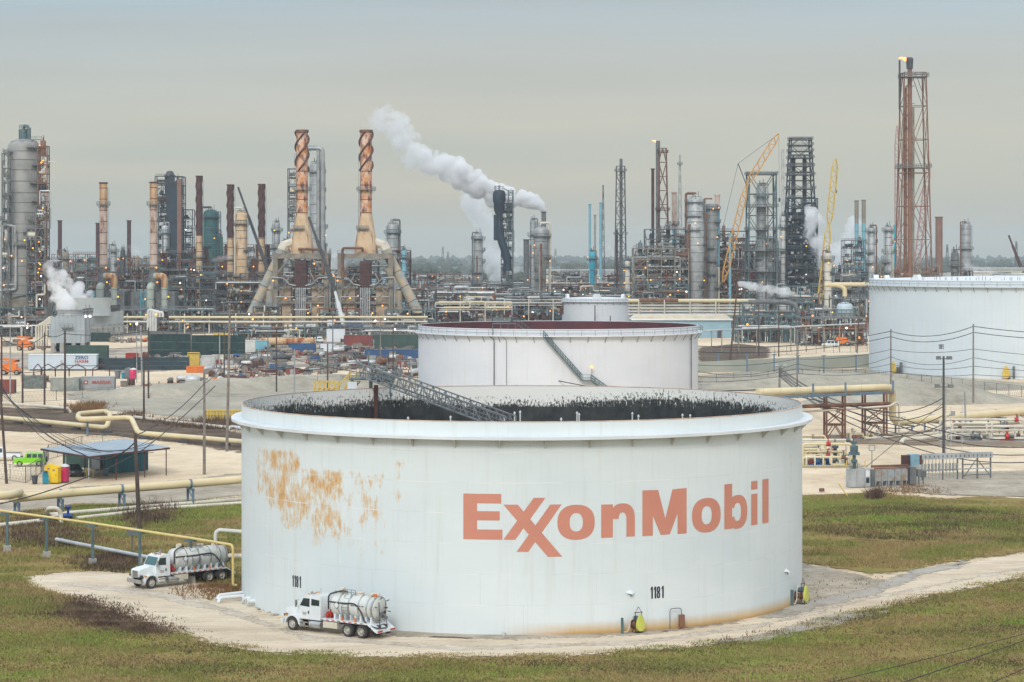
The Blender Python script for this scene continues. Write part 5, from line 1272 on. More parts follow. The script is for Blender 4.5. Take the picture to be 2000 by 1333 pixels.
o, b = pipeline('silver clad pipe on low stands running behind the parked truck', [W(110, 1054, .7), W(160, 1064, .7), W(300, 1091, .7), W(420, 1112, .7)], .2, m_silver2)
for px, py in ((118, 1062), (187, 1078), (255, 1092)):
 mb = MB(); q = Vector(G(px, py) + (0,)) - b; mb.box(q.x, q.y, .25, .7, .5, .5, .5); mb.build('footing', m_concrete, o)
pipeline('white pipe stub with elbow meeting the tank left side above the truck', [V(421, 207, 3.4), V(421, 207, 4.9), V(428, 207, 5.15), V(476, 206, 5.1)], .17, m_white_old)
pipeline('cream pipe pair end meeting the tank beside the rear of the truck', [V(448, 206.5, 2.9), V(476, 205.5, 3.0)], .2, m_pale)
pipeline('white bent pipe lying by the tank foot, rear one', [W(424, 1172, .15), W(428, 1163, .5), W(474, 1158, .5)], .15, m_white, bend=.4)
pipeline('white bent pipe lying by the tank foot, front one', [W(426, 1178, .15), W(430, 1168, .5), W(476, 1164, .5)], .15, m_white, bend=.4)
m_cr2 = m_cream
o, b = pipeline('cream pipe with a raised expansion loop on the brown soil', [V(-60, 415, .9), V(0, 408, .9), V(208, 384, .9), V(216, 388, 2.9), V(205, 392, 3.1), V(154, 386, 3.1), V(152, 380, 3.0), V(158, 376, 2.9), V(256, 380, 2.9), V(270, 373, .9), V(400, 362, .9), V(560, 348, .9)], .42, m_cr2, bend=1.1)
for px, Y in ((36, 404), (91, 397.5), (149, 391), (208, 384), (282, 372), (358, 365), (440, 358.5)):
 mb = MB(); q = Vector(V(px, Y, 0)) - b; mb.box(q.x, q.y, .2, 1.6, .8, .42); mb.build('saddle', m_dgrey, o)
mb = MB(); q = Vector(V(171, 378, 0)) - b; mb.bar(q, q + Vector((0, 0, 2.5)), .3); mb.build('support_post', m_blue, o)
pipeline('long pale pipe at the yard edge in front of the red container', [W(-60, 783, .5), W(0, 787, .5), W(132, 798, .5), W(138, 806, .1)], .3, m_pale)
pipeline('pale pipe half hidden by brush behind the expansion loop', [W(262, 815, .4), W(336, 824, .4), W(384, 829, .4), W(450, 836, .4)], .3, m_pale)
pipeline('short white pipe lying beside the tank rim on brown soil', [W(445, 838, .3), W(452, 834, .3), W(480, 838, .3)], .3, m_white)
t = thing('yellow_barrier', 'yellow framed barrier wall above the brown soil left of the tank', 'barrier', W(436, 822, 0))
mb = MB(); wb_ = 72 * 412 / F
for z in (.3, 1.0, 1.7): mb.boxz(-wb_ / 2, wb_ / 2, -.05, .05, z, z + .22)
for k in range(13): x = -wb_ / 2 + k * wb_ / 12; mb.boxz(x - .14, x + .14, -.09, .09, 0, 2.0)
mb.build('frame', m_yellow, t)
mb = MB(); mb.boxz(-wb_ / 2, wb_ / 2, .2, .3, .1, 1.8); mb.build('backing_panel', m_pale, t)
# right side: pipe bridge
b0, b1 = V(1480, 362, 8.1), V(1733, 376, 8.1)
o, b = pipeline('fat cream pipe crossing a steel bridge and dropping to low supports', [b0, b1, V(1743, 378, 7.6), V(1743, 379, 2.9), V(1752, 380, 2.2), V(1830, 386, 2.3), V(2100, 414, 2.4)], .62, m_cream, n=16, bend=1.6)
for px in (1765, 1822, 1880, 1946, 2003):
 Y = 380 + (px - 1752) * (414 - 380) / 348.; goal(o, b, V(px, Y, 0), (V(2100, 414, 0)[0] - V(1752, 380, 0)[0], 34), 2.3, 3.4, r=.62)
br = bpy.data.objects.new('bridge', None); COL.objects.link(br); br.parent = o
mb = MB(); dv = Vector(b1) - Vector(b0); sd_ = Vector((-dv.y, dv.x, 0)).normalized()
for k in (-1.4, 1.4):
 mb.bar(Vector(b0) - b + sd_ * k + Vector((0, 0, -.75)), Vector(b1) - b + sd_ * k + Vector((0, 0, -.75)), .42)
for k in range(9): q = Vector(b0).lerp(Vector(b1), k / 8) - b; mb.bar(q - sd_ * 1.4 + Vector((0, 0, -.75)), q + sd_ * 1.4 + Vector((0, 0, -.75)), .2); mb.bar(q - sd_ * 1.4 + Vector((0, 0, -.9)), q - sd_ * 1.4 + Vector((0, 0, 1.2)), .28 if k in (3, 5, 8) else .02)
mb.build('girder', m_blue, br)
def tower_leg(px, py, m=m_rust):
 pass
for pa_, pb_ in ((1612, 1648), (1687, 1729)):
 mb = MB(); Y = 371 if pa_ < 1650 else 375; w = (pb_ - pa_) * Y / F; q = Vector(V((pa_ + pb_) / 2, Y, 0)) - b
 for sx in (-w / 2, w / 2):
  for sy in (-1.4, 1.4): mb.bar(q + Vector((sx, sy, 0)), q + Vector((sx, sy, 7.4)), .3)
 for sy in (-1.4, 1.4):
  mb.bar(q + Vector((-w / 2, sy, 4.9)), q + Vector((w / 2, sy, 4.9)), .26); mb.bar(q + Vector((-w / 2, sy, 2.4)), q + Vector((w / 2, sy, 2.4)), .2)
  mb.bar(q + Vector((-w / 2, sy, 2.4)), q + Vector((w / 2, sy, 4.9)), .14); mb.bar(q + Vector((-w / 2, sy, .1)), q + Vector((0, sy, 2.4)), .14); mb.bar(q + Vector((w / 2, sy, .1)), q + Vector((0, sy, 2.4)), .14); mb.bar(q + Vector((-w / 2, sy, 4.9)), q + Vector((w / 2, sy, 2.4)), .14)
  mb.bar(q + Vector((-w / 2 - 1, sy, 7.3)), q + Vector((w / 2 + 1, sy, 7.3)), .26)
 mb.build('trestle', m_rust, br)
pipeline('rust brown pipe on the middle level of the steel bridge', [V(1500, 364, 5.6), V(1738, 374, 5.6)], .3, m_rust)
pipeline('thin cream pipe leaving the bridge trestles and looping down', [V(1560, 368, 4.6), V(1738, 372, 5.3), V(1750, 373, 5.9), V(1756, 373.5, 5.5), V(1756, 374, .8)], .17, m_pale, bend=.5)
pipeline('pale pipe low on the ground leading to a grey elbow right of the bridge', [W(1760, 866, .2), W(1764, 858, .7), W(1800, 857, .7), W(1870, 848, .7), W(1990, 838, .7)], .34, m_pale, bend=.8)
pipeline('grey brown pipe on the ground below the fat cream pipe at right', [W(1700, 852, .4), W(1760, 848, .4), W(1850, 838, .5), W(1990, 826, .5)], .22, m_beige)
pipeline('pale pipe parallel to the grey brown one at right', [W(1690, 857, .3), W(1790, 850, .3), W(1860, 843, .3), W(2000, 832, .3)], .2, m_pale)
# the two manifolds: loops of cream pipe, valves and pumps
def manifold(label, px, py, w, d, n, seed, m=m_cream, hh=2.4, rz=0.0, pumps=()):
 rr = random.Random(seed); t = thing('pipe_manifold', label, 'pipe manifold', gp_(px, py, .08), rz)
 for k in range(n):
  y = -d / 2 + d * (k + .5) / n; z = rr.uniform(.6, hh); x0 = -w / 2 + rr.uniform(0, w * .15); x1 = w / 2 - rr.uniform(0, w * .45); r = rr.choice((.13, .16, .2, .24))
  mb = MB(); q = rr.random()
  pts = [(x0, y, 0), (x0, y, z), (x1, y, z), (x1, y, 0)] if q < .5 else [(x0, y, 0), (x0, y, z), ((x0 + x1) / 2, y, z), ((x0 + x1) / 2, y - .8, z), ((x0 + x1) / 2, y - .8, .3), (x1, y - .8, .3), (x1, y - .8, 0)]
  mb.path(pts, r, 8, .45); mb.build('pipe', rr.choice((m, m_pale, m, m_pale)), t)
  if rr.random() < .75:
   mb = MB(); x = rr.uniform(x0 + .8, x1 - .5); zz_ = pts[-2][2]; yy = pts[-2][1]
   x = min(x, x1 - .4); mb.tube((x - .3, yy, zz_), (x + .3, yy, zz_), r * 1.7, 10); mb.tube((x, yy, zz_), (x, yy, zz_ + .9), .07, 6); mb.tube((x, yy, zz_ + .88), (x, yy, zz_ + .94), .28, 12)
   mb.build('valve', rr.choice((m_rust, m_red, m_grey, m_drust)), t)
 for k in range(max(3, n // 3)):
  mb = MB(); x = -w / 2 + w * (k + .5) / max(3, n // 3); z = rr.uniform(.8, 1.6)
  mb.path([(x, -d / 2, .2), (x, -d / 2, z), (x, d / 2, z), (x, d / 2, 0)], .12, 8, .3); mb.build('cross_pipe', m_pale, t)
 for (x, y, m_) in pumps:
  p = bpy.data.objects.new('pump', None); COL.objects.link(p); p.parent = t; p.location = (x, y, 0)
  mb = MB(); mb.lathe_axis([(.01, -.3), (.42, -.3), (.5, 0), (.42, .3), (.01, .3)], (0, 0, .75), (1, 0, 0), 16); mb.tube((0, 0, .75), (0, 0, 1.5), .18, 10); mb.tube((0, 0, 1.45), (0, 0, 1.5), .3, 12); mb.box(0, 0, .18, 2.2, .8, .3); mb.build('casing', m_, p)
  mb = MB(); mb.tube((.4, 0, .75), (1.1, 0, .75), .3, 12); mb.tube((.35, 0, .75), (.5, 0, .75), .12, 8); mb.build('motor', m_grey if m_ is not m_grey else m_teal, p)
 mb = MB(); mb.boxz(-w / 2 - .4, w / 2 + .4, -d / 2 - .9, d / 2 + .5, -.05, .06); mb.build('slab', m_concrete, t)
 return t
m_pb = mat('pump_blue', (.02, .14, .36), None, .4)
mf = manifold('crowded cream pipe manifold with blue pumps beside the tank right edge', 1612, 905, 8.2, 13, 22, 4, hh=3.7, pumps=((-1.8, -5.4, m_pb), (-.3, -4.6, m_pb), (2.4, -4.8, m_rust)))
mb = MB(); mb.bar((-5, -7.0, .2), (5, -6.8, .2), .14); 
for x in (-4, -1, 2, 4.6): mb.bar((x, -7, 0), (x, -7, .95), .1)
mb.build('yellow_guard_rail', m_yellow, mf)
mb = MB()
for x, y, z in ((.9, -3.5, 3.6), (3.6, -3.0, 4.2)):
 mb.tube((x, y, .3), (x, y, z - 1.2), .28, 12); mb.tube((x, y, z - 1.2), (x, y, z - .9), .5, 14); mb.tube((x, y, z - .9), (x, y, z), .12, 8)
 for k in range(5): mb.tube((x, y, .6 + k * .45), (x, y, .66 + k * .45), .4, 12)
mb.build('strainer', m_teal, mf)
manifold('cream pipe manifold with red valves beyond the floodlight pole at the right edge', 1925, 858, 16, 9, 15, 9, hh=2.9, m=m_pale, pumps=((-3, -4.5, m_grey), (2.5, -4.6, m_red), (6.6, -4.2, m_ctn_t)))
manifold('small pipe cluster with yellow valves in front of the bridge trestles', 1690, 858, 6, 2, 4, 12, hh=.9)
# ---- switchgear cabinets and junction rack
t = thing('switchgear', 'row of grey electrical cabinets with rusty transformer boxes behind', 'electrical cabinets', gp_(1682, 952, .07), radians(18))
for k, (x, w, h_, m_) in enumerate(((-1.4, .95, 2.35, m_ctn_g), (-.35, 1.1, 2.3, m_ctn_g), (.62, .75, 2.4, m_silver2), (1.35, .6, 2.2, m_grey))):
 mb = MB(); mb.box(x, 0, h_ / 2, w, 1.2, h_); mb.boxz(x - w / 2 + .06, x + w / 2 - .06, -.63, -.6, .15, h_ - .12); mb.box(x + w * .32, -.65, h_ * .5, .05, .05, .3); mb.build('cabinet', m_, t)
mb = MB(); mb.boxz(.38, .84, -.64, -.62, .5, 1.2); mb.build('dark_screen', m_navy, t); mb = MB(); mb.boxz(.36, .86, -.66, -.64, 1.35, 2.1); mb.build('notice', m_white, t)
m_tr = mat('rusty_blue_box', (.30, .38, .42), (.30, .20, .13), .7, scale=1.4, rust=.2)
for k in range(5):
 mb = MB(); x = 2.3 + k * .95; mb.box(x, .4, 1.35, .9, 1.1, 1.5); mb.boxz(x - .36, x + .36, -.18, -.15, .7, 2.0); mb.boxz(x - .4, x - .3, -.1, .9, 0, .6); mb.boxz(x + .3, x + .4, -.1, .9, 0, .6); mb.build('transformer_box', m_tr, t)
mb = MB(); mb.box(7.4, .5, 1.2, .9, 1.2, 2.2); mb.box(8.4, .3, 1.5, .7, .7, .9); mb.box(9.2, .6, 1.3, .6, .6, .8); mb.bar((8.4, .3, 0), (8.4, .3, 1.2), .12); mb.bar((9.2, .6, 0), (9.2, .6, 1), .12); mb.build('cabinet', m_grey, t)
mb = MB(); mb.bar((1.9, .9, 2.45), (7.2, .9, 2.45), .3); mb.bar((1.9, .2, 2.25), (7.2, .2, 2.25), .16); mb.build('cable_tray', m_rust, t)
for k in range(6):
 mb = MB(); mb.path([(-1.7 + k * .2, -.3, 2.3), (-1.7 + k * .2, -.3, 3.0), (-1.3 + k * .1, 0, 3.3)], .045, 6, .2); mb.build('conduit', m_teal, t)
mb = MB(); mb.tube((-1.0, 0, 2.3), (-1.0, 0, 4.2), .22, 12); mb.tube((-1.0, 0, 3.2), (-1.0, 0, 3.5), .4, 14); mb.tube((-1.0, 0, 4.1), (-1.0, 0, 4.45), .75, 16, .7); mb.tube((-1.0, 0, 4.45), (-1.0, 0, 5.3), .5, 14); mb.tube((-1, 0, 5.3), (-1, 0, 5.5), .3, 12, .1); mb.build('bushing_stack', m_teal, t)
t = thing('junction_rack', 'long grey beam on posts carrying a row of junction boxes', 'equipment rack', gp_(1800, 940, .07), radians(19))
mb = MB(); mb.boxz(0, 10.6, -.14, .14, 2.75, 3.5); mb.boxz(-1.6, 10.6, -.1, .1, 1.25, 1.4); mb.build('beam', m_ctn_g, t)
for k in range(16): mb = MB(); mb.box(.5 + k * .65, -.15, 3.1, .16, .03, .3); mb.build('beam_bracket', m_grey, t)
for x in (.2, 3.2, 5.4, 6.2, 8.4, 10.4): mb = MB(); mb.bar((x, .1, 0), (x, .1, 2.8), .16); mb.build('post', m_grey, t)
mb = MB(); mb.bar((6.4, .1, .3), (8.2, .1, 2.5), .1); mb.bar((8.4, .1, 2.5), (10.3, .1, .4), .1); mb.bar((6.2, .1, .5), (10.4, .1, .5), .12); mb.bar((6.2, .1, 1.9), (10.4, .1, 1.9), .12); mb.build('brace', m_grey, t)
for k in range(11):
 mb = MB(); x = -.1 + k * .52; mb.tube((x, -.25, 1.15), (x, -.25, 2.2), .17, 10); mb.tube((x, -.25, 2.2), (x, -.25, 2.75), .05, 6); mb.tube((x, -.25, .2), (x, -.25, 1.15), .045, 6); mb.build('junction_box', m_silver, t)
mb = MB(); mb.box(-1.6, 0, 1.0, 2.4, 1.3, 2.0); mb.build('concrete_base', m_concrete, t)
mb = MB(); mb.box(-1.25, 0, 2.75, 1.3, 1.0, 1.5, .1); mb.box(-1.25, -.52, 2.75, 1.2, .05, .06); mb.build('blue_box', mat('pale_blue_enamel', (.24, .42, .52), None, .4), t)
mb = MB(); mb.box(-2.4, 0, 2.75, .85, .8, 1.3, .1); mb.box(-.4, 0, 2.75, .35, .8, 1.2, .1); mb.build('rusty_cabinet', m_drust, t)
t = thing('warning_post', 'thin leaning yellow guard post in front of the cabinets', 'post', gp_(1657, 973, .07)); mb = MB(); mb.tube((0, 0, 0), (-1.1, .6, 1.6), .07, 8); mb.build('pole', m_yellow, t); mb = MB(); mb.tube((0, 0, 0), (0, 0, .12), .16, 10); mb.build('foot', m_concrete, t)
t = thing('metal_stand', 'small pale blue framed sign stand behind the cabinets', 'sign stand', gp_(1703, 918, .07)); mb = MB(); mb.bar((0, 0, 0), (0, 0, 2.6), .1); mb.build('post', m_grey, t)
mb = MB(); mb.bar((-.4, 0, 2.6), (.4, 0, 2.6), .08); mb.bar((-.4, 0, 3.3), (.4, 0, 3.3), .08); mb.bar((-.4, 0, 2.6), (-.4, 0, 3.3), .08); mb.bar((.4, 0, 2.6), (.4, 0, 3.3), .08); mb.build('sign_frame', m_blue, t)
t = thing('brick_block', 'small reddish block lying on the dirt near the tank', 'block', gp_(1605, 962, .07)); mb = MB(); mb.box(0, 0, .22, .6, .4, .36, .2); mb.box(.02, 0, .42, .5, .3, .04, .2); mb.build('block', m_rust, t)
# ---------------------------------------------------------------- poles and overhead cables
POLE = {}
def pole(key, px, ytop, ybot, label, m=m_wood, r=.17, lean=0, arm=0, name='utility_pole', cat='utility pole', parts=True):
 x, y = G(px, ybot); zt = Z(ytop, y); dx = lean * y / F
 t = thing(name, label, cat, (x, y, 0), 0, 'utility poles')
 mb = MB(); mb.tube((0, 0, 0), (dx, 0, zt), r, 8, r * .7); mb.build('pole', m, t)
 if arm:
  mb = MB(); mb.bar((dx - arm, 0, zt - .9), (dx + arm, 0, zt - .9), .16); mb.build('crossarm', m_wood2, t)
  for k in (-1, -.4, .4, 1):
   mb = MB(); mb.tube((dx + k * arm * .9, 0, zt - .85), (dx + k * arm * .9, 0, zt - .5), .08, 6, .05); mb.build('insulator', m_grey, t)
 POLE[key] = (x + dx, y, zt)
 return t
pole('a', 13, 742, 945, 'dark leaning wooden pole at the left edge near the white pickup', lean=-14, r=.2)
pole('b', 3, 655, 792, 'dark wooden pole at the left edge of the yard road', r=.22)
pole('c', 44, 668, 794, 'dark wooden pole in front of the orange lift', r=.2)
pole('d', 87, 650, 793, 'dark wooden pole in front of the white site trailer left end', r=.2)
pole('e', 127, 646, 808, 'dark wooden pole in front of the site trailer middle', r=.24)
pole('f', 20, 642, 783, 'pale grey thin pole left of the orange lift', m_silver, r=.16)
pole('g', 290, 640, 779, 'dark wooden pole right of the pink portable toilet', r=.2)
pole('h', 281, 688, 823, 'dark pole standing on the brown soil behind the expansion loop', r=.2)
pole('i', 278, 636, 775, 'pale concrete pole in front of the dark wall', m_silver, r=.2, lean=-3)
pole('j', 267, 642, 748, 'thin grey pole beside the pink portable toilet', m_silver, r=.12)
pole('k', 399, 728, 927, 'pale wooden pole standing on sandy dirt left of the tank', m_wood2, r=.22)
pole('l', 443, 605, 882, 'tall grey pole with curved wire just left of the tank', m_wood2, r=.24, lean=6)
pole('m', 272, 846, 1034, 'vine covered wooden pole with pegs near the junction box', r=.26, lean=-8)
for k, (px, a_, b_, lab, mm) in enumerate(((429, 652, 736, 'pale pole with yellow board in front of the green netting', m_silver), (523, 655, 722, 'pale concrete pole at the laydown yard edge', m_wood2), (540, 640, 766, 'dark pole between pale pole and laydown pallets', m_wood), (575, 682, 769, 'light grey steel pole with transformer at laydown yard edge', m_silver),
  (640, 672, 765, 'dark pole directly left of the yellow stair', m_wood), (650, 600, 700, 'thin tall pole in front of the white crane boom', m_grey), (743, 622, 716, 'thin brown pole in front of the blue skip', m_wood2), (768, 640, 746, 'dark pole behind the rim platform', m_wood), (438, 640, 742, 'thin brown pole left of the site office', m_wood))):
 pole('y%d' % k, px, a_, b_, lab, mm, r=.19)
for k, (px, a_, b_, lab, mm) in enumerate(((850, 683, 770, 'wooden pole with cable box in front of the wide tank left side', m_wood2), (1041, 705, 772, 'short wooden pole in front of the wide tank middle', m_wood2), (1110, 676, 772, 'wooden pole crossing the diagonal stair', m_wood2), (1237, 731, 772, 'shortest wooden stub pole in front of the wide tank', m_wood2), (1353, 662, 772, 'wooden pole at the wide tank right end', m_wood2),
  (1522, 718, 782, 'short pale pole with two small floodlights', m_wood2), (1557, 645, 778, 'tall pale wooden pole in front of the concrete wall', m_wood2), (1740, 643, 762, 'wooden pole in front of the right tank left part', m_wood2), (1901, 633, 790, 'tall wooden pole in front of the right tank', m_wood2), (1887, 765, 852, 'short tilted concrete pole behind the junction rack', m_silver),
  (1521, 598, 697, 'dark pole behind the concrete wall below the grey outlet pipe', m_wood), (1482, 592, 697, 'dark pole left of the grey outlet pipe', m_wood), (1674, 568, 690, 'leaning dark pole next to the blue truck', m_wood), (1426, 570, 704, 'leaning dark pole right of the pale blue building', m_wood),
  (1192, 617, 640, 'dark pole in front of the small covered tank', m_wood), (1162, 596, 640, 'thick dark pole in front of the small covered tank', m_wood), (1288, 588, 640, 'dark pole right of the small covered tank', m_wood))):
 pole('r%d' % k, px, a_, b_, lab, mm, r=.2 if k < 13 else .3, lean=13 if k == 13 else (6 if k == 12 else (-3 if k == 9 else 0)))
t = pole('F', 1843, 696, 888, 'tall dark steel floodlight pole in front of the right tank', m_dgrey, r=.22, name='floodlight_pole', cat='floodlight pole'); x, y, zt = POLE['F']
mb = MB(); mb.bar((-.9, 0, zt - .4), (.9, 0, zt - .4), .1); mb.bar((-1.1, 0, zt - 4.6), (1.1, 0, zt - 4.6), .1); mb.build('crossbar', m_dgrey, t)
for dx, dz in ((-.8, -.4), (.8, -.4), (-1, -4.6), (1, -4.6)):
 mb = MB(); mb.box(dx, -.25, zt + dz + .15, .75, .5, .5, .2 * dx); mb.build('floodlight', m_grey, t)
mb = MB(); mb.tube((.35, .1, 0), (.35, .1, 10.2), .05, 6); mb.tube((.5, -.1, zt - 9), (1.2, -.1, zt - 8.6), .15, 8); mb.tube((1.4, -.1, zt - 8.9), (1.4, -.1, zt - 8.2), .3, 10); mb.build('conduit', m_silver, t)
for k_, px in enumerate((1879, 1857)):
 pole('q%d' % k_, px, 795 if k_ else 790, 887, 'thin pale conduit mast beside the floodlight pole' + (', nearer one' if k_ else ', farther one'), m_silver2, r=.05)
def cable(label, pts, sag=1.0, r=.035, group='overhead cables'):
 r *= 1.5 if pts[0][1] > 200 else 1
 mb = MB(); Q = []
 for a, b_ in zip(pts, pts[1:]):
  a = Vector(a); b_ = Vector(b_)
  for i in range(13):
   u = i / 12; q = a.lerp(b_, u); q.z -= sag * 4 * u * (1 - u)
   if Q and i == 0: continue
   Q.append(q)
 mb.sweep(Q, r, 5); o = mb.build('cable', m_wire, None); return tag(o, label, 'overhead cable', group)
P_ = POLE
def dz(p, d): return (p[0], p[1], p[2] + d)
rt_ = [P_['r0'], P_['r2'], P_['r4'], P_['r7'], P_['r8'], (P_['r8'][0] + 45, 470, 15.5)]
for k, d in enumerate((-.3, -1.5)):
 cable('black cable along the top of the poles before the wide tank, %s line' % ('upper', 'second')[k], [dz(p, d - (5.2 if i < 1 else 3.6 if i < 2 else 1.2 if i < 3 else .2)) for i, p in enumerate(rt_)], 1.5, .05)
for k, (d, s_) in enumerate(((-4.5, .7), (-7, 1.6), (-8.6, .9), (-9.8, .6))):
 cable('%s black cable crossing in front of the wide tank and right tank' % ('third highest', 'thin sagging', 'low', 'lowest')[k], [dz(P_['r0'], -2 - k * 1.1), dz(P_['r2'], -3.5 - k * 1.4), dz(P_['r4'], -5.5 - k * 1.2), dz(P_['r6'], -6 - k), dz(P_['r7'], -4.5 - k * 1.6), dz(P_['r8'], -5 - k * 1.7), (P_['r8'][0] + 45, 470, 8 - k)], s_, .035)
cable('heavy black cable slanting down from the left pole of the wide tank to the bridge', [dz(P_['r0'], -.6), (X(1180, 450), 450, 3.4), (X(1500, 430), 430, 4.6), (X(1750, 390), 390, 3)], .4, .06)
for k in range(4):
 cable('cable from the short floodlit pole to the big floodlight pole, %s from the top' % ('first', 'second', 'third', 'fourth')[k], [dz(P_['r5'], -.2 - .5 * k), (X(1700, 350), 350, 6.2 - 1.1 * k), dz(P_['F'], -6.2 - 1.3 * k)], 1.2, .045)
 cable('cable fanning from the short floodlit pole over the manifold, %s from the top' % ('first', 'second', 'third', 'fourth')[k], [dz(P_['r5'], -.5 * k), (X(1760, 330), 330, 6.4 - 1.2 * k), (X(2080, 320), 320, 4.6 - 1.0 * k)], 1.6, .045)
cable('guy wire rising from the dirt to the floodlight pole', [G(1690, 915) + (.1,), dz(P_['F'], -7)], 0, .03)
# left side cables
cable('black cable between the leaning left pole and the vine covered pole', [dz(P_['a'], -.8), (X(160, 262), 262, 7.2), dz(P_['m'], -1.0)], 1.2, .05)
cable('long black cable rising from the left edge over the fat cream pipe', [(X(-60, 250), 250, 2.2), (X(130, 266), 266, 3.3), (X(280, 290), 290, 5.3), (X(420, 330), 330, 11)], .3, .045)
for k in range(5):
 cable('thin cable fanning from the leaning pole over the carport roof, number %s' % ('one', 'two', 'three', 'four', 'five')[k], [dz(P_['a'], -.3 - .35 * k), (X(90 + 25 * k, 300), 300, 5.6 - .3 * k), (X(300, 310), 310, 3.2 + .5 * k)], .8, .025)
cable('cable from the vine covered pole to the pale pole and tall grey pole', [dz(P_['m'], -.3), dz(P_['k'], -1.5), dz(P_['l'], -6)], .8, .04)
cable('curved black cable hanging from the tall grey pole to the yard poles', [dz(P_['l'], -9.5), (X(470, 420), 420, 10.0), dz(P_['y3'], -4), dz(P_['y4'], -5), dz(P_['r0'], -6)], .6, .05)
for k, (a, b_, d) in enumerate((('b', 'c', -.5), ('c', 'd', -.5), ('d', 'e', -.4), ('e', 'g', -.6), ('b', 'c', -6), ('c', 'e', -6), ('e', 'g', -6.5), ('g', 'y2', -5), ('y2', 'y4', -5))):
 cable('yard cable strung %s between neighbouring wooden poles, span %s' % ('high' if d > -3 else 'low', ('one', 'two', 'three', 'four', 'five', 'six', 'seven', 'eight', 'nine')[k]), [dz(P_[a], d), dz(P_[b_], d)], .6, .045)
cable('foreground cable crossing the bottom right corner, upper thin one', [(X(1500, 120), 120, 6.9), (X(2100, 130), 130, 9.3)], .1, .02)
cable('foreground cable crossing the bottom right corner, middle one', [(X(1700, 110), 110, 9.0), (X(2100, 118), 118, 11.1)], .05, .022)
cable('foreground cable crossing the bottom right corner, lowest one', [(X(1850, 105), 105, 9.6), (X(2100, 112), 112, 10.9)], .05, .022)
# ---------------------------------------------------------------- fences and walls
def fence(label, pts, h, step, m=m_grey, wires=6, name='chain_link_fence', cat='fence', r=.05):
 P = [Vector((*G(*p), 0)) for p in pts]; t = thing(name, label, cat, tuple(P[0])); o = P[0]
 mw = MB()
 for a, b_ in zip(P, P[1:]):
  L = (b_ - a).length; n = max(1, int(L / step))
  for i in range(n + 1):
   q = a.lerp(b_, i / n) - o; mb = MB(); mb.tube(q, q + Vector((0, 0, h)), r, 6); mb.build('post', m, t)
  for k in range(wires + 1): z = h * .04 + h * .94 * k / wires; mw.tube(a - o + Vector((0, 0, z)), b_ - o + Vector((0, 0, z)), r * (.7 if k in (0, wires) else .22), 4)
  nd = int(L / .9)
  for i in range(nd):
   q = a.lerp(b_, i / nd) - o; q2 = a.lerp(b_, min(1, (i + 1.5) / nd)) - o; mw.tube(q + Vector((0, 0, .1)), q2 + Vector((0, 0, h)), .011, 3, caps=False); mw.tube(q + Vector((0, 0, h)), q2 + Vector((0, 0, .1)), .011, 3, caps=False)
 mw.build('wire_mesh', m, t)
 return t
fence('chain link fence along the basin before the right tank', [(1365, 752), (1500, 745), (1600, 740), (1690, 742), (1800, 752), (1900, 765), (2020, 779)], 2.4, 5, r=.06)
fence('chain link fence along the yard road in front of the containers', [(-20, 790), (110, 783), (260, 775), (360, 767), (480, 757), (620, 755), (815, 748)], 2.2, 6, r=.05)
fence('leaning fence with barbed top on the yard side of the concrete wall', [(1365, 703), (1440, 700), (1560, 692), (1694, 688)], 2.6, 6, r=.06)
fence('pale chain link fence enclosing the cars left of the carport', [(-10, 935), (50, 944), (80, 925), (95, 898), (160, 880), (240, 872)], 2.2, 3.5, r=.045)
t = thing('concrete_wall', 'long grey green concrete containment wall left of the right tank', 'wall', (0, 0, 0))
a = Vector((*G(1350, 729), 0)); b_ = Vector((*G(1697, 718), 0)); n = (b_ - a); n = Vector((-n.y, n.x, 0)).normalized() * .4
mb = MB(); za_, zb2 = 2.7, 3.5
vs = [tuple(a), tuple(b_), tuple(b_ + n), tuple(a + n)]; vs += [(v[0], v[1], (za_ if i in (0, 3) else zb2)) for i, v in enumerate(vs)]
mb.add(vs, [(3, 2, 1, 0), (4, 5, 6, 7), (0, 1, 5, 4), (1, 2, 6, 5), (2, 3, 7, 6), (3, 0, 4, 7)]); mb.build('wall_panel', mat('mossy_concrete', (.36, .38, .34), (.28, .30, .25), .85, scale=.08, bump=.2), t)
for k, px in enumerate((1403, 1459, 1512, 1559, 1609, 1672)):
 x, y = G(px, 727 + (3 if px > 1550 else 0)); t = thing('lamp_post', 'blue steel post before the concrete wall, number %s from the left' % ('one', 'two', 'three', 'four', 'five', 'six')[k], 'post', (x, y, 0), 0, 'blue steel posts')
 mb = MB(); mb.bar((0, 0, 0), (0, 0, 4.4), .34); mb.build('pole', m_blue, t); mb = MB(); mb.bar((-.6, 0, 4.45), (.6, 0, 4.45), .2); mb.build('cap', m_blue, t)
t = thing('floodlight_pair', 'pair of small grey floodlights on a bar near the pipe bridge', 'floodlight', V(1525, 500, 0)); mb = MB(); mb.bar((0, 0, 0), (0, 0, 5.6), .1); mb.bar((-1, 0, 5.4), (1, 0, 5.4), .08); mb.build('stand', m_grey, t)
for s_ in (-1, 1): mb = MB(); mb.box(s_ * .9, -.1, 5.8, .7, .4, .5); mb.build('floodlight', m_silver2, t)
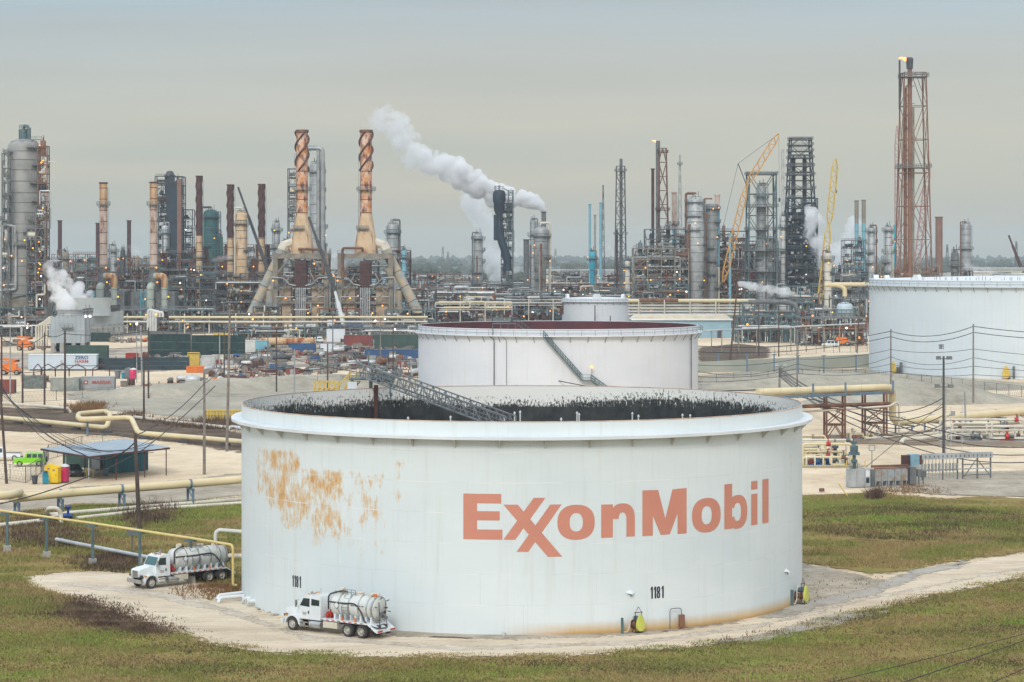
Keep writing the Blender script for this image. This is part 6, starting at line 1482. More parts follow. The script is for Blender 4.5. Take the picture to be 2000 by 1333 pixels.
def netting(label, px0, px1, py, ytop, m, name='screen_fence', cat='screen fence', step=5):
 Y = CH * F / (py - HY); x0, x1 = X(px0, Y), X(px1, Y); h = Z(ytop, Y); t = thing(name, label, cat, (x0, Y, 0)); rr = random.Random(int(px0))
 mb = MB(); n = int((x1 - x0) / step) + 1
 for i in range(n + 1): x = (x1 - x0) * i / n; mb.bar((x, .3, 0), (x, .3, h + .5), .2)
 mb.build('posts', m_dgrey, t)
 mb = MB(); K = n * 3
 for j in range(3):
  for i in range(K):
   a, b_ = (x1 - x0) * i / K, (x1 - x0) * (i + 1) / K; f = lambda x, z: .22 * sin(x * 1.3 + z) + .1 * sin(x * 3.1)
   z0, z1 = h * j / 3 + .02, h * (j + 1) / 3; mb.add([(a, f(a, z0), z0), (b_, f(b_, z0), z0), (b_, f(b_, z1), z1), (a, f(a, z1), z1)], [(0, 1, 2, 3)])
 mb.build('fabric', m, t); return t
m_net = mat('dark_green_mesh_fabric', (.018, .055, .055), (.012, .032, .036), .8, scale=.4); m_net2 = mat('navy_fabric', (.025, .045, .06), (.03, .06, .075), .8, scale=.3)
netting('tall dark green mesh screen behind the yard, right of the cooling tower', 292, 372, 699, 653, m_net)
netting('tall dark green mesh screen behind the yard beside the site office', 374, 478, 699, 655, m_net)
netting('navy fabric screen running right from the white site trailer', 190, 262, 723, 700, m_net2)
netting('navy fabric screen between wooden pole and yellow skip', 262, 369, 723, 698, m_net2)
netting('dark green mesh screen under the cooling tower right side', 168, 215, 668, 650, m_net)
# ---------------------------------------------------------------- refinery builders
def lamp(parent, x, y, z, m=l_orange, r=.42):
 r *= .78; mb = MB(); mb.lathe([(.01, z - r), (r * .8, z - r * .6), (r, z), (r * .8, z + r * .6), (.01, z + r)], 8, x, y); return mb.build('lamp', m, parent)
def mlamp(parent, pts, **k):
 for p in pts: lamp(parent, *p, **k)
def platform(parent, r, z, a0=0, a1=2 * pi, w=1.3, m=None, n=16, rails=True, cx=0, cy=0):
 mb = MB(); 
 for i in range(n):
  b0, b1 = a0 + (a1 - a0) * i / n, a0 + (a1 - a0) * (i + 1) / n
  P = [(cx + q * cos(b), cy + q * sin(b)) for q, b in ((r, b0), (r + w, b0), (r + w, b1), (r, b1))]
  mb.add([(x, y, z) for x, y in P] + [(x, y, z + .22) for x, y in P], [(3, 2, 1, 0), (4, 5, 6, 7), (1, 2, 6, 5)])
  if i % 2 == 0: mb.bar((P[1][0], P[1][1], z), (cx + r * cos(b0), cy + r * sin(b0), z - 1.3), .12)
 if rails: rail_ring(mb, r + w - .05, z + .2, n, a0, a1, h=1.15, w=.11, cx=cx, cy=cy)
 return mb.build('platform', m or m_rail, parent)
def ladder_cage(mb, x, y, z0, z1, w=.5):
 for s in (-w / 2, w / 2): mb.bar((x + s, y, z0), (x + s, y, z1), .1)
 z = z0
 while z < z1: mb.bar((x - w / 2, y, z), (x + w / 2, y, z), .07); z += .9
def column(label, px, ytop, Y, wpx, m, prof=None, plats=4, risers=2, seed=0, cat='process column', name='process_column', lamps=2, skirt=0, group=None, head=True, full=False, rm=None, dx=0, ztop_fit=2.5):
 """vertical vessel; prof = [(height fraction, radius factor)]"""
 rr = random.Random(seed + int(px)); x0 = X(px, Y); zt = Z(ytop, Y); Rr = wpx * Y / F / 2
 t = thing(name, label, cat, (x0, Y, 0), 0, group)
 zs = zt - ztop_fit
 prof = prof or [(0, 1), (1, 1)]
 pr = [(Rr * k, zs * f) for f, k in prof]
 rt = pr[-1][0]; zc = pr[-1][1] - (rt * .6 if head else 0); pr[-1] = (rt, zc)
 if head: pr += [(rt * .93, zc + rt * .24), (rt * .75, zc + rt * .42), (rt * .45, zc + rt * .55), (.02, zc + rt * .6)]
 else: pr += [(rt * .8, zc + .3), (.02, zc + .3)]
 mb = MB(); mb.lathe(pr, 28); mb.build('shell', m, t)
 mb = MB(); k = 0
 zz_ = 3.0
 def rad(z):
  for (r0, z0), (r1, z1) in zip(pr, pr[1:]):
   if z0 <= z <= z1 and z1 > z0: return r0 + (r1 - r0) * (z - z0) / (z1 - z0)
  return rt
 while zz_ < zc - 1: q = rad(zz_); mb.lathe([(q, zz_ - .12), (q + .09, zz_ - .1), (q + .09, zz_ + .1), (q, zz_ + .12)], 28); zz_ += rr.uniform(3.0, 4.6)
 mb.build('shell_band', m_grey if m is not m_grey else m_dgrey, t)
 for i in range(plats):
  z = zs * (.28 + .70 * (i + .6) / plats) if not full else zs * (.1 + .9 * (i + .6) / plats)
  a = rr.uniform(0, 6.28); sp_ = rr.uniform(2.2, 4.2) if i < plats - 1 else 6.283
  a = rr.choice((-1.2, 3.6 - sp_ / 2, -.6)) - 0; platform(t, rad(z) + .02, min(z, zc - .2), a, a + sp_, m=m_rail if rr.random() < .6 else m_teal)
 mb = MB(); a = rr.choice((-.5, -2.6)); ladder_cage(mb, cos(a) * (Rr + .6), sin(a) * (Rr + .6), 1, zc); mb.build('ladder', m_rail, t)
 for i in range(risers):
  a = rr.uniform(-3.0, -.1) if i else rr.choice((-.15, -3.0)); q = rt + rr.uniform(.4, .8); rp = Rr * rr.uniform(.08, .15) + .08
  zz1 = zc + rt * .6 + rr.uniform(.3, 1.6) if i == 0 else zs * rr.uniform(.4, .9); Q = max(p_[0] for p_ in pr) + .5
  mb = MB(); pts = [(0, 0, zz1 - .4), (0, 0, zz1), (cos(a) * q, sin(a) * q, zz1), (cos(a) * q, sin(a) * q, zs * .5)] if i == 0 else [(cos(a) * (rt - .1), sin(a) * (rt - .1), zz1), (cos(a) * (Q), sin(a) * (Q), zz1)]
  pts += [(cos(a) * Q, sin(a) * Q, zs * .45 if i == 0 else zz1 - 3), (cos(a) * Q, sin(a) * Q, 1.5)]
  mb.path(pts, rp, 8); mb.build('riser_pipe', rm or rr.choice((m_silver, m_silver2, m_rust, m_grey, m_pale)), t)
 if head:
  mb = MB(); mb.tube((0, 0, zc + rt * .5), (0, 0, zc + rt * .6 + .6), .35, 8); rail_ring(mb, rt * .8, zc + rt * .2, 8, h=1.4, w=.1)
  mb.tube((rt * .4, 0, zc + rt * .4), (rt * .4, 0, zt), .12, 6); mb.tube((-rt * .3, 0, zc + rt * .4), (-rt * .3, 0, zt - .7), .2, 8); mb.build('top_fitting', m_grey, t)
 for i in range(lamps):
  a = rr.uniform(-2.9, -.2); z = zs * rr.uniform(.15, .95); q = rad(z) + 1.2; lamp(t, cos(a) * q, sin(a) * q, z + 1, r=.38)
 return t
def strake(mb, r, z0, z1, turns, w, ph=0, n=48, starts=3):
 for s in range(starts):
  o = len(mb.v)
  for i in range(n + 1):
   a = 2 * pi * (turns * i / n + s / starts) + ph; z = z0 + (z1 - z0) * i / n
   mb.v.extend([(r * cos(a), r * sin(a), z - .12 - w * .65), ((r + w) * cos(a), (r + w) * sin(a), z), (r * cos(a), r * sin(a), z + .12 + w * .65)])
  for i in range(n):
   k = o + i * 3; mb.f.extend([(k, k + 3, k + 4, k + 1), (k + 1, k + 4, k + 5, k + 2)])
def stack(label, px, ytop, Y, wpx, m, mtop=None, topfrac=.0, plats=(), strk=None, seed=0, cat='chimney', name='chimney_stack', taper=1.0, base=0, ladder=True, group=None, rimm=None, nb=10):
 x0 = X(px, Y); zt = Z(ytop, Y); r = wpx * Y / F / 2; t = thing(name, label, cat, (x0, Y, 0), 0, group)
 zc = zt * (1 - topfrac)
 rz = lambda z: r * (taper + (1 - taper) * z / zt)
 mb = MB(); mb.lathe([(rz(0), base), (rz(zc), zc)], 20); 
 if not topfrac: mb.lathe([(r, zt), (r * .8, zt), (r * .8, zt - 3)], 20)
 mb.build('shaft', m, t)
 if topfrac: mb = MB(); mb.lathe([(rz(zc), zc), (r, zt), (r * .8, zt), (r * .8, zt - 3)], 20); mb.build('upper_shaft', mtop, t)
 mb = MB()
 for k in range(nb): z = base + (zt - base) * (k + .5) / nb; q = rz(z); mb.lathe([(q, z - .12), (q + .12, z - .1), (q + .12, z + .1), (q, z + .12)], 20)
 mb.lathe([(r, zt - .5), (r + .3, zt - .4), (r + .3, zt + .1), (r * .82, zt + .1)], 20); mb.build('stiffener_ring', rimm or mtop or m, t)
 if strk: mb = MB(); strake(mb, r, zt * (1 - strk), zt - .5, 1.4, r * .22); mb.build('helical_strake', mtop or m, t)
 for z in plats: platform(t, rz(z), z, w=1.3, m=m_rail)
 if ladder: mb = MB(); ladder_cage(mb, r + .5, -.5, base + 2, zt - 2); mb.build('ladder', m_rail, t)
 return t
FR = {'teal': m_teal, 'rust': m_rust, 'grey': m_grey, 'dark': m_dgrey, 'beige': m_beige, 'drust': m_drust, 'soot': m_navy}
def module(label, px0, px1, ytop, Y, seed, style='grey', depth=14, fl=4.6, bay=6.0, dens=1.0, pal=None, legs=0, cat='pipe structure', name='process_structure', lamps=3, uneven=.35, group='refinery process structures', pipes=8):
 """open steel structure: columns, floors, braces, vessels, exchangers, pipe runs, handrails"""
 rr = random.Random(seed * 77 + 5); x0, x1 = X(px0, Y), X(px1, Y); w = x1 - x0; zt = Z(ytop, Y)
 t = thing(name, label, cat, (x0, Y, 0), 0, group); fm = FR[style]
 pal = pal or (m_silver, m_silver2, m_pale, m_rust, m_grey, m_drust, m_beige, m_teal, m_dgrey, m_navy, m_dgrey); dens *= 1.45; uneven = min(.5, uneven + .08)
 nx = max(1, round(w / bay)); ny = max(1, round(depth / 7)); bx = w / nx; by = depth / ny; nf = max(1, round(zt / fl)); fh = zt / nf
 hgt = [[nf - (rr.choice((1, 1, 2)) if rr.random() < uneven and nf > 2 else 0) for j in range(ny)] for i in range(nx)]
 mb = MB(); dk = MB(); rl = MB()
 for i in range(nx + 1):
  for j in range(ny + 1):
   hh = max(hgt[min(i, nx - 1)][min(j, ny - 1)], hgt[max(i - 1, 0)][min(j, ny - 1)], hgt[min(i, nx - 1)][max(j - 1, 0)])
   mb.bar((i * bx, j * by, 0), (i * bx, j * by, hh * fh), .42)
 for i in range(nx):
  for j in range(ny):
   for k in range(1, hgt[i][j] + 1):
    z = k * fh
    mb.bar((i * bx, j * by, z), ((i + 1) * bx, j * by, z), .36); mb.bar((i * bx, j * by, z), (i * bx, (j + 1) * by, z), .3)
    if j == ny - 1: mb.bar((i * bx, depth, z), ((i + 1) * bx, depth, z), .36)
    if i == nx - 1: mb.bar((w, j * by, z), (w, (j + 1) * by, z), .3)
    if rr.random() < .62 and k > legs:
     dk.boxz(i * bx + .1, (i + 1) * bx - .1, j * by + .1, (j + 1) * by - .1, z + .18, z + .26)
     if j == 0: rail_line(rl, [(i * bx, -.1, z + .2), ((i + 1) * bx, -.1, z + .2)], w=.11, step=1.8)
     if k == hgt[i][j]: rail_line(rl, [(i * bx, (j + 1) * by, z + .2), ((i + 1) * bx, (j + 1) * by, z + .2)], w=.11, step=1.8)
    if rr.random() < .3:
     if rr.random() < .5: mb.bar((i * bx, j * by, z - fh), ((i + 1) * bx, j * by, z), .2)
     else: mb.bar((i * bx, j * by, z - fh), ((i + .5) * bx, j * by, z), .18); mb.bar(((i + 1) * bx, j * by, z - fh), ((i + .5) * bx, j * by, z), .18)
    # equipment in this bay
    q = rr.random() * 1.0 / dens; cx, cy_ = (i + .5) * bx, (j + .45) * by; zf = z - fh + .3
    e = MB(); m_ = rr.choice(pal)
    if k <= legs and k != 1: continue
    if q < .18:
     r = rr.uniform(.7, 1.3); L = bx * rr.uniform(.35, .46); e.lathe_axis([(.01, -L - r * .4), (r * .7, -L - r * .25), (r, -L), (r, L), (r * .7, L + r * .25), (.01, L + r * .4)], (cx, cy_, zf + r + .5), (1, rr.uniform(-.1, .1), 0), 14)
     for s in (-.6, .6): e.box(cx + s * L, cy_, zf + .4, .4, 1.2, .8)
     e.tube((cx, cy_, zf + r * 2), (cx, cy_, zf + r * 2 + 1), .2, 6); e.build('drum', m_, t)
    elif q < .36:
     for s in range(rr.choice((1, 2, 2, 3))):
      r = rr.uniform(.35, .6); yy = cy_ - 2 + s * 1.5; L = bx * rr.uniform(.3, .44); zz_ = zf + .8 + (s % 2) * 1.4
      e.tube((cx - L, yy, zz_), (cx + L, yy, zz_), r, 10); e.tube((cx + L * .75, yy, zz_), (cx + L * .82, yy, zz_), r * 1.25, 10); e.tube((cx - L, yy, zz_), (cx - L * .93, yy, zz_), r * 1.25, 10); e.box(cx - L * .4, yy, zz_ - r - .3, .3, .8, .7); e.box(cx + L * .4, yy, zz_ - r - .3, .3, .8, .7)
     e.build('exchanger', m_, t)
    elif q < .48:
     r = rr.uniform(.6, 1.2); hh = fh * rr.uniform(.7, 1.5); e.lathe([(.01, zf), (r, zf), (r, zf + hh), (r * .8, zf + hh + r * .3), (.01, zf + hh + r * .5)], 14, cx, cy_); e.tube((cx, cy_, zf + hh), (cx, cy_, zf + hh + 1.4), .15, 6); e.build('vessel', m_, t)
    elif q < .66:
     for s in range(rr.randint(2, 5)): sx, sy, sz = rr.uniform(.5, 1.8), rr.uniform(.5, 1.5), rr.uniform(.5, 2.0); e.box(cx + rr.uniform(-.35, .35) * bx, cy_ + rr.uniform(-.3, .3) * by, zf + sz / 2, sx, sy, sz, rr.uniform(0, .3)); 
     e.build('machinery', m_, t)
 # small-bore piping and fittings woven through the frame
 sm = MB()
 for k in range(int(w * zt * .12 * dens)):
  z = rr.uniform(.05, .97) * zt; i = rr.randrange(nx); 
  if z > max(hgt[i]) * fh: continue
  a = i * bx + rr.uniform(0, bx); L = rr.uniform(1.5, bx * 1.5); y = rr.uniform(-.4, depth * .6); r = rr.choice((.07, .09, .12, .16))
  b_ = max(0, min(w, a + rr.choice((-1, 1)) * L)); z2 = max(.3, z - rr.uniform(1.5, 6))
  c = rr.random()
  if c < .45: sm.tube((a, y, z), (b_, y, z), r, 5); sm.tube((b_, y, z), (b_, y, z2), r, 5)
  elif c < .8: sm.tube((a, y, z), (a, y, z2), r, 5); sm.box(a, y, z, .5, .4, .6)
  else: sm.tube((a, y, z), (a, min(depth, y + 4), z), r, 5); sm.tube((a, y, z), (a, y, z2), r, 5); sm.tube((a, y - .3, z), (a, y + .3, z), r * 2.6, 8)
 sm.build('small_piping', rr.choice((m_grey, m_rail, m_rust, m_dgrey)), t)
 fi = MB()
 for k in range(int(w * zt * .085 * dens)):
  z = rr.uniform(.03, .97) * zt; i = rr.randrange(nx)
  if z > max(hgt[i]) * fh: continue
  fi.box(i * bx + rr.uniform(0, bx), rr.uniform(-.4, depth * .5), z, rr.uniform(.25, 1.1), rr.uniform(.3, .9), rr.uniform(.25, 1.2), rr.uniform(0, 1))
 fi.build('fittings', rr.choice((m_pale, m_drust, m_silver2, m_white_old)), t)
 for k in range(pipes):
  z = fh * rr.randint(1, max(1, nf - 1)) + rr.uniform(.4, 1.4); y = rr.uniform(-.9, depth * .35); r = rr.choice((.16, .22, .3, .38)); a, b_ = sorted((rr.uniform(-.02, .7) * w, rr.uniform(.3, 1.02) * w))
  if b_ - a < 3: b_ = a + 4
  z = min(z, min(max(hgt[min(nx - 1, int(a / bx))]), max(hgt[max(0, min(nx - 1, int(b_ / bx)))])) * fh + .6); z3 = max(.2, z - rr.uniform(2, 9))
  pts = [(a, y, z3), (a, y, z), (b_, y, z), (b_, y, max(.2, z - rr.uniform(1, 12)))]
  if rr.random() < .4: pts = pts[1:]
  if rr.random() < .25: pts[-1] = (b_, y, min(z + rr.uniform(2, 5), zt + 1))
  mb2 = MB(); mb2.path(pts, r, 8); mb2.build('pipe', rr.choice((m_silver2, m_silver, m_pale, m_silver2, m_rust, m_grey)), t)
 mb.build('frame', fm, t); dk.build('deck', m_grey, t); rl.build('handrail', m_rail if style != 'rust' else m_drust, t)
 for k in range(lamps): lamp(t, rr.uniform(0, w), -1.2, rr.uniform(.1, .95) * zt, l_orange if rr.random() < .8 else l_white, r=rr.uniform(.3, .45))
 return t
def lattice(label, px, ytop, Y, wt, wb, m, core=None, corem=None, plats=(), n=10, ybot=None, name='lattice_tower', cat='lattice tower', w=.35, off=0, flame=False, sides=4, extra=None, z0=0, group=None, corer=None, coretop=0):
 x0 = X(px, Y); zt = Z(ytop, Y); a, b_ = wt * Y / F / 2, wb * Y / F / 2; t = thing(name, label, cat, (x0, Y, 0), 0, group)
 mb = MB(); P = lambda k, u: tuple(((a * u + b_ * (1 - u)) * sqrt(2) * cos(2 * pi * (k + .5) / sides + (0 if sides == 4 else .4)) + off * 0, (a * u + b_ * (1 - u)) * sqrt(2) * sin(2 * pi * (k + .5) / sides), z0 + (zt - z0) * u))
 for k in range(sides):
  mb.bar(P(k, 0), P(k, 1), w * 1.5)
  for i in range(n + 1):
   u = i / n; mb.bar(P(k, u), P(k + 1, u), w * .8)
   if i < n:
    v = (i + 1) / n; mid = tuple((p + q) / 2 for p, q in zip(P(k, v), P(k + 1, v)))
    if i % 2: mb.bar(P(k, u), mid, w * .7); mb.bar(P(k + 1, u), mid, w * .7)
    else:
     mid = tuple((p + q) / 2 for p, q in zip(P(k, u), P(k + 1, u))); mb.bar(mid, P(k, v), w * .7); mb.bar(mid, P(k + 1, v), w * .7)
 mb.build('lattice', m, t)
 if core:
  for (dx, rpx, mm, ct) in core:
   mb = MB(); r = rpx * Y / F; mb.lathe([(r, 0), (r, zt + ct), (r * .7, zt + ct)], 16, dx * Y / F); zz_ = 4
   while zz_ < zt: mb.lathe([(r, zz_ - .1), (r + .12, zz_), (r, zz_ + .1)], 16, dx * Y / F); zz_ += 6
   mb.build('flare_stack', mm, t)
 for z in plats:
  u = (z - z0) / (zt - z0); q = (a * u + b_ * (1 - u)) + .8; mb = MB(); mb.boxz(-q, q, -q, q, z, z + .2); rail_line(mb, [(-q, -q, z + .2), (q, -q, z + .2), (q, q, z + .2), (-q, q, z + .2), (-q, -q, z + .2)], w=.13, step=2.4); mb.build('platform', m_rail if m is not m_rust else m_drust, t)
 return t
m_flame = emit('flame', (1.0, .36, .10), 2.2); m_flame2 = emit('flame_core', (1.0, .62, .3), 3)
def flame(label, x, y, z, s):
 t = thing('flare_flame', label, 'flame', (x, y, z), 0, 'burning flare tips'); rr = random.Random(3)
 for nm, mm, k in (('outer_flame', m_flame, 1.0), ('flame_core', m_flame2, .55)):
  mb = MB(); Q = [Vector((0, 0, -.3 * s)) * k]; rs = [.25 * s * k]
  for i in range(7): u = (i + 1) / 7; Q.append(Vector((-1.9 * s * u * k, .1 * s * sin(u * 5), s * (.35 * sin(u * 3) + .25 * u * u)))); rs.append(s * k * .42 * (1 - u) ** .7 * (1 + .25 * sin(u * 11)) + .02)
  mb.sweep(Q, rs, 10); mb.build(nm, mm, t)
def boom_crane(label, pts, w, m, Y, body=None, tel=False, name='crane'):
 t = thing(name, label, 'crane', (X(pts[0][0], Y), Y, 0)); b = Vector((X(pts[0][0], Y), Y, 0)); P = [Vector(V(px, Y, Z(py, Y))) - b for px, py in pts]
 for si, (a, c) in enumerate(zip(P, P[1:])):
  d = c - a; L = d.length; n = max(4, int(L / (w * .85))); u = d.normalized(); s = Vector((0, 1, 0)) * w / 2; k = u.cross(Vector((0, 1, 0))).normalized() * w / 2
  mb = MB()
  if tel:
   for j in range(3): f = 1 - j * .22; mb.bar(a + d * (j * .32), a + d * min(1, (j + 1) * .34), w * f)
  else:
   fe = lambda v: min(1, .25 + 6 * v, .25 + 6 * (1 - v))
   for (e, g) in ((1, 1), (1, -1), (-1, 1), (-1, -1)):
    for i in range(n): v0, v1 = i / n, (i + 1) / n; mb.bar(a + d * v0 + (s * e + k * g) * fe(v0), a + d * v1 + (s * e + k * g) * fe(v1), w * .13)
   for i in range(n):
    v0, v1 = i / n, (i + 1) / n; z = 1 if i % 2 else -1
    for e in (1, -1): mb.bar(a + d * v0 + (s * e + k * z) * fe(v0), a + d * v1 + (s * e - k * z) * fe(v1), w * .08)
    for g in (1, -1): mb.bar(a + d * v0 + (s * z + k * g) * fe(v0), a + d * v1 + (-s * z + k * g) * fe(v1), w * .08)
  mb.build('boom' if si == 0 else 'jib', m if si == 0 or tel else m, t)
 return t, b, P
def crane_base(t, m, s=1.0, o=(0, 0)):
 mb = MB(); x, y = o
 mb.box(x, y, 1.9 * s, 6 * s, 3 * s, 1.4 * s); mb.box(x - 2.4 * s, y, 2.4 * s, 1.8 * s, 3 * s, 1.6 * s); mb.build('house', m, t)
 for q in (-1, 1): mb = MB(); mb.extr_y([(x - 3.2 * s, .1), (x + 3.2 * s, .1), (x + 3.8 * s, .6 * s), (x + 3.2 * s, 1.1 * s), (x - 3.2 * s, 1.1 * s), (x - 3.8 * s, .6 * s)], y + q * 1.9 * s - .4 * s, y + q * 1.9 * s + .4 * s); mb.build('track', m_dgrey, t)
 mb = MB(); mb.box(x + 2.2 * s, y - 1.2 * s, 2.6 * s, 1.5 * s, 1.2 * s, 1.8 * s); mb.build('cab', m_glass, t)
# ---------------------------------------------------------------- the plant, left to right
# big reactor column at the left edge
c = column('huge grey stepped reactor tower with domed silver head at the left edge', 47, 250, 900, 80, m_reactor, [(0, .80), (.10, .98), (.50, 1.0), (.555, .82), (1, .80)], plats=0, risers=0, lamps=0, ztop_fit=4.2)
for z, a, s in ((69, 2.6, 1.6), (60, 2.4, 1.5), (52, 2.9, 1.2), (43, 2.8, 1.3), (64, -.9, 1.6), (57, -1.0, 1.6), (50, -.9, 1.6), (44, -1.3, 2.0), (38, -1.4, 2.2), (33, -2.2, 2.4), (27, -1.0, 1.4), (71, -1.2, 2.4)):
 platform(c, (6.4 if z > 44 else 7.9), z, a, a + s, w=1.6)
mb = MB()
for k in range(14): rail_line(mb, [(6.3 + k % 2 * 1.1, -1.5, 30 + k * 3.2), (8.0 - k % 2 * .3, -1.5, 32.6 + k * 3.2)], w=.12, step=1)
mb.bar((8.6, -1.5, 10), (8.0, -1.5, 76), .25); mb.bar((7.4, -2.5, 10), (7.0, -2.5, 74), .2); mb.build('stair', m_rust, c)
for i, (pts, r, mm) in enumerate((([(-6.5, -3, 66), (-7.6, -3, 66), (-7.6, -3, 45), (-9.2, -3, 40), (-9.2, -3, 10)], .35, m_silver), ([(-6.0, -4, 58), (-6.8, -4.2, 58), (-6.8, -4.2, 46), (-8, -4.2, 42), (-8, -4.2, 12), (-5, -4.4, 12)], .4, m_silver2),
  ([(-1.4, -8.3, 36), (-1.4, -8.3, 18.5), (-1.4, -8.4, 16), (-9.6, -8, 15.2), (-9.6, -8, 4)], .55, m_silver2), ([(-4, -8.1, 38), (-4, -8.3, 30), (-4, -8.3, 20)], .4, m_silver), ([(3, -7.6, 38), (3, -8, 30), (3, -8, 14), (-4, -8.4, 12.5)], .3, m_grey), ([(-3.6, -8.2, 33.5), (1, -8.2, 33.5)], .3, m_silver), ([(5.6, -7, 26), (6.2, -7.6, 24), (5.2, -8.2, 12.5), (5.2, -8.2, 9)], .8, m_silver), ([(-6, -7, 28), (-6, -7.6, 20)], .5, m_teal))):
 mb = MB(); mb.path(pts, r, 10); mb.build('riser_pipe', mm, c)
mb = MB(); 
for x in (-7.2, -2.4, 2.4, 7.2):
 for y in (-6.5, 6.5): mb.box(x, y, 5, 1.6, 1.6, 10)
mb.boxz(-8.6, 8.6, -8, 8, 9, 12.2); mb.build('concrete_table', m_beige, c)
mb = MB(); mb.tube((-.2, 0, 74), (-.2, 0, 78.5), 1.5, 12); mb.path([(-.2, 0, 78.5), (.5, -1, 80), (2.2, -1.5, 79), (2.2, -1.5, 74)], .6, 8); rail_ring(mb, 1.9, 78.6, 8, h=1.4, w=.12); rail_line(mb, [(2, -1, 74.5), (7, -1, 74.5)], w=.12); mb.boxz(2, 7, -2, 0, 74.2, 74.4); mb.build('top_fitting', m_teal, c)
mlamp(c, [(8, -3, z) for z in (20, 31, 38, 47, 58, 66)] + [(-8, -8.6, 28), (-3, -8.8, 29), (2, -8.6, 35), (1, -8.6, 27), (-6, -4, 5), (6.5, -2, 72)])
def L(*a): module(*a[:6], **(a[6] if len(a) > 6 else {}))
L('tall rusty stair cage climbing the right side of the huge reactor tower', 74, 92, 286, 889, 196, dict(style='rust', depth=4, bay=3, fl=3.6, lamps=8, uneven=0, dens=.8, pipes=6))
L('grey scaffold bay on the left flank of the huge reactor tower', 4, 16, 300, 889, 197, dict(style='grey', depth=4, bay=3, fl=5.5, lamps=3, uneven=0, dens=.6, pipes=4))
L('grey deck cage around the lower shoulder of the huge reactor tower', 52, 88, 402, 888, 198, dict(style='grey', depth=3, bay=3.5, fl=4.4, lamps=4, uneven=.3, dens=.6, pipes=5))
L('dark low structure at the left edge in front of the huge reactor tower', -30, 92, 602, 880, 101, dict(style='teal', depth=10, lamps=4, uneven=.2))
L('slim structure with cages at the extreme left edge beside the reactor', -25, 12, 470, 930, 102, dict(style='grey', lamps=2))
L('tangled grey structure between reactor tower and first banded chimney', 92, 195, 528, 1010, 103, dict(style='grey', lamps=4, dens=1.2))
L('distant brown low structure right behind the reactor tower', 96, 190, 497, 1250, 104, dict(style='rust', lamps=4))
L('dark structure between the two bent duct chimneys', 205, 305, 532, 985, 105, dict(style='dark', lamps=5, dens=1.3))
L('rusty structure behind the two bent duct chimneys', 208, 300, 505, 1180, 106, dict(style='rust', lamps=4))
L('blue green frame with white headers right of the second bent duct', 330, 420, 522, 990, 107, dict(style='teal', lamps=5, dens=1.4, pipes=14))
L('brown heater deck in front of the dark sooty tower', 300, 400, 495, 1100, 108, dict(style='drust', lamps=3))
L('brown pipe structure around the green tower foot', 398, 470, 505, 1110, 109, dict(style='rust', lamps=4, dens=1.3))
L('dark tangled structure left of the slanted rusty duct', 418, 545, 535, 975, 110, dict(style='dark', lamps=5, dens=1.4, pipes=14))
L('rust brown structure beneath the third strake chimney', 470, 560, 500, 1120, 111, dict(style='drust', lamps=4, dens=1.2))
L('rusty pipe maze between the two twisted chimneys', 648, 700, 528, 1000, 112, dict(style='rust', lamps=3, dens=1.3, pipes=12))
L('dark structure right of the second twisted chimney', 770, 850, 545, 960, 113, dict(style='dark', lamps=3, dens=1.2, pipes=10))
L('low brown racks beyond the second slanted duct', 800, 905, 562, 1090, 114, dict(style='rust', lamps=4, dens=1.2, pipes=10))
L('thin structure behind the twin twisted chimneys', 560, 700, 520, 1180, 115, dict(style='grey', lamps=4))
L('low dark pump row under the long cream pipe, left part', 330, 420, 606, 880, 171, dict(style='teal', depth=9, lamps=2, dens=1.7, fl=3.6, bay=4.5))
L('low tangled pump row under the long cream pipe before the first furnace', 418, 545, 600, 875, 172, dict(style='dark', depth=9, lamps=3, dens=1.8, fl=3.6, bay=4.5))
L('low equipment row between the two twisted chimney furnaces', 620, 700, 604, 885, 173, dict(style='rust', depth=9, lamps=2, dens=1.8, fl=3.6, bay=4.5))
L('low teal equipment row right of the second furnace', 752, 850, 606, 870, 174, dict(style='teal', depth=9, lamps=2, dens=1.7, fl=3.6, bay=4.5))
L('low grey equipment row under the two bent duct chimneys', 212, 330, 606, 890, 175, dict(style='grey', depth=9, lamps=3, dens=1.6, fl=3.6, bay=4.5))
L('low equipment row at the foot of the reactor tower', -20, 95, 626, 830, 176, dict(style='grey', depth=9, lamps=4, dens=1.7, fl=3.6, bay=4.5, pipes=12))
L('very low pump skids in front of the furnaces', 440, 640, 640, 800, 177, dict(style='teal', depth=5, lamps=1, dens=1.9, fl=2.4, bay=4))
L('very low pump skids left of the wide tank', 640, 815, 642, 795, 178, dict(style='grey', depth=5, lamps=1, dens=1.9, fl=2.4, bay=4))
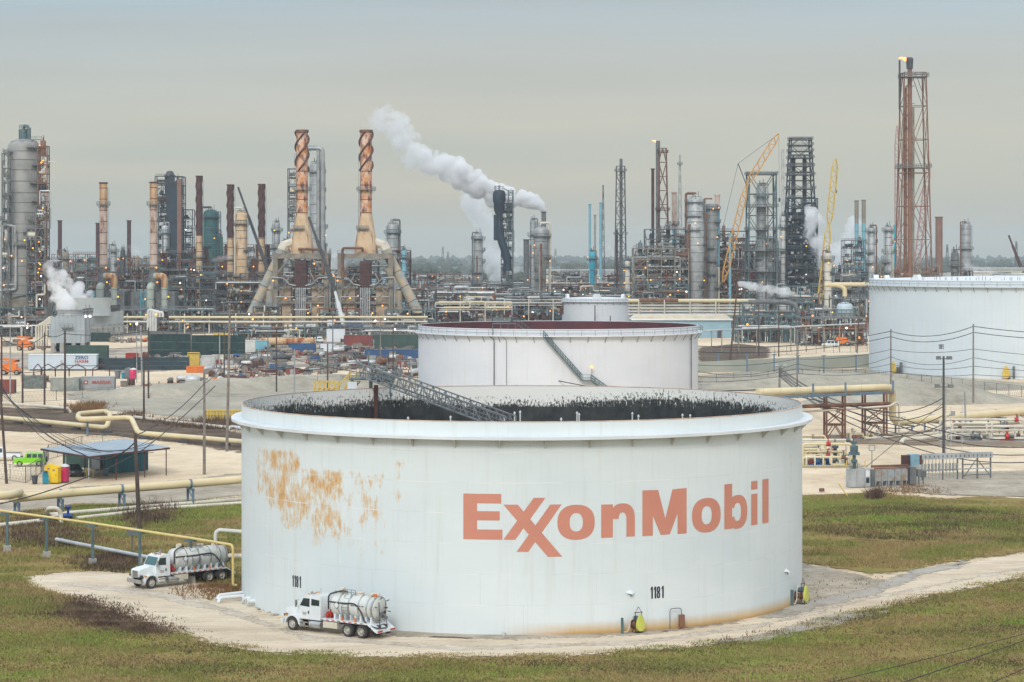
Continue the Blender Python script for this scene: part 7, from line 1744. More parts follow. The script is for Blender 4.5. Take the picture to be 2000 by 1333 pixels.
# small stacks
m_ds = mat('dark_oxide_stack', (.10, .045, .05), (.06, .03, .035), .8)
for px, yt, lab in ((117, 431, 'thin dark chimney right of the reactor tower'), (191, 436, 'thin dark chimney just left of the first banded chimney'), (252, 431, 'thin dark maroon chimney between the two bent duct chimneys')): stack(lab, px, yt, 1300, 8, m_ds, nb=4, ladder=False)
for i, (px, yt, lab) in enumerate(((202, 357, 'banded cream and rust chimney with two bent ducts, left one'), (300, 356, 'banded cream and rust chimney with bent ducts beside the dark tower'))):
 Y = 955; s = stack(lab, px, yt, Y, 15, m_pinkish, m_orange_rust, .16, plats=(50, 24), nb=9, base=18, rimm=m_drust); sc = Y / F
 mb = MB(); mb.lathe([(2.1, 14), (2.4, 19), (1.6, 23)], 16); mb.box(0, 3, 7, 18, 10, 14); mb.build('heater_box', m_grey, s)
 mb = MB(); mb.path([(.5, -1.5, 20.5), (4.9, -2.5, 20.5), (4.9, -2.5, 0)], 1.35, 14, 2.5); mb.build('bent_duct', mat('green_grey_duct', (.40, .44, .38), (.33, .38, .34), .6, scale=.3, rust=.1), s)
 mb = MB(); mb.path([(-.5, -1, 16.5), (-.8, -3.4, 16.2), (-.8, -3.4, 1)], 1.65, 14, 2); mb.build('bent_duct', _M['green_grey_duct'], s)
 mb = MB(); mb.path([(1.5, -1.9, 20.5), (4.9, -2.5, 20.5), (4.9, -2.5, 16)], 1.42, 14, 2.5); mb.build('duct_elbow', m_orange_rust, s)
 mb = MB()
 for z in (3, 7, 11, 15): mb.lathe([(1.66, z - .1), (1.76, z), (1.66, z + .1)], 14, -.8, -3.4); mb.lathe([(1.36, z - .1), (1.46, z), (1.36, z + .1)], 14, 4.9, -2.5)
 mb.build('duct_band', m_teal, s)
 mb = MB(); 
 for q in (-4.8, -2.9): mb.bar((q, -3, 4), (q, -3, 14.5), .25)
 for z in (7, 10.5, 14): mb.bar((-4.8, -3, z), (-2.9, -3, z), .2)
 mb.bar((-4.8, -3, 4), (-2.9, -3, 14), .15); mb.bar((-4.8, -3, 14), (-2.9, -3, 4), .15); mb.build('ladder_frame', m_cyan, s); mlamp(s, [(2, -3, 18), (-3, -3, 11), (6.6, -3, 12), (1.6, -3, 24)])
# sooty tower with rust stripes
t = module('tall sooty black tower structure with brown stripes', 303, 356, 345, 1180, 120, style='soot', depth=12, lamps=2, pal=(m_navy, m_dgrey, m_drust, m_black), dens=1.1, pipes=4, uneven=.3)
mb = MB(); w_ = (356 - 303) * 1180 / F; mb.boxz(w_ * .42, w_ * .82, -1, 7, 4, 66); mb.build('duct', m_navy, t); mb = MB(); mb.boxz(w_ * .82, w_ * .98, -1.2, 2, 20, 68); mb.build('rusty_duct', m_brick, t); mb = MB(); mb.boxz(w_ * .3, w_ * .58, -1, 5, 0, 40); mb.build('silver_duct', m_silver, t)
mb = MB(); mb.lathe([(2.6, 60), (2.6, 70), (1.6, 72), (.02, 72.5)], 14, w_ * .5, 4); rail_ring(mb, 3, 69, 10, cx=w_ * .5, cy=4, w=.13); mb.build('top_vessel', m_dgrey, t)
L('thin dark frame tower with ladders right of the sooty tower', 358, 376, 392, 1190, 121, dict(style='dark', depth=8, lamps=1))
stack('slender strake topped rusty chimney left of the green tower', 389, 344, 1060, 12, m_stack_cream, m_drust, .42, strk=.42, plats=(28,), nb=16)
t = column('dark green tower with dark upper cage beside the slender chimney', 412, 400, 1150, 30, m_green_t, plats=5, risers=2, lamps=1, rm=m_dgrey); 
L('dark blue cage structure wrapping the top of the green tower', 399, 427, 396, 1160, 122, dict(style='teal', depth=8, lamps=0, legs=6, pal=(m_navy, m_dgrey)))
column('small bright green column beside the dark green tower', 431, 452, 1150, 9, m_green_t, plats=1, risers=0, lamps=0)
stack('rusty strake chimney left of the slanted black crane boom', 450, 361, 1060, 13, m_stack_cream, m_drust, .40, strk=.38, plats=(27, 20), nb=16)
stack('rusty strake chimney right of the slanted black crane boom', 511, 360, 1060, 13, m_stack_cream, m_drust, .40, strk=.38, plats=(27, 20), nb=16)
for px, yt in ((450, 478), (511, 478), (389, 486)):
 t = thing('fired_heater', 'stepped heater base under the strake chimney, ' + ('left' if px < 400 else 'middle' if px < 500 else 'right') + ' of three', 'heater', (X(px, 1064), 1064, 0), 0, 'stepped heater bases')
 zt_ = Z(yt, 1064); mb = MB(); mb.boxz(-8, 8, 3, 14, 0, zt_ * .6); mb.boxz(-5.5, 5.5, 3, 12, zt_ * .6, zt_ * .8); mb.boxz(-3, 3, 3, 9, zt_ * .8, zt_); mb.build('casing', m_drust, t)
 mb = MB(); 
 for z in (zt_ * .6, zt_ * .8): rail_line(mb, [(-8, 2.6, z), (8, 2.6, z)], w=.14)
 for x in (-8, -4, 0, 4, 8): mb.bar((x, 2.6, 0), (x, 2.6, zt_ * .62), .35)
 mb.build('frame', m_rust, t); lamp(t, -4, 2, zt_ * .7); lamp(t, 6, 2, zt_ * .45)
t = column('tall cream cylinder with rusty crown behind the black crane boom', 472, 402, 980, 22, m_stack_cream, [(0, 1), (1, 1)], plats=3, risers=1, lamps=1, rm=m_pale)
column('slim grey column with caged head left of the twisted chimneys', 541, 424, 1050, 12, m_silver, plats=4, risers=1)
column('short pink topped vessel beside the slim grey column', 557, 462, 1060, 17, m_silver2, plats=1, risers=1)
column('grey multi pipe column right of the second twisted chimney', 767, 425, 1100, 24, m_silver, plats=3, risers=4, head=True)
column('small light blue capped column beside the grey multi pipe column', 789, 478, 1050, 9, m_skyblue, plats=3, risers=1)
# reactor behind the first twisted chimney
t = column('grey reactor with silver dome and tall overhead line behind the first twisted chimney', 618, 306, 1040, 34, m_silver, [(0, .9), (.35, .9), (.62, 1.0), (.66, .8), (1, .8)], plats=6, risers=2, lamps=4)
mb = MB(); mb.path([(-3, -3, 76), (-3, -3, 78), (1.2, -4, 78), (1.2, -4, 34)], .8, 10, 1.5); mb.path([(-6, -3, 77.2), (3.2, -4.4, 77.2), (3.2, -4.4, 20)], 1.0, 10, 2); mb.build('overhead_line', m_silver, t)
L('cage structure with lamps left of the first twisted chimney', 562, 582, 330, 1060, 123, dict(style='grey', depth=7, lamps=8, fl=4, dens=.8, pipes=4, uneven=0))
# twin twisted chimneys on their furnaces
def twist(label, px, Y, sgn):
 t = thing('furnace_chimney', label, 'chimney', (X(px, Y), Y, 0), 0, 'twin twisted furnace chimneys'); zt = Z(255, Y); k = Y / F
 zz_ = lambda py: Z(py, Y)
 mb = MB(); mb.lathe([(2.35, zz_(417)), (2.35, zz_(335))], 24); mb.lathe([(2.35, zz_(335)), (2.35, zt), (1.9, zt), (1.9, zt - 3)], 24); mb.build('upper_shaft', m_firerust, t)
 mb = MB(); strake(mb, 2.35, zz_(334), zt - .6, .85, .75, ph=.6 + px, n=60, starts=3); mb.build('helical_strake', m_drust, t)
 mb = MB(); mb.lathe([(2.38, zt - 1), (2.7, zt - .8), (2.7, zt + .2), (1.9, zt + .2)], 24)
 for py in (335, 362, 390, 416): z = zz_(py); mb.lathe([(2.36, z - .15), (2.6, z), (2.36, z + .15)], 24)
 mb.build('stiffener_ring', m_rust, t)
 mb = MB(); zb = zz_(489); pr = [(2.4, zz_(417)), (4.9, zb)]; n = 10
 mb.lathe([(4.9, zb), (2.45, zz_(417))], n, ph=.3); mb.lathe([(4.9, zb - 1.5), (4.9, zb)], n, ph=.3); mb.build('cone', m_stack_cream, t)
 platform(t, 2.4, zz_(372), w=1.5); platform(t, 3.4, zz_(448), -2.6, -1.2, w=1.2)
 mb = MB(); ladder_cage(mb, -2.6, -1.6, zz_(416), zz_(300), .7); mb.bar((-3, -2.4, zz_(448)), (-2.5, -2.2, zz_(372)), .2); mb.build('ladder', m_rail, t)
 # support frame
 fw, zf = 10.2, zb - 1.2; f = MB()
 for x in (-fw, fw):
  for y in (-5, 5): f.boxz(x - .9, x + .9, y - .8, y + .8, 0, zf)
 f.boxz(-fw - .9, fw + .9, -6, 6, zf - 2.2, zf - .2); f.boxz(-fw, fw, -5.6, -4.8, 9.8, 10.6)
 for s in (-1, 1):
  f.bar((s * fw, -5.8, 9), (s * 4, -5.8, 22), .5); f.bar((s * fw, -5.8, zf - 9), (s * 5, -5.8, zf - 2.5), .45); f.bar((s * fw, -5.8, 0), (s * 3, -5.8, 8), .4); f.boxz(s * fw - 2.5, s * fw + 2.5, -5, 5, 9.5, 10.3)
 f.build('support_frame', m_beige, t)
 mb = MB(); mb.boxz(-2.1, 2.1, -5.9, 3, zf - 14, zf - 3.2)
 for q in range(7): mb.boxz(-2.35, 2.35, -6.2, -5.9, zf - 13.6 + q * 1.5, zf - 13.1 + q * 1.5)
 mb.build('convection_box', m_drust, t)
 for q in range(6): mb = MB(); x = -1.8 + q * .72; mb.tube((x, -6.6, 0), (x, -6.6, zf - 13.8), .2, 8); mb.build('vertical_pipe', m_silver2, t)
 for s in (-1, 1):
  mb = MB(); mb.boxz(s * 6.6 - 2.4, s * 6.6 + 2.4, -4, 5, 0, 16.5)
  for q in range(6): mb.boxz(s * 6.6 - 2.55, s * 6.6 + 2.55, -4.15, -4, 1 + q * 2.7, 1.3 + q * 2.7)
  mb.build('furnace_wall', mat('stained_furnace_wall', (.50, .40, .28), (.36, .24, .16), .8, scale=.3, rust=.3, stretch=.4), t)
  mb = MB(); mb.path([(s * 1.9, -6.7, 17), (s * 4.5, -6.7, 17.5), (s * 7, -6.7, 20), (s * 11.8, -6.7, 20.4), (s * 11.8, -6.7, 8)], .25, 8); mb.path([(s * 2.6, -6.6, 12.5), (s * 9.8, -6.6, 12.5), (s * 9.8, -6.6, 3)], .2, 8); mb.build('loop_pipe', m_silver, t)
  mb = MB(); rail_line(mb, [(s * fw - s * 7, -6.3, zf - .1), (s * fw + s, -6.3, zf - .1)], w=.14); rail_line(mb, [(s * 2.5, -6.5, 16.6), (s * 11, -6.5, 16.6)], w=.14); mb.boxz(min(s * 2.5, s * 11), max(s * 2.5, s * 11), -6.5, -5, 16.3, 16.5); mb.bar((s * 3.5, -6.8, 10), (s * 9.5, -6.8, 16.3), .3); mb.build('stair_and_rail', m_rail, t)
 # slanted duct and its hood
 a = Vector((sgn * 7.4, 0, zb + 1.0)); c = Vector((sgn * (23.0 if sgn < 0 else 24.5), -3, -.5)); dv = (c - a)
 mb = MB(); mb.tube(a, a + dv * .82, 2.05, 18); mb.build('slanted_duct', m_duct, t); mb = MB(); mb.tube(a + dv * .82, c, 2.05, 18, 1.7); mb.build('duct_foot', m_orange_rust, t)
 mb = MB(); 
 for u in (.12, .3, .48, .66, .82): mb.lathe_axis([(2.06, -.15), (2.25, 0), (2.06, .15)], a + dv * u, dv, 18)
 mb.build('duct_band', m_grey, t)
 mb = MB(); mb.tube(a + dv * .03, a - dv * .04 + Vector((0, 0, .6)), 2.3, 8, 2.0); mb.tube(a + Vector((0, 0, .8)), Vector((sgn * 3.2, 0, zb + 3.4)), 2.0, 8, 1.9); mb.build('duct_hood', m_pale, t)
 d = Vector((sgn * 12.5, -1, 0)); mb = MB(); mb.tube(d + Vector((0, 0, 2)), d + Vector((0, 0, 15)), 2.3, 16); mb.tube(d + Vector((0, 0, 15)), (sgn * 9, 0, 24), 2.3, 16, 1.6); mb.build('vertical_duct', m_duct, t)
 mb = MB(); mb.path([(sgn * -9, -7, 20), (sgn * -9, -7, zf + 2), (sgn * -1, -6.8, zf + 2), (sgn * -1, -6, zf + .8)] if sgn > 0 else [(-1, -6, zf + 1.6), (6, -7, zf + 1.6), (9, -7, zf + 1.2), (9, -7, zf - 8)], .55, 8); mb.build('crossover_pipe', m_rust, t)
 mlamp(t, [(-6, -7, 12), (7, -7, 9), (-11, -7, 19), (3, -7, 6)]); return t
m_duct = mat('faded_duct_paint', (.50, .37, .22), (.24, .31, .33), .7, scale=.35, rust=.12, stretch=.8)
twist('first twisted rusty chimney on a furnace with duct slanting left', 590, 930, -1)
twist('second twisted rusty chimney on a furnace with duct slanting right', 715, 930, 1)
L('far brown structure seen between second duct and grey column', 800, 920, 536, 1500, 180, dict(style='rust', lamps=3, dens=1.1))
L('far teal structure left of the short grey column', 850, 930, 545, 1300, 181, dict(style='teal', lamps=3, dens=1.2))
L('far grey structure right of the drum columns', 1078, 1150, 530, 1350, 182, dict(style='grey', lamps=4, dens=1.2))
L('far brown structure left of the broad open frame', 1170, 1245, 538, 1300, 183, dict(style='drust', lamps=4, dens=1.2))
L('far low band of pipework behind the broad open frame', 1210, 1400, 505, 1350, 184, dict(style='grey', lamps=5, dens=1.1))
L('far brown pipework behind the caged tower', 1400, 1560, 500, 1350, 185, dict(style='rust', lamps=5, dens=1.1))
L('far grey structure behind the sooty tower', 300, 460, 478, 1380, 186, dict(style='grey', lamps=4, dens=1.1))
L('far rusty structure behind the strake chimneys', 440, 570, 478, 1380, 187, dict(style='rust', lamps=4, dens=1.2))
L('open brown cage on the right of the furnace chimneys', 765, 800, 490, 1090, 188, dict(style='drust', lamps=2, dens=1.2))
L('dense dark pipework under the first furnace chimney', 545, 640, 500, 975, 189, dict(style='drust', lamps=4, dens=1.4))
L('dense dark pipework under the second furnace chimney', 680, 765, 500, 975, 190, dict(style='dark', lamps=4, dens=1.4))
column('grey column with many decks behind the first bent duct', 222, 470, 1120, 12, m_silver, plats=4, risers=2)
column('pale column left of the sooty tower behind the second banded chimney', 322, 430, 1110, 13, m_silver2, plats=4, risers=2)
column('short dark column near the maroon chimney', 240, 478, 1150, 10, m_dgrey, plats=3, risers=1)
column('small grey column right of the thin dark chimney beside the reactor', 128, 482, 1100, 14, m_beige, plats=3, risers=2)
column('small pale column right of the cyan column', 1225, 500, 1150, 10, m_pale, plats=3, risers=1)
column('small brown column left of the broad open frame', 1250, 470, 1100, 9, m_brick, plats=3, risers=1)
column('small grey column with red cap between caged tower and derrick', 1540, 470, 1090, 9, m_silver, plats=4, risers=1)
# cranes among the chimneys
t, b, P = boom_crane('black telescopic crane boom leaning left between strake chimneys', [(527, 540), (465, 366)], 1.5, m_dgrey, 985, tel=True); mb = MB(); mb.bar(Vector((0, 0, 4)), P[0], 1.9); mb.box(0, 0, 2.2, 9, 2.8, 3); mb.build('carrier', m_blue, t)
t, b, P = boom_crane('black and white telescopic crane between the twisted chimneys', [(672, 636), (654, 568), (603, 424)], 1.7, m_dgrey, 880, tel=True)
bm_ = [o_ for o_ in t.children if o_.name.startswith('boom')][0]; bm_.data.materials.clear(); bm_.data.materials.append(m_white)
mb = MB(); mb.box(2, 0, 2.0, 12, 2.8, 1.4); mb.box(3.5, 0, 3.4, 6, 2.6, 1.8); mb.build('carrier', m_ctn_b, t); mb = MB(); mb.box(-5, 0, 3.2, 2.6, 2.4, 2.6); mb.build('cab', m_white, t)
for x in (-4.5, -2, 2.5, 5, 7): wheel(t, x, -1.3, .75, .5, -1)
m_ctw = mat('cooling_tower_panel', (.42, .46, .47), (.33, .37, .385), .6, scale=.25, rust=.08)
# cooling tower with its fan stack
t = thing('cooling_tower', 'grey panelled cooling tower with round steaming fan stack', 'cooling tower', (X(132, 695), 695, 0)); W2 = (163 - 97) * 695 / F / 2
mb = MB(); mb.boxz(-W2, W2, 0, 10, 2.9, 10.7); 
for k in range(9): x = -W2 + k * W2 / 4; mb.boxz(x - .08, x + .08, -.1, 0, 2.9, 10.7)
mb.boxz(-W2 - .1, W2 + .1, -.15, 10, 6.6, 6.9); mb.build('casing', m_ctw, t)
mb = MB(); mb.lathe([(4.4, 10.7), (3.9, 11.4), (3.8, 12.2), (4.0, 12.9), (3.8, 12.9), (3.6, 12.2)], 24, -.2, 5); mb.build('fan_stack', m_silver, t)
mb = MB()
for x in (-W2 + .6, -W2 * .35, W2 * .35, W2 - .6):
 for y in (.5, 9): mb.box(x, y, 1.45, 1.2, 1.0, 2.9)
mb.build('concrete_legs', m_concrete, t); mb = MB(); mb.boxz(-W2 + 1, W2 - 1, 3, 9.8, .2, 2.9); mb.build('dark_basin', m_navy, t)
mb = MB(); rail_line(mb, [(-W2, -.2, 10.7), (W2, -.2, 10.7)], w=.1, step=1.2); mb.boxz(-1.8, 1.8, -1.4, -.2, 7.4, 7.6); rail_line(mb, [(-1.8, -1.4, 7.6), (1.8, -1.4, 7.6)], w=.1, step=.9); mb.bar((W2 + .5, -.5, 0), (W2 + .5, -.5, 14.5), .2); mb.bar((W2 + 1.6, -.5, 0), (W2 + 1.6, -.5, 14.5), .2); mb.build('railing', m_rail, t)
mb = MB()
for k in range(5): mb.path([(-W2 - 4.6 + k * .8, 1, 2), (-W2 - 4.6 + k * .8, 1, 8.0 + k * .45), (-W2 - 1.4 + k * .2, 1, 8.8 + k * .45), (-W2 + .4, 1, 8.8 + k * .45)], .34, 8)
mb.build('header_pipes', m_pale, t); lamp(t, W2 + .5, -.8, 11, l_white, .5); lamp(t, W2 + 1.8, -.8, 11, l_white, .5)
t = thing('cooling_cell_row', 'long grey wall of cooling cells behind the round fan stack', 'cooling tower', (X(188, 800), 800, 0))
x0, x1 = X(158, 800) - X(188, 800), X(209, 800) - X(188, 800)
mb = MB(); mb.add([(x0, 0, 1.5), (x1, 24, 1.5), (x1, 34, 1.5), (x0, 12, 1.5), (x0, 0, 8.3), (x1, 24, 9.3), (x1, 34, 9.3), (x0, 12, 8.3)], [(3, 2, 1, 0), (4, 5, 6, 7), (0, 1, 5, 4), (1, 2, 6, 5), (2, 3, 7, 6), (3, 0, 4, 7)]); mb.build('casing', m_ctw, t)
mb = MB(); rail_line(mb, [(x0, 0, 8.3), (x1, 24, 9.3)], h=2, w=.2, step=1.2); rail_line(mb, [(x0, 2, 8.3), (x1, 26, 9.3)], h=2.2, w=.2, step=1.2); mb.build('louvres', m_dgrey, t)
mb = MB(); mb.lathe([(7.0, 8), (6.6, 11), (7.4, 14.3), (7.2, 14.3)], 24, -4.2, 14); mb.build('fan_stack', m_ctw, t)
mb = MB()
for k in range(8): u = k / 7; x = x0 + (x1 - x0) * u + 1.5; y = -8 + 24 * u; mb.bar((x, y, 0), (x, y, 4.8), .5); mb.bar((x, y, 4.6), (x + 2.5, y + 4, 4.0), .6)
mb.bar((x0 + 1, -8, 4.8), (x1 + 2, 16, 5.2), .6); mb.build('side_frame', m_silver, t)
# ---------------------------------------------------------------- cream pipe rack in front of the left plant
t = thing('pipe_rack', 'long cream double pipe on posts crossing in front of the twisted chimneys', 'pipe rack', (0, 860, 0)); Yk = 860
for i, (y1_, r) in enumerate(((620, .42), (629, .36))):
 for a, c in ((212, 290), (330, 470), (470, 640), (640, 835)):
  mb = MB(); z = Z(y1_, Yk); mb.tube((X(a, Yk), 0, z), (X(c, Yk), 0, z - (0 if a < 600 else .0)), r, 10); mb.build('pipe', m_cream if i == 0 else m_pale, t)
for px in (248, 360, 408, 460, 514, 568, 620, 672, 725, 777, 829): mb = MB(); mb.bar((X(px, Yk), .8, 0), (X(px, Yk), .8, Z(613, Yk)), .4); mb.build('post', m_pale, t)
for k in range(4):
 mb = MB(); xx = X(289 + k * 5, Yk); mb.path([(xx, 0, 1), (xx, 0, Z(606 + k * 1.5, Yk)), (X(300 + k * 6, Yk), 0, Z(606 + k * 1.5, Yk)), (X(300 + k * 6, Yk), 0, Z(620, Yk))], .5, 8, 1.2); mb.build('loop_pipe', m_white_old, t)
lamp(t, X(306, Yk), -1, Z(615, Yk)); lamp(t, X(268, Yk), -1, Z(633, Yk), l_white, .6); lamp(t, X(733, Yk), -1, Z(627, Yk), l_white, .5)
# ---------------------------------------------------------------- centre: steaming stack group
column('short grey column with caged top left of the steam', 934, 446, 1150, 18, m_silver, plats=5, risers=2, lamps=2)
t = column('grey column with wide upper drum in front of the steaming chimney', 1057, 432, 1080, 30, m_silver, [(0, .62), (.52, .62), (.56, .98), (1, .98)], plats=3, risers=3, lamps=4)
stack('grey steaming chimney behind the wide drum column', 1062, 414, 1180, 9, m_grey, nb=5, ladder=False)
column('slim grey companion column left of the wide drum column', 1041, 420, 1110, 12, m_silver, plats=2, risers=2, lamps=2)
stack('short dark striped chimney beside the steam plume', 1028, 468, 1200, 11, m_grey, nb=7)
t = thing('sooty_vessel', 'dark bulbous reactor with curved neck standing above the steam', 'reactor vessel', (X(975, 1110), 1110, 0)); Yv = 1110
mb = MB(); z = lambda py: Z(py, Yv)
mb.lathe([(.02, z(371)), (1.6, z(371.5)), (2.7, z(374)), (3.1, z(380)), (3.1, z(392)), (2.7, z(398)), (2.6, z(410)), (1.7, z(420)), (1.7, z(436)), (2.1, z(442)), (2.1, z(466))], 20); mb.build('vessel', m_navy, t)
mb = MB(); mb.tube((-1.5, -1, z(420)), (-1.5, -1, z(470)), 1.2, 12); mb.path([(.3, -.5, z(440)), (.8, -.6, z(470)), (3.8, -.6, z(500)), (4.2, -.6, z(530))], 1.9, 12, 6); mb.build('neck_duct', m_navy, t)
mb = MB(); rail_ring(mb, 2.2, z(371), 8, w=.13, h=1.6); mb.tube((0, 0, z(371)), (0, 0, z(362)), .35, 8); mb.tube((-2, 0, z(374)), (-2, 0, z(363)), .2, 6); mb.bar((2, 0, z(368)), (6, 0, z(378)), .4); mb.build('top_fitting', m_grey, t)
for k in range(12): mb = MB(); zz_ = z(382 + k * 10); mb.boxz(3.2, 6.5, -1.5, 1.5, zz_, zz_ + .2); rail_line(mb, [(3.2, -1.5, zz_), (6.5, -1.5, zz_)], w=.12, step=1.2); mb.build('platform', m_teal, t)
mb = MB(); 
for x in (4.4, 6.4): mb.bar((x, -1.2, 0), (x, -1.2, z(372)), .4)
mb.build('access_frame', m_dgrey, t)
lattice('thin lattice stair tower right of the dark bulbous reactor', 998, 372, 1110, 10, 10, m_teal, n=16, w=.2)
for k, (px, r_) in enumerate(((910, 11), (972, 13), (880, 9))):
 t = thing('cooling_tower', 'low pale blue steaming tank top at the plume foot, ' + ('left', 'right', 'farthest left')[k], 'cooling tower', (X(px, 1450), 1450, 0), 0, 'low steaming cooling cells'); rr_ = 19 * 1450 / F * (1 if k < 2 else .7)
 mb = MB(); mb.lathe([(rr_, 0), (rr_, 11), (rr_ - .5, 11), (rr_ - .8, 9)], 28); mb.build('wall', m_skyblue if k == 9 else mat('pale_blue_grey', (.38, .48, .50), None, .6), t); mb = MB(); rail_ring(mb, rr_, 11, 20, w=.16); mb.build('railing', m_rail, t)
for k, px in enumerate((1002, 1028)):
 t = thing('cone_tank', 'dark cone roofed tank below the drum columns, ' + ('left' if k == 0 else 'right'), 'tank', (X(px, 1180), 1180, 0), 0, 'dark cone roofed tanks'); mb = MB(); mb.lathe([(3.4, 0), (3.4, 7), (1.2, 12.5), (.02, 13.5)], 20); mb.build('shell', m_navy, t); mb = MB(); mb.path([(-1, -3.6, 3), (-1, -3.6, 8), (3.5, -3.6, 8), (3.5, -3.6, 3)], .6, 8); mb.build('loop_pipe', m_white_old, t)
def rack(label, px0, px1, Y, z, n, seed, m=m_pale, step=14, hgt=None, lamps=2, fm=m_grey, r=(.2, .3, .4)):
 rr = random.Random(seed); t = thing('pipe_rack', label, 'pipe rack', (X(px0, Y), Y, 0), 0, 'pipe racks in the plant'); w = (px1 - px0) * Y / F
 f = MB(); k = 0; x = 0
 while x <= w + .1:
  for y in (0, 6): f.bar((x, y, 0), (x, y, z + 2.2), .35)
  for zz_ in (z - .4, z + 1.8): f.bar((x, 0, zz_), (x, 6, zz_), .3)
  x += step * .7
 for y in (0, 6):
  for zz_ in (z - .4, z + 1.8): f.bar((0, y, zz_), (w, y, zz_), .22)
 for k in range(n):
  q = rr.choice(r); y = .3 + rr.random() * 5.2; zz_ = z + (0 if k % 2 else 2.2) + q; a = 0 if rr.random() < .5 else rr.uniform(0, .4) * w; c = w if rr.random() < .5 else rr.uniform(.6, 1) * w
  mb = MB(); pts = [(a, y, zz_), (c, y, zz_)]
  if rr.random() < .4: pts = [(a, y, zz_), ((a + c) / 2 - 3, y, zz_), ((a + c) / 2 - 3, y, zz_ + 2.2), ((a + c) / 2 + 3, y, zz_ + 2.2), ((a + c) / 2 + 3, y, zz_), (c, y, zz_)]
  if rr.random() < .5: pts += [(c, y, max(.4, zz_ - 5))]
  mb.path(pts, q, 8); mb.build('pipe', rr.choice((m, m_silver2, m_silver, m_pale, m_rust, m_grey, m_skyblue if rr.random() < .15 else m_silver)), t)
 f.build('frame', fm, t); s = MB()
 for k in range(int(w * .9)): s.box(rr.uniform(0, w), rr.uniform(-1.5, 7), rr.uniform(.2, z), rr.uniform(.4, 2), rr.uniform(.5, 1.5), rr.uniform(.4, 2.2), rr.random())
 s.build('fittings', rr.choice((m_grey, m_teal, m_drust, m_beige)), t)
 for k in range(lamps): lamp(t, rr.uniform(0, w), -1, rr.uniform(.3, 1.2) * z, r=.38)
 return t
rack('cream truss pipe rack left of the small covered tank', 850, 1000, 905, 8.2, 8, 201, fm=m_pale, m=m_cream)
rack('pale pipe rack touching the small covered tank left side', 985, 1098, 925, 9.5, 8, 202, fm=m_pale, r=(.3, .5, .7))
rack('grey pipe rack in the middle distance with dark fat pipes', 845, 965, 1010, 9.6, 7, 203, m=m_dgrey, r=(.5, .8, .9))
rack('blue grey pipe rack below the drum columns', 960, 1100, 1040, 9, 9, 204, m=m_skyblue, fm=m_blue)
rack('long pale overhead pipe rack spanning the centre', 840, 1070, 1120, 10.5, 7, 205, lamps=4)
rack('rack of grey pipes around the bright cyan column', 1060, 1240, 1090, 9.5, 8, 206, lamps=4, fm=m_teal)
rack('farther brown rack behind the bright cyan column', 1060, 1250, 1250, 11, 8, 207, lamps=5, fm=m_drust)
rack('far pipe rack at the foot of the steam', 840, 1050, 1330, 9, 8, 208, lamps=3)
rack('low far pipe rack in front of distant sheds', 860, 1240, 1500, 8, 8, 209, lamps=5, fm=m_teal)
L('tall narrow dark access frame beside the bulbous reactor', 979, 1001, 398, 1112, 192, dict(style='soot', depth=5, lamps=1, legs=0, bay=3, pal=(m_navy, m_dgrey, m_teal), pipes=2, uneven=0))
L('far wide grey pipework band behind the steam', 840, 1010, 540, 1600, 193, dict(style='grey', lamps=3, dens=.9))
L('far wide brown pipework band right of the drum columns', 1080, 1245, 534, 1600, 194, dict(style='rust', lamps=4, dens=.9))
L('dark knotted structure between cream truss rack and drum columns', 925, 1000, 556, 1060, 195, dict(style='dark', lamps=3, dens=1.5))
L('brown knotted structure right of the slim columns', 1070, 1130, 560, 1080, 130, dict(style='drust', lamps=4, dens=1.4))
L('teal structure at the foot of the cyan column', 1130, 1240, 566, 1110, 131, dict(style='teal', lamps=4, dens=1.4))
L('low dense structure left of the small covered tank', 1000, 1098, 572, 1000, 132, dict(style='teal', lamps=3, dens=1.4))
L('low dense structure beyond the cream truss rack', 846, 930, 574, 990, 133, dict(style='dark', lamps=2, dens=1.3))
t = column('bright cyan column with dark caged top', 1157, 482, 1130, 9, m_cyan, [(0, 1), (.72, 1), (.74, 1.4), (1, 1.3)], plats=3, risers=1, lamps=2, rm=m_grey)
for px, yt, Y, w_, mm, lab in ((1152, 399, 1400, 5, m_skyblue, 'thin sky blue chimney, leftmost of the far pair'), (1162, 420, 1400, 4, m_silver, 'thin grey chimney between the far sky blue pair'), (1173, 396, 1400, 5, m_skyblue, 'thin sky blue chimney, rightmost of the far pair')): stack(lab, px, yt, Y, w_, mm, nb=4, ladder=False)
lattice('thin dark guyed mast beside the sky blue chimneys', 1178, 362, 1420, 1.5, 8, m_dgrey, n=22, w=.22)
t = lattice('tall thin flare tower with dark chimney core in the centre distance', 1212, 325, 1240, 16, 24, m_dgrey, core=[(1, 3, m_grey, 4), (-7, 2, m_drust, -34)], plats=(74, 40), n=16, w=.28)
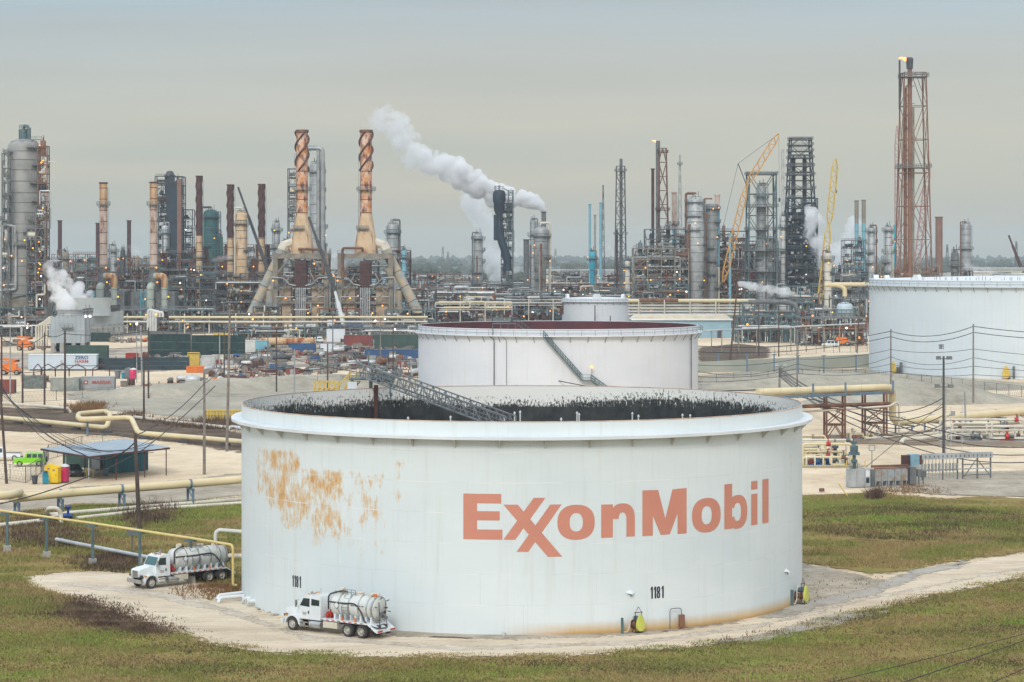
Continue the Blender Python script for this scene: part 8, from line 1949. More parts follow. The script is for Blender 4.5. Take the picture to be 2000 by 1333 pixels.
# ---------------------------------------------------------------- right plant
t = lattice('burning flare tower left of the right plant with rust red chimney', 1294, 290, 1080, 14, 30, m_rust, core=[(-9, 4.2, m_grey, 3.5)], plats=(77, 50), n=12, w=.32)
flame('small flame burning on the flare left of the right plant', X(1281, 1080), 1080, Z(277, 1080), 1.0)
stack('dark maroon chimney directly left of the burning flare tower', 1275, 330, 1090, 6, m_ds, nb=3, ladder=False)
lattice('pale slender antenna lattice mast', 1328, 303, 1150, 2, 14, m_silver, n=26, w=.2, plats=(74,))
stack('pale blue chimney with rusty pink top behind the open frame', 1317, 376, 1110, 10, m_skyblue, m_pinkish, .3, plats=(44,), nb=6)
L('broad open grey frame structure left in the right plant', 1262, 1350, 448, 1040, 140, dict(style='grey', depth=16, lamps=4, dens=1.3, pipes=12, uneven=.2))
L('beige framed lower wing of the right plant', 1238, 1345, 486, 1010, 141, dict(style='beige', depth=14, lamps=6, dens=1.5, pipes=12, uneven=.15))
L('low front deck structure of the right plant', 1240, 1345, 556, 985, 142, dict(style='teal', depth=8, lamps=3, dens=1.4))
t = column('wide pale drum column with railed crown in the right plant', 1358, 374, 1020, 36, m_silver2, [(0, .8), (.3, .8), (.36, 1), (.8, 1), (.84, .86), (1, .86)], plats=8, risers=4, lamps=3, full=True)
t = column('weathered beige column with blue pipe in the right plant', 1390, 388, 1030, 24, m_silver, plats=8, risers=2, lamps=3, full=True, head=False); stack('short blue and mauve chimney on the weathered beige column right side', 1401, 381, 1032, 10, m_skyblue, m_pinkish, .12, nb=6, ladder=False)
L('brown louvred structure between beige column and caged tower', 1402, 1462, 452, 1040, 143, dict(style='drust', depth=12, lamps=3, dens=1.3, pal=(m_drust, m_brick, m_rust)))
stack('light blue pipe column in front of the orange crane', 1426, 456, 1000, 5.5, m_skyblue, nb=5, ladder=False, name='pipe_column', cat='pipe column')
t = lattice('tall caged tower frame of blue grey steel', 1487, 338, 1000, 52, 56, m_teal, n=7, w=.42, plats=(64, 50, 40, 31, 22), name='caged_tower', cat='process tower')
column('grey reactor column inside the tall blue grey cage', 1487, 350, 1000, 19, m_silver, plats=4, risers=2, lamps=2, full=True)
column('second grey column inside the lower half of the tall cage', 1501, 458, 1002, 17, m_silver, plats=3, risers=2, lamps=3)
L('red decked structure around the tall caged tower', 1455, 1520, 452, 1015, 144, dict(style='grey', depth=10, lamps=5, dens=1.4, pal=(m_red, m_silver, m_rust, m_grey)))
column('white slim column between caged tower and sooty derrick', 1530, 412, 1060, 9, m_white_old, plats=3, risers=1, lamps=1)
column('pale blue dome topped silo below the caged tower', 1532, 548, 980, 24, m_silver2, plats=1, risers=1, lamps=1)
lattice('far pale lattice crane mast behind the white slim column', 1529, 292, 1300, 5, 5, m_silver2, n=24, w=.2)
t = lattice('tall black derrick tower of many decks above a sooty block', 1563, 270, 1070, 38, 62, m_navy, n=14, w=.36, z0=28, plats=tuple(Z(q, 1070) for q in (274, 285, 297, 310, 326, 343, 370)))
mb = MB(); q = 6.6; mb.boxz(-q * 1.0, q * .9, -5, 6, 0, 49); mb.build('sooty_block', m_navy, t); mb = MB(); 
for k in range(10): rail_line(mb, [(-q, -5.2, 4 + k * 4.5), (q, -5.2, 4 + k * 4.5)], w=.14)
mb.build('handrail', m_dgrey, t)
for s_ in (-3.2, 2): mb = MB(); mb.lathe([(1.0, 46), (1.0, 74), (.5, 75), (.02, 75.4)], 14, s_, 0); mb.build('drum', m_dgrey, t)
lamp(t, -3, -6, 19, l_white, .5); lamp(t, 2, -6, 20, l_white, .6)
L('sooty block front with dark decks below the black derrick', 1538, 1597, 388, 1056, 191, dict(style='soot', depth=5, lamps=2, dens=1.0, pal=(m_navy, m_dgrey), pipes=3, uneven=.1))
# orange, yellow and pink cranes
t, b, P = boom_crane('orange lattice crane with bent back jib in front of the brown structure', [(1412, 552), (1458, 362), (1521, 262)], 2.3, m_orange and mat('crane_orange', (.62, .33, .07), (.50, .25, .06), .5), 960); crane_base(t, m_orange, 1.0)
mb = MB(); a = P[1]; mb.bar(a, a + Vector((-3.5, 0, 9)), .35); mb.bar(a + Vector((-3.5, 0, 9)), P[2], .14); mb.bar(a + Vector((-3.5, 0, 9)), Vector((-9, 0, 3)), .14); mb.bar(P[2], P[2] + Vector((.3, 0, -27)), .09); mb.box(P[2].x + .3, 0, P[2].z - 27.5, .8, .6, 1.6); mb.build('pendant_cable', m_dgrey, t)
t, b, P = boom_crane('bright yellow lattice crane boom standing nearly upright', [(1602, 590), (1619, 440), (1633, 310)], 2.3, m_yellow, 940); crane_base(t, m_yellow, 1.0); mb = MB(); mb.bar(P[2], P[2] + Vector((0, 0, -13)), .1); mb.box(P[2].x, 0, P[2].z - 13.5, .7, .5, 1.4); mb.build('pendant_cable', m_dgrey, t)
m_pk = mat('faded_pink_crane', (.50, .30, .27), (.40, .26, .24), .6)
t, b, P = boom_crane('faded pink lattice crane leaning right behind the tall flare tower', [(1787, 545), (1815, 316)], 2.6, m_pk, 1150); crane_base(t, m_red)
t, b, P = boom_crane('thin faded pink lattice boom left of the tall flare tower', [(1752, 545), (1752, 246)], 2.0, m_pk, 1180); crane_base(t, m_red)
t, b, P = boom_crane('small dark red crane boom near the right edge above distant tanks', [(1994, 522), (1970, 460)], 1.6, m_drust, 1300, tel=True); crane_base(t, m_red)
t = column('pale yellow column with caged head beside the yellow crane', 1617, 482, 930, 16, m_pale, [(0, 2.0), (.08, 2.0), (.22, .9), (1, .9)], plats=4, risers=2, lamps=4)
L('low frame structure between sooty derrick and yellow column', 1540, 1610, 560, 990, 150, dict(style='teal', lamps=5, dens=1.3))
L('low frame structure right of the yellow column', 1625, 1705, 545, 1000, 151, dict(style='grey', lamps=5, dens=1.3))
L('far grey structure inside the drifting steam', 1650, 1690, 470, 1300, 152, dict(style='grey', lamps=2))
L('far low teal structure behind the yellow column', 1590, 1700, 525, 1200, 153, dict(style='teal', lamps=6))
for px, yt, lab in ((1673, 392, 'teal banded chimney pair in the steam, left one'), (1687, 391, 'teal banded chimney pair in the steam, right one')): stack(lab, px, yt, 1350, 8, m_skyblue, m_beige, .22, nb=5, ladder=False)
column('slim silver column with red platforms, left of the two', 1702, 434, 1020, 13, m_silver2, plats=8, risers=2, lamps=2, full=True, group='slim silver columns')
column('slim silver column with red platforms, right of the two', 1735, 432, 1020, 14, m_silver2, plats=8, risers=2, lamps=3, full=True, group='slim silver columns')
stack('cyan chimney stub behind the right slim silver column', 1746, 440, 1150, 6, m_cyan, nb=3, ladder=False)
# tall flare tower
t = lattice('very tall rusty flare tower with two chimneys inside', 1784, 143, 800, 42, 68, mat('flare_rust', (.22, .12, .085), (.13, .075, .06), .8, rust=.2), core=[(-16, 3.4, m_rust, -5), (-7, 4.4, m_brick, 4), (0, 2.2, m_beige, -12)], plats=(91, 59.5), n=8, w=.28)
mb = MB(); mb.lathe([(1.1, 94), (1.3, 97.5), (.9, 98)], 14, -1.3); mb.tube((-4.8, 0, 80), (-4.8, 0, 97), .35, 8); mb.build('flare_tip', m_dgrey, t); mlamp(t, [(0, 0, .5)], r=.2)
flame('flame burning at the top of the very tall flare tower', X(1784, 800) - 2.6, 800, 97.2, 1.4)
stack('plain brown square looking chimney right of the tall flare tower', 1834, 424, 1250, 14, m_brick, nb=2, ladder=False)
column('grey cylinder tower with railed top at right', 1887, 426, 1200, 19, m_silver, plats=1, risers=1, lamps=0)
column('short grey column with wide caged head above the right tank', 1865, 478, 800, 15, m_grey, plats=2, risers=2, lamps=1)
L('thin structure at the foot of the tall flare tower', 1720, 1840, 520, 1100, 154, dict(style='beige', lamps=4, legs=2))
L('low pink lit structure behind the right tank beside small steam', 1875, 1925, 530, 1000, 155, dict(style='drust', lamps=4, dens=1.4))
rack('pale far pipe rack behind the right tank roof', 1790, 2060, 1250, 10, 7, 210, lamps=4)
# front of the right plant
t = thing('pipe_bundle_rack', 'broad cream header rack in front of the right plant', 'pipe rack', (X(1232, 880), 880, 0)); w_ = (1475 - 1232) * 880 / F
for k, (z, r, mm) in enumerate(((Z(588, 880), .8, m_cream), (Z(597, 880), .35, m_pale), (Z(603, 880), .45, m_pale), (Z(609, 880), .4, m_white_old), (Z(615, 880), .5, m_pale))): 
 mb = MB(); mb.tube((-1, k * .4 - 1, z), (w_ * (1 if k < 3 else .97), k * .4 - 1, z), r, 12); mb.build('pipe', mm, t)
mb = MB(); mb.tube((3, -1.1, Z(587, 880)), (18, -1.1, Z(587, 880)), .84, 12); mb.build('rusty_pipe_length', m_rust, t)
for px in (1247, 1297, 1347, 1397, 1449): mb = MB(); mb.bar((X(px, 880) - X(1232, 880), -2, 0), (X(px, 880) - X(1232, 880), -2, Z(586, 880)), .5); mb.build('post', m_pale, t)
t = thing('steam_outlet_pipe', 'fat grey outlet pipe ending in a down turned elbow above the steel legs', 'pipe', (X(1462, 790), 790, 0)); mb = MB(); z = Z(590, 790); mb.path([(0, 0, z), (8, 0, z), (13, 0, z - .3), (16.2, 0, z - .8), (16.8, 0, z - 3.6)], .8, 12, 1.6); mb.build('pipe', m_grey, t); mb = MB(); mb.bar((9, .5, 0), (9, .5, z - .7), .45); mb.bar((15, .5, 0), (15, .5, z - 1.5), .45); mb.build('support_post', m_teal, t)
t = thing('warehouse', 'pale blue metal building with white eaves in front of the cream header rack', 'building', (X(1235, 815), 815, 0)); w_ = (1428 - 1235) * 815 / F
mb = MB(); mb.boxz(0, w_, 0, 14, 0, 6.6); 
for k in range(40): mb.boxz(w_ * k / 40, w_ * k / 40 + .1, -.06, 0, 0, 6.5)
mb.build('walls', mat('pale_blue_siding', (.27, .42, .50), (.24, .38, .46), .5, scale=.3), t); mb = MB(); mb.extr_y([(0, 0)] * 0 + [(-.5, 6.6), (w_ + .5, 6.6), (w_ - 1.5, 8.0), (1.5, 8.0)], -.6, 14.6); mb.build('roof', m_pale, t); mb = MB(); mb.boxz(w_ * .86, w_ * .9, -.12, -.06, 0, 2.6); mb.build('door', m_dgrey, t); mb = MB(); mb.boxz(-.5, w_ + .5, -.8, -.6, 6.3, 6.8); mb.build('gutter', m_white, t)
L('forest of thin steel legs carrying a pipe deck, front part', 1440, 1570, 618, 770, 160, dict(style='teal', depth=12, lamps=2, legs=2, fl=4, bay=3.6, dens=1.0, uneven=.1, pipes=7))
L('brown rusty legged structure beside the blue and orange trucks', 1565, 1692, 622, 745, 161, dict(style='grey', depth=14, lamps=2, legs=1, fl=4, bay=3.8, dens=1.2, uneven=.1, pipes=7, pal=(m_rust, m_drust, m_grey, m_beige)))
L('grey cage structure around the pale blue vessel', 1585, 1690, 584, 850, 162, dict(style='grey', depth=10, lamps=3, bay=4, dens=1.4, pipes=10))
L('teal cage structure left of the pale blue vessel', 1450, 1590, 592, 850, 163, dict(style='teal', depth=10, lamps=3, bay=4.5, dens=1.4, pipes=10))
t = column('fat pale blue vessel with white dome standing in a cage', 1650, 576, 800, 31, mat('pale_blue_vessel', (.50, .60, .64), (.44, .55, .60), .5), plats=1, risers=0, lamps=0); mb = MB(); mb.path([(0, 0, 15), (0, 0, 18), (-2.5, 0, 19), (-7, 0, 19)], .8, 12, 1.5); mb.path([(-4, 0, 19.2), (9, 0, 19.2)], .7, 12); mb.build('overhead_pipe', m_cream, t); mb = MB(); mb.lathe([(2.8, 2.0), (2.8, 6.0)], 28); mb.lathe([(2.79, 2.0), (2.79, 6)], 28); mb.build('teal_panel', m_skyblue, t)
t = thing('sloped_pipe_frame', 'thin pale pipe rail on posts crossing before the legs structure', 'pipe rack', (X(1360, 700), 700, 0)); w_ = (1690 - 1360) * 700 / F
mb = MB(); mb.tube((0, 0, Z(647, 700)), (w_, 0, Z(632, 700)), .22, 8); mb.build('pipe', m_silver2, t)
for px in (1390, 1410, 1443, 1478, 1545, 1575, 1610, 1640, 1672): mb = MB(); x = X(px, 700) - X(1360, 700); mb.bar((x, .4, 0), (x, .4, Z(646 - (px - 1360) * .045, 700)), .3); mb.build('post', m_beige, t)
# trucks and lifts at right and left
t = thing('crane_truck', 'dark blue crane truck with white cab left of the right tank', 'truck', (X(1667, 760), 760, .06), .15)
mb = MB(); mb.box(0, 0, 1.3, 9, 2.5, .8); mb.box(-2, 0, 2.6, 4.4, 2.4, 2.2); mb.bar((-3.6, 0, 3.6), (2, 0, 5.2), .9); mb.build('body', m_ctn_b, t); mb = MB(); mb.extr_y([(2.6, 1.6), (5, 1.6), (5, 2.6), (4.3, 3.9), (2.6, 3.9)], -1.2, 1.2); mb.build('cab', m_white, t); mb = MB(); mb.extr_y([(4.75, 2.7), (4.78, 2.7), (4.3, 3.6), (4.2, 3.6)], -1.22, 1.22); mb.build('window', m_glass, t)
for x in (-3.4, -1.9, 3.4): 
 for s_ in (1, -1): wheel(t, x, s_ * 1.15, .62, .45, s_)
def lift(label, px, py, s=1.0, up=None, rz=0):
 t = thing('boom_lift', label, 'boom lift', gp_(px, py), rz); t.scale = (s,) * 3
 mb = MB(); mb.box(0, 0, .9, 3.2, 1.9, .7); mb.box(-.2, 0, 1.6, 2.6, 1.6, .9); mb.build('chassis', m_orange, t)
 for x in (-1.2, 1.2):
  for s_ in (1, -1): wheel(t, x, s_ * 1.0, .5, .35, s_)
 mb = MB(); u = up or [(-1.4, 0, 1.9), (1.6, 0, 2.7), (-1.9, 0, 3.0)]
 for a, c in zip(u, u[1:]): mb.bar(a, c, .42)
 mb.build('boom', m_orange, t); mb = MB(); e = u[-1]; rail_ring(mb, .8, e[2], 4, cx=e[0] - .6, cy=0, w=.09); mb.boxz(e[0] - 1.3, e[0] + .1, -.6, .6, e[2] - .1, e[2]); mb.build('basket', m_dgrey, t); return t
lift('orange boom lift parked by the yard road at the left edge', 22, 733, 1.3); lift('orange articulated lift beside the blue crane truck', 1644, 676, 1.35, [(-.8, 0, 1.9), (.5, 0, 5.8), (-.6, 0, 3.2)])
lift('bright orange lift behind the dark poles under the reactor tower', 50, 685, 1.4)
# ---------------------------------------------------------------- laydown yard clutter
YR = random.Random(99)
kinds = ['pipe_bundle', 'timber_stack', 'crate', 'skid_tank', 'cable_drum', 'steel_frame_stack', 'equipment_box', 'valve_pallet']
lab = {'pipe_bundle': 'bundle of grey and rusty pipes lying in the laydown yard', 'timber_stack': 'stack of weathered timber and dunnage in the laydown yard', 'crate': 'boxy wooden crate on the laydown yard gravel', 'skid_tank': 'small horizontal tank on a skid in the laydown yard',
    'cable_drum': 'wooden cable drum standing in the laydown yard', 'steel_frame_stack': 'low rack of steel sections in the laydown yard', 'equipment_box': 'coloured equipment box in the laydown yard', 'valve_pallet': 'pallet loaded with pipe spools and valves in the laydown yard'}
proto = {}
for k in kinds:
 t = thing(k, lab[k], k.replace('_', ' '), (0, 0, 0), 0, 'goods lying in the laydown yard'); rr = random.Random(len(k)); proto[k] = t
 if k == 'pipe_bundle':
  for i in range(7): mb = MB(); y = (i % 4 - 1.5) * .5 + (.25 if i > 3 else 0); mb.tube((-3, y, .55 + (.42 if i > 3 else 0)), (3 - rr.random(), y, .55 + (.42 if i > 3 else 0)), .23, 8); mb.build('pipe', rr.choice((m_grey, m_rust, m_drust)), t)
  mb = MB(); mb.boxz(-2, -1.8, -1.1, 1.1, 0, .3); mb.boxz(1.8, 2, -1.1, 1.1, 0, .3); mb.build('dunnage', m_wood2, t)
 elif k == 'timber_stack':
  for i in range(4): mb = MB(); mb.box(rr.uniform(-.2, .2), 0, .2 + i * .32, 4.5 - i * .5, 1.6, .26, rr.uniform(-.05, .05)); mb.build('timber_layer', rr.choice((m_wood, m_wood2, m_beige)), t)
 elif k == 'crate':
  mb = MB(); mb.boxz(-1.1, 1.1, -.9, .9, .15, 1.8); mb.build('box', m_beige, t); mb = MB()
  for x in (-1.12, 0, 1.05): mb.boxz(x, x + .1, -.96, .96, .1, 1.85)
  mb.build('battens', m_wood2, t)
 elif k == 'skid_tank':
  mb = MB(); mb.lathe_axis([(.01, -2.2), (.7, -2.0), (.85, -1.8), (.85, 1.8), (.7, 2.0), (.01, 2.2)], (0, 0, 1.4), (1, 0, 0), 14); mb.build('tank', m_silver2, t); mb = MB(); mb.boxz(-2, 2, -.8, .8, 0, .5); mb.boxz(-1.4, -1.1, -.7, .7, .5, 1); mb.boxz(1.1, 1.4, -.7, .7, .5, 1); mb.build('skid', m_drust, t)
 elif k == 'cable_drum':
  for s_ in (-.6, .6): mb = MB(); mb.tube((0, s_ - .06, 1.1), (0, s_ + .06, 1.1), 1.1, 18); mb.build('flange', m_wood2, t)
  mb = MB(); mb.tube((0, -.6, 1.1), (0, .6, 1.1), .7, 14); mb.build('winding', m_dgrey, t)
 elif k == 'steel_frame_stack':
  mb = MB()
  for i in range(6): mb.bar((-3, -1 + i * .4, .3 + i % 3 * .5), (3, -1 + i * .4, .3 + i % 3 * .5), .3)
  mb.build('beams', m_drust, t); mb = MB()
  for x in (-2.5, 0, 2.5):
   for y in (-1.2, 1.2): mb.bar((x, y, 0), (x, y, 1.8), .2)
   mb.bar((x, -1.2, 1.8), (x, 1.2, 1.8), .16)
  mb.build('rack_frame', m_grey, t)
 elif k == 'equipment_box':
  mb = MB(); mb.boxz(-1.6, 1.6, -1.1, 1.1, .1, 1.9); mb.build('box', m_teal, t); mb = MB(); mb.boxz(-1.7, 1.7, -1.2, 1.2, 1.9, 2.05); mb.build('lid', m_grey, t); mb = MB(); mb.boxz(-.4, .4, -1.15, -1.1, .3, 1.7); mb.build('door', m_silver, t)
 else:
  mb = MB(); mb.boxz(-1.5, 1.5, -1.1, 1.1, 0, .2); mb.build('pallet', m_wood2, t)
  for i in range(5): mb = MB(); mb.path([(-1.2 + i * .5, -.8, .4), (-1.2 + i * .5, .6, .4), (-1.2 + i * .5, .6, 1.0 + rr.random())], .16, 8, .25); mb.build('spool', rr.choice((m_rust, m_silver2, m_red, m_grey)), t)
cols = [m_grey, m_teal, m_ctn_r, m_ctn_b, m_white_old, m_beige, m_silver2, m_rust, m_dgrey, m_drust, m_pale, m_silver, m_grey, m_rust, m_orange, m_wood2]
used = set(); rowspec = [(681, 450, 815, 20), (687, 470, 812, 23), (693, 420, 815, 26), (699, 410, 815, 28), (705, 405, 815, 28), (711, 400, 815, 26), (717, 480, 815, 24), (723, 405, 815, 26), (730, 395, 660, 19), (738, 405, 650, 16), (746, 330, 640, 12), (757, 190, 480, 11), (736, 700, 812, 10), (672, 660, 800, 10), (684, 60, 170, 9), (676, 10, 90, 8), (712, 195, 370, 9), (703, 280, 380, 10), (694, 285, 400, 14), (748, 60, 190, 10), (668, 220, 290, 8)]
def recolour(o, m):
 for ch in o.children:
  if ch.name.split('.')[0] in ('box', 'tank', 'pipe', 'beams', 'timber_layer', 'winding'):
   ch.data = _mc.setdefault((ch.data.name, m.name), None) or _mc.__setitem__((ch.data.name, m.name), ch.data.copy()) or _mc[(ch.data.name, m.name)]
   ch.data.materials.clear(); ch.data.materials.append(m)
_mc = {}
for (py, a, b_, n) in rowspec:
 n = int(n * 1.4)
 for i in range(n):
  px = a + (b_ - a) * (i + YR.random()) / n; k = YR.choice(kinds); q = py + YR.uniform(-3, 3)
  if 560 < px < 600 and 700 < q < 725: continue
  o = proto[k]
  if k in used: o = copy_tree(proto[k])
  used.add(k); o.location = gp_(px, q); o.rotation_euler = (0, 0, YR.choice((0, 0, .3, 1.57, 1.2)) + YR.uniform(-.1, .1)); s_ = YR.uniform(.55, .95); o.scale = (s_ * YR.uniform(.8, 1.25), s_, s_ * YR.uniform(.7, 1.15))
  if YR.random() < .6: recolour(o, YR.choice(cols))
for px, py, Lc, m_, l_, H_ in ((413, 690, 12, m_pale, 'white roofed long trailer behind the laydown yard', 3.6), (590, 688, 8, m_ctn_b, 'dark blue container left of the white crane truck', 2.6), (656, 668, 6, m_white, 'white box container behind the laydown yard', 4.2), (700, 676, 9, m_ctn_r, 'brown red container pair right of the crane', 3.4), (720, 674, 10, m_dgreen, 'dark green container right of the brown red one', 3.0),
  (776, 682, 14, m_dgreen, 'long grey green modular office near the wide tank', 4.4), (768, 700, 16, m_ctn_b, 'long bright blue skip container before the green modular office', 2.4), (640, 690, 4, m_white, 'small white box trailer in the laydown yard centre', 2.6), (482, 692, 5, m_white_old, 'white box truck body at the laydown yard left side', 4.0), (505, 688, 6, m_skyblue, 'pale blue box body beside the white one', 3.4), (432, 665, 5, m_yellow, 'yellow box container above the green mesh screen', 2.4),
  (378, 719, 3, m_yellow, 'yellow upright bin container at the navy screen end', 4.0), (407, 722, 3.4, m_silver2, 'small grey cabin with dark window right of the yellow bin', 3.6), (385, 728, 5, m_orange, 'low orange skip in front of the small grey cabin', 1.5), (258, 707, 3, m_red, 'small red box behind the navy screen', 2.4), (170, 700, 12, m_dgreen, 'olive green covered load behind the white site trailer', 3.6), (1410, 688, 0, None, '', 0), (1483, 655, 5, m_ctn_t, 'teal cabin box at the legs of the pipe deck', 3.4), (335, 692, 2.6, m_white_old, 'white cupboard box in front of the green mesh screen', 3.2), (322, 693, 1.6, m_white, 'small white hut by the green mesh screen', 2.0), (400, 692, 2.6, m_red, 'small pink red box at the green mesh screen', 2.2)):
 if m_ is None: continue
 container(l_, px, py, Lc, m_, YR.uniform(-.05, .05), Hc=H_, doors=False, name='container')
t = thing('horizontal_tank', 'long rusty orange horizontal tank behind the laydown yard', 'tank', gp_(560, 680)); mb = MB(); mb.lathe_axis([(.01, -9), (.9, -8.6), (1.2, -8), (1.2, 8), (.9, 8.6), (.01, 9)], (0, 0, 2), (1, 0, 0), 18); mb.build('shell', m_orange_rust, t); mb = MB(); mb.boxz(-6, -5, -1, 1, 0, 1.4); mb.boxz(5, 6, -1, 1, 0, 1.4); mb.build('saddle', m_concrete, t)
# ---------------------------------------------------------------- far distance
m_tree = ground_mat('far_woodland', [(.38, (.03, .045, .03)), (.5, (.055, .07, .045)), (.62, (.09, .095, .06))], .02, .1, .5)
def treeline(label, Y, px0, px1, h, seed):
 rr = random.Random(seed); mb = MB(); x = X(px0, Y)
 while x < X(px1, Y):
  s = rr.uniform(5, 14); hh = h * rr.uniform(.5, 1.05); cx, cy_ = x, Y + rr.uniform(-40, 40); pts = []
  n = 7; o = len(mb.v)
  for (f, z) in ((.7, 0), (1.0, .35), (.85, .65), (.5, .9)):
   for i in range(n): a = 2 * pi * i / n; q = s * f * rr.uniform(.75, 1.2); mb.v.append((cx + q * cos(a), cy_ + q * sin(a), hh * z * rr.uniform(.9, 1.1)))
  mb.v.append((cx, cy_, hh))
  for k in range(3):
   for i in range(n): j = (i + 1) % n; mb.f.append((o + k * n + i, o + k * n + j, o + (k + 1) * n + j, o + (k + 1) * n + i))
  for i in range(n): mb.f.append((o + 3 * n + i, o + 3 * n + (i + 1) % n, o + 4 * n))
  x += s * rr.uniform(.5, 1.3)
 tag(mb.build('far_woods', m_tree, smooth=False), label, 'woodland', kind='stuff')
treeline('nearer dark band of distant trees across the plain', 2300, -60, 2060, 12, 1); treeline('middle band of distant trees', 3300, -60, 2060, 15, 2); treeline('far hazy band of trees near the horizon', 5200, -60, 2060, 18, 3); treeline('farthest faint band of trees on the horizon', 8300, -60, 2060, 23, 4)
for k, (px, Y, w, h, l_) in enumerate(((1110, 1900, 34, 9, 'long cream distant shed right of the drum columns'), (1180, 1950, 26, 11, 'grey blue distant shed behind the cyan column'), (1905, 1800, 0, 14, 'wide pale distant storage tank above the right tank'), (2010, 1750, 0, 13, 'pale distant storage tank at the right edge'), (870, 2000, 30, 8, 'low distant shed left of the steam'), (1130, 2500, 60, 10, 'pale long warehouse on the horizon right of the steam'), (1960, 2500, 50, 12, 'faint warehouse on the horizon near the right edge'), (720, 2200, 40, 10, 'faint shed seen between the chimneys'))):
 t = thing('distant_tank' if w == 0 else 'distant_shed', l_, 'storage tank' if w == 0 else 'shed', (X(px, Y), Y, 0)); mb = MB()
 if w == 0: mb.lathe([(27, 0), (27, h), (20, h + 1), (.02, h + 2.2)], 40); mb.build('shell', m_pale, t); mb = MB(); rail_ring(mb, 27, h, 30, w=.3); mb.build('railing', m_rail, t)
 else: mb.boxz(-w, w, 0, 30, 0, h); mb.build('walls', (m_pale, m_skyblue, m_silver2)[k % 3], t); mb = MB(); mb.extr_y([(-w - 1, h), (w + 1, h), (w - 2, h + 2.5), (-w + 2, h + 2.5)], -1, 31); mb.build('roof', m_silver2, t)
for k, (px, yt) in enumerate(((865, 482), (1085, 487), (1890 - 40, 478), (645, 486), (875, 492), (1985, 472))): lattice('faint distant lattice pylon on the horizon, number %s from the left' % {645: 'one', 865: 'two', 875: 'three', 1085: 'four', 1850: 'five', 1985: 'six'}[px], px, yt, 2600, 2, 8, m_grey, n=7, w=.35, name='pylon', cat='pylon', group='distant pylons')
# ---------------------------------------------------------------- steam and haze
def volmat(name, dens, col=(.985, .99, .995), nscale=.05, fade=None, aniso=.2, ragged=None):
 m = bpy.data.materials.new(name); m.use_nodes = True; t = m.node_tree; t.nodes.remove(t.nodes['Principled BSDF'])
 v = t.nodes.new('ShaderNodeVolumePrincipled'); v.inputs['Color'].default_value = (*col, 1); v.inputs['Anisotropy'].default_value = aniso
 t.links.new(v.outputs[0], t.nodes['Material Output'].inputs['Volume'])
 v.inputs['Density'].default_value = dens
 if nscale:
  tcn = t.nodes.new('ShaderNodeTexCoord'); n = t.nodes.new('ShaderNodeTexNoise'); n.inputs['Scale'].default_value = nscale; n.inputs['Detail'].default_value = 4
  t.links.new(tcn.outputs['Object'], n.inputs['Vector'])
  r = t.nodes.new('ShaderNodeMapRange'); t.links.new(n.outputs[0], r.inputs[0]); r.inputs[1].default_value = .38; r.inputs[2].default_value = .66; r.inputs[3].default_value = dens * (.5 if dens > .3 else .1); r.inputs[4].default_value = dens * 1.5
  out = r.outputs[0]
  if ragged:                              # the body breaks up into rags away from its source
   n.inputs['Detail'].default_value = 7; n.inputs['Roughness'].default_value = .6
   se = t.nodes.new('ShaderNodeSeparateXYZ'); t.links.new(tcn.outputs['Object'], se.inputs[0])
   g = t.nodes.new('ShaderNodeMapRange'); t.links.new(se.outputs[0], g.inputs[0])
   for i_, q in enumerate(ragged): g.inputs[i_ + 1].default_value = q
   d_ = t.nodes.new('ShaderNodeMath'); d_.operation = 'SUBTRACT'; t.links.new(n.outputs[0], d_.inputs[0]); t.links.new(g.outputs[0], d_.inputs[1]); t.links.new(d_.outputs[0], r.inputs[0])
   r.inputs[1].default_value = 0; r.inputs[2].default_value = .15; r.inputs[3].default_value = 0; r.inputs[4].default_value = dens
  if fade:                                # thinner with distance from the source along x
   se = t.nodes.new('ShaderNodeSeparateXYZ'); t.links.new(tcn.outputs['Object'], se.inputs[0])
   f = t.nodes.new('ShaderNodeMapRange'); t.links.new(se.outputs[fade[2]], f.inputs[0]); f.inputs[1].default_value = fade[0]; f.inputs[2].default_value = fade[1]; f.inputs[3].default_value = 1; f.inputs[4].default_value = .06
   k = t.nodes.new('ShaderNodeMath'); k.operation = 'MULTIPLY'; t.links.new(out, k.inputs[0]); t.links.new(f.outputs[0], k.inputs[1]); out = k.outputs[0]
  t.links.new(out, v.inputs['Density'])
 return m
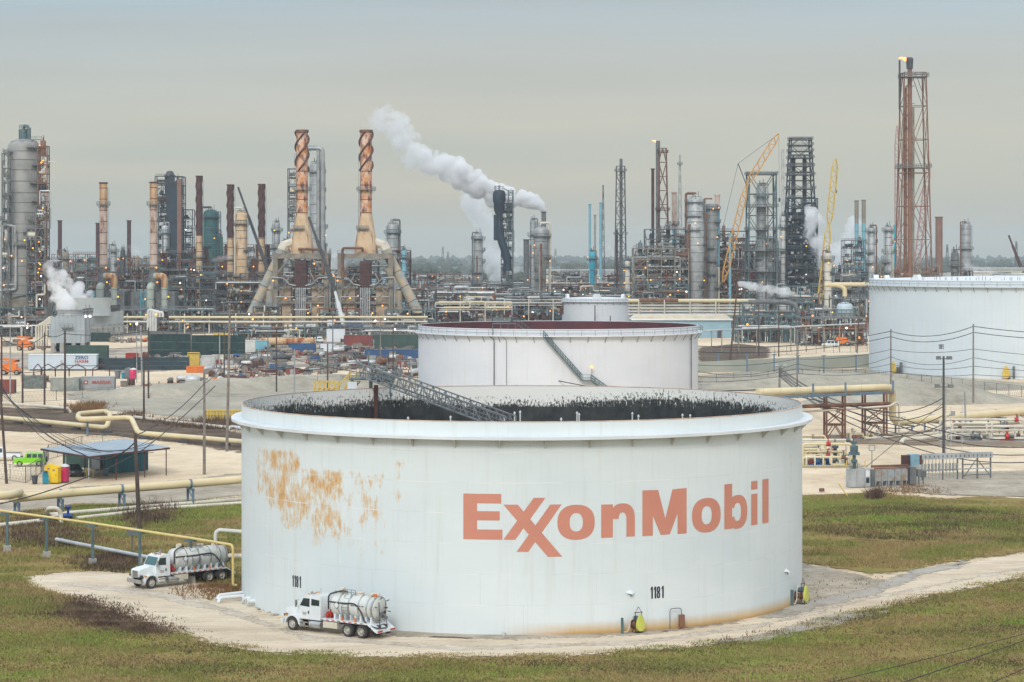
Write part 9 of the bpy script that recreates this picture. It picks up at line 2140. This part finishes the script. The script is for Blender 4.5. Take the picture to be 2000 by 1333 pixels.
def plume(label, pts, dens, seed=0, nscale=.05, fade=None, vox=None, puffs=9, lump=.5, ragged=None):
 """pts: (px, py, Y, radius px); a body of many overlapping puffs fused into one closed skin"""
 rr = random.Random(seed); o0 = Vector(V(pts[0][0], pts[0][2], Z(pts[0][1], pts[0][2]))); bm = bmesh.new()
 S = [(Vector(V(px, Y, Z(py, Y))) - o0, r * Y / F) for px, py, Y, r in pts]
 balls = []
 for (a, ra), (b_, rb) in zip(S, S[1:]):
  n = max(1, int((b_ - a).length / (min(ra, rb) * .55)))
  for i in range(n):
   u = i / n; c = a.lerp(b_, u); r = ra + (rb - ra) * u; balls.append((c, r * .62))
   for k in range(puffs):
    d = Vector((rr.gauss(0, 1), rr.gauss(0, 1), rr.gauss(0, 1))).normalized(); q = r * rr.uniform(.2, lump); balls.append((c + d * (r * rr.uniform(.55, .95)), q))
 for c, r in balls: bmesh.ops.create_icosphere(bm, subdivisions=2, radius=r, matrix=Matrix.Translation(c))
 me = bpy.data.meshes.new('tmp'); bm.to_mesh(me); bm.free(); o = bpy.data.objects.new('tmp', me); COL.objects.link(o)
 md = o.modifiers.new('r', 'REMESH'); md.mode = 'VOXEL'; md.voxel_size = vox or max(.35, S[len(S) // 2][1] * .09)
 sm = o.modifiers.new('s', 'SMOOTH'); sm.iterations = 1; sm.factor = .5
 res = bpy.data.meshes.new_from_object(o.evaluated_get(bpy.context.evaluated_depsgraph_get())); bpy.data.objects.remove(o); bpy.data.meshes.remove(me)
 res.materials.clear(); res.materials.append(volmat('steam', dens, nscale=nscale, fade=fade, ragged=ragged))
 o = bpy.data.objects.new('steam', res); COL.objects.link(o); o.location = o0; return tag(o, label, 'steam', kind='stuff')
k_ = 1180
plume('dense white steam plume rising from the centre chimney', [(1062, 411, k_, 5.0), (1052, 400, k_, 10.0), (1034, 392, k_, 15.0), (1014, 389, k_, 17.5), (996, 386, k_, 18.8), (972, 383, k_, 21.2), (950, 374, k_, 23.8), (925, 358, k_, 26.2), (898, 340, k_, 26.2), (870, 330, k_, 23.8), (842, 318, k_, 25.0), (812, 306, k_, 26.2), (792, 284, k_, 27.5), (776, 256, k_, 30.0), (764, 228, k_, 25.0), (736, 232, k_, 22.5), (712, 242, k_, 13.8)], .75, 1, .16, fade=(-15, -95, 0), puffs=13, lump=.6, vox=.45, ragged=(-6, -80, .26, .44))
plume('pale grey steam veil below the main plume', [(975, 530, 1400, 22), (955, 490, 1440, 20), (950, 450, 1430, 18), (938, 415, 1400, 20), (915, 385, 1300, 16)], .12, 2, .07, lump=.7, ragged=(0, 1, .43, .43))
plume('thin steam rising beside the dark striped chimney', [(1012, 520, 1440, 16), (1005, 490, 1440, 18), (1002, 465, 1440, 12)], .12, 3, .07, lump=.7, ragged=(0, 1, .43, .43))
plume('faint steam at the far left cooling cells', [(912, 530, 1450, 12), (905, 505, 1450, 14), (900, 485, 1450, 9)], .035, 4, .03, lump=.7)
plume('steam billowing from the cooling tower fans toward the reactor', [(162, 588, 812, 20), (148, 580, 812, 24), (132, 566, 812, 25), (116, 550, 812, 22), (102, 534, 812, 17), (92, 518, 812, 10)], .5, 5, .15, lump=.6, ragged=(-2, -14, .36, .47))
plume('steam above the round fan stack of the cooling tower', [(132, 608, 700, 16), (126, 596, 705, 18), (117, 580, 710, 17), (106, 560, 715, 11)], .5, 6, .15, lump=.6, ragged=(0, -8, .40, .48))
plume('white steam jet blowing left from the right plant pipe', [(1556, 574, 840, 3), (1540, 572, 840, 6), (1516, 568, 840, 9), (1490, 564, 840, 9), (1464, 559, 840, 10), (1442, 554, 840, 6)], .5, 7, .12)
plume('large drifting steam cloud right of the sooty derrick', [(1608, 520, 1030, 16), (1600, 480, 1030, 22), (1588, 440, 1030, 22), (1582, 408, 1030, 15)], .5, 8, .09, lump=.7, ragged=(-20, 20, .44, .44))
plume('steam cloud drifting between yellow crane and slim columns', [(1630, 540, 1380, 22), (1640, 505, 1380, 30), (1655, 470, 1380, 32), (1668, 445, 1380, 22)], .32, 9, .06, lump=.7, ragged=(0, 1, .44, .44))
plume('rounded steam puff between the two twisted chimneys', [(640, 512, 1150, 10), (655, 508, 1150, 17), (672, 512, 1150, 12)], .3, 10, .06)
plume('small steam puff right of the reactor tower', [(108, 508, 1150, 9), (104, 498, 1150, 10)], .2, 11, .08)
plume('small steam puff by the maroon chimney', [(272, 494, 1050, 5), (262, 488, 1050, 8), (252, 480, 1050, 6)], .3, 12, .1)
plume('low steam drift at the green tower foot', [(418, 508, 1020, 5), (435, 504, 1020, 8), (452, 502, 1020, 7)], .18, 13, .1)
plume('small steam puffs above the right tank roof', [(1938, 531, 1050, 5), (1925, 524, 1050, 8), (1905, 524, 1050, 10), (1885, 518, 1050, 7)], .25, 14, .1)
plume('thin steam fan beside the sky blue chimneys', [(1205, 505, 1330, 8), (1192, 492, 1330, 9), (1180, 476, 1330, 7)], .14, 15, .05)
plume('wispy steam behind the black crane boom', [(560, 420, 1300, 6), (548, 398, 1300, 11), (532, 410, 1300, 8)], .04, 16, .05)
plume('small steam puff on the right plant deck', [(1372, 572, 985, 4), (1366, 562, 985, 7)], .08, 17, .1)
hz = MB(); hz.boxz(-3700, 3700, -420, 9200, -1.2, 122)
hm = bpy.data.materials.new('pale_air'); hm.use_nodes = True; ht = hm.node_tree; ht.nodes.remove(ht.nodes['Principled BSDF'])
hv = ht.nodes.new('ShaderNodeVolumePrincipled'); hv.inputs['Color'].default_value = (.80, .90, .97, 1); hv.inputs['Density'].default_value = .00008; hv.inputs['Anisotropy'].default_value = 0.1
ht.links.new(hv.outputs[0], ht.nodes['Material Output'].inputs['Volume'])
tag(hz.build('haze', hm, smooth=False), 'thin bluish air over the refinery plain', None, kind='stuff')
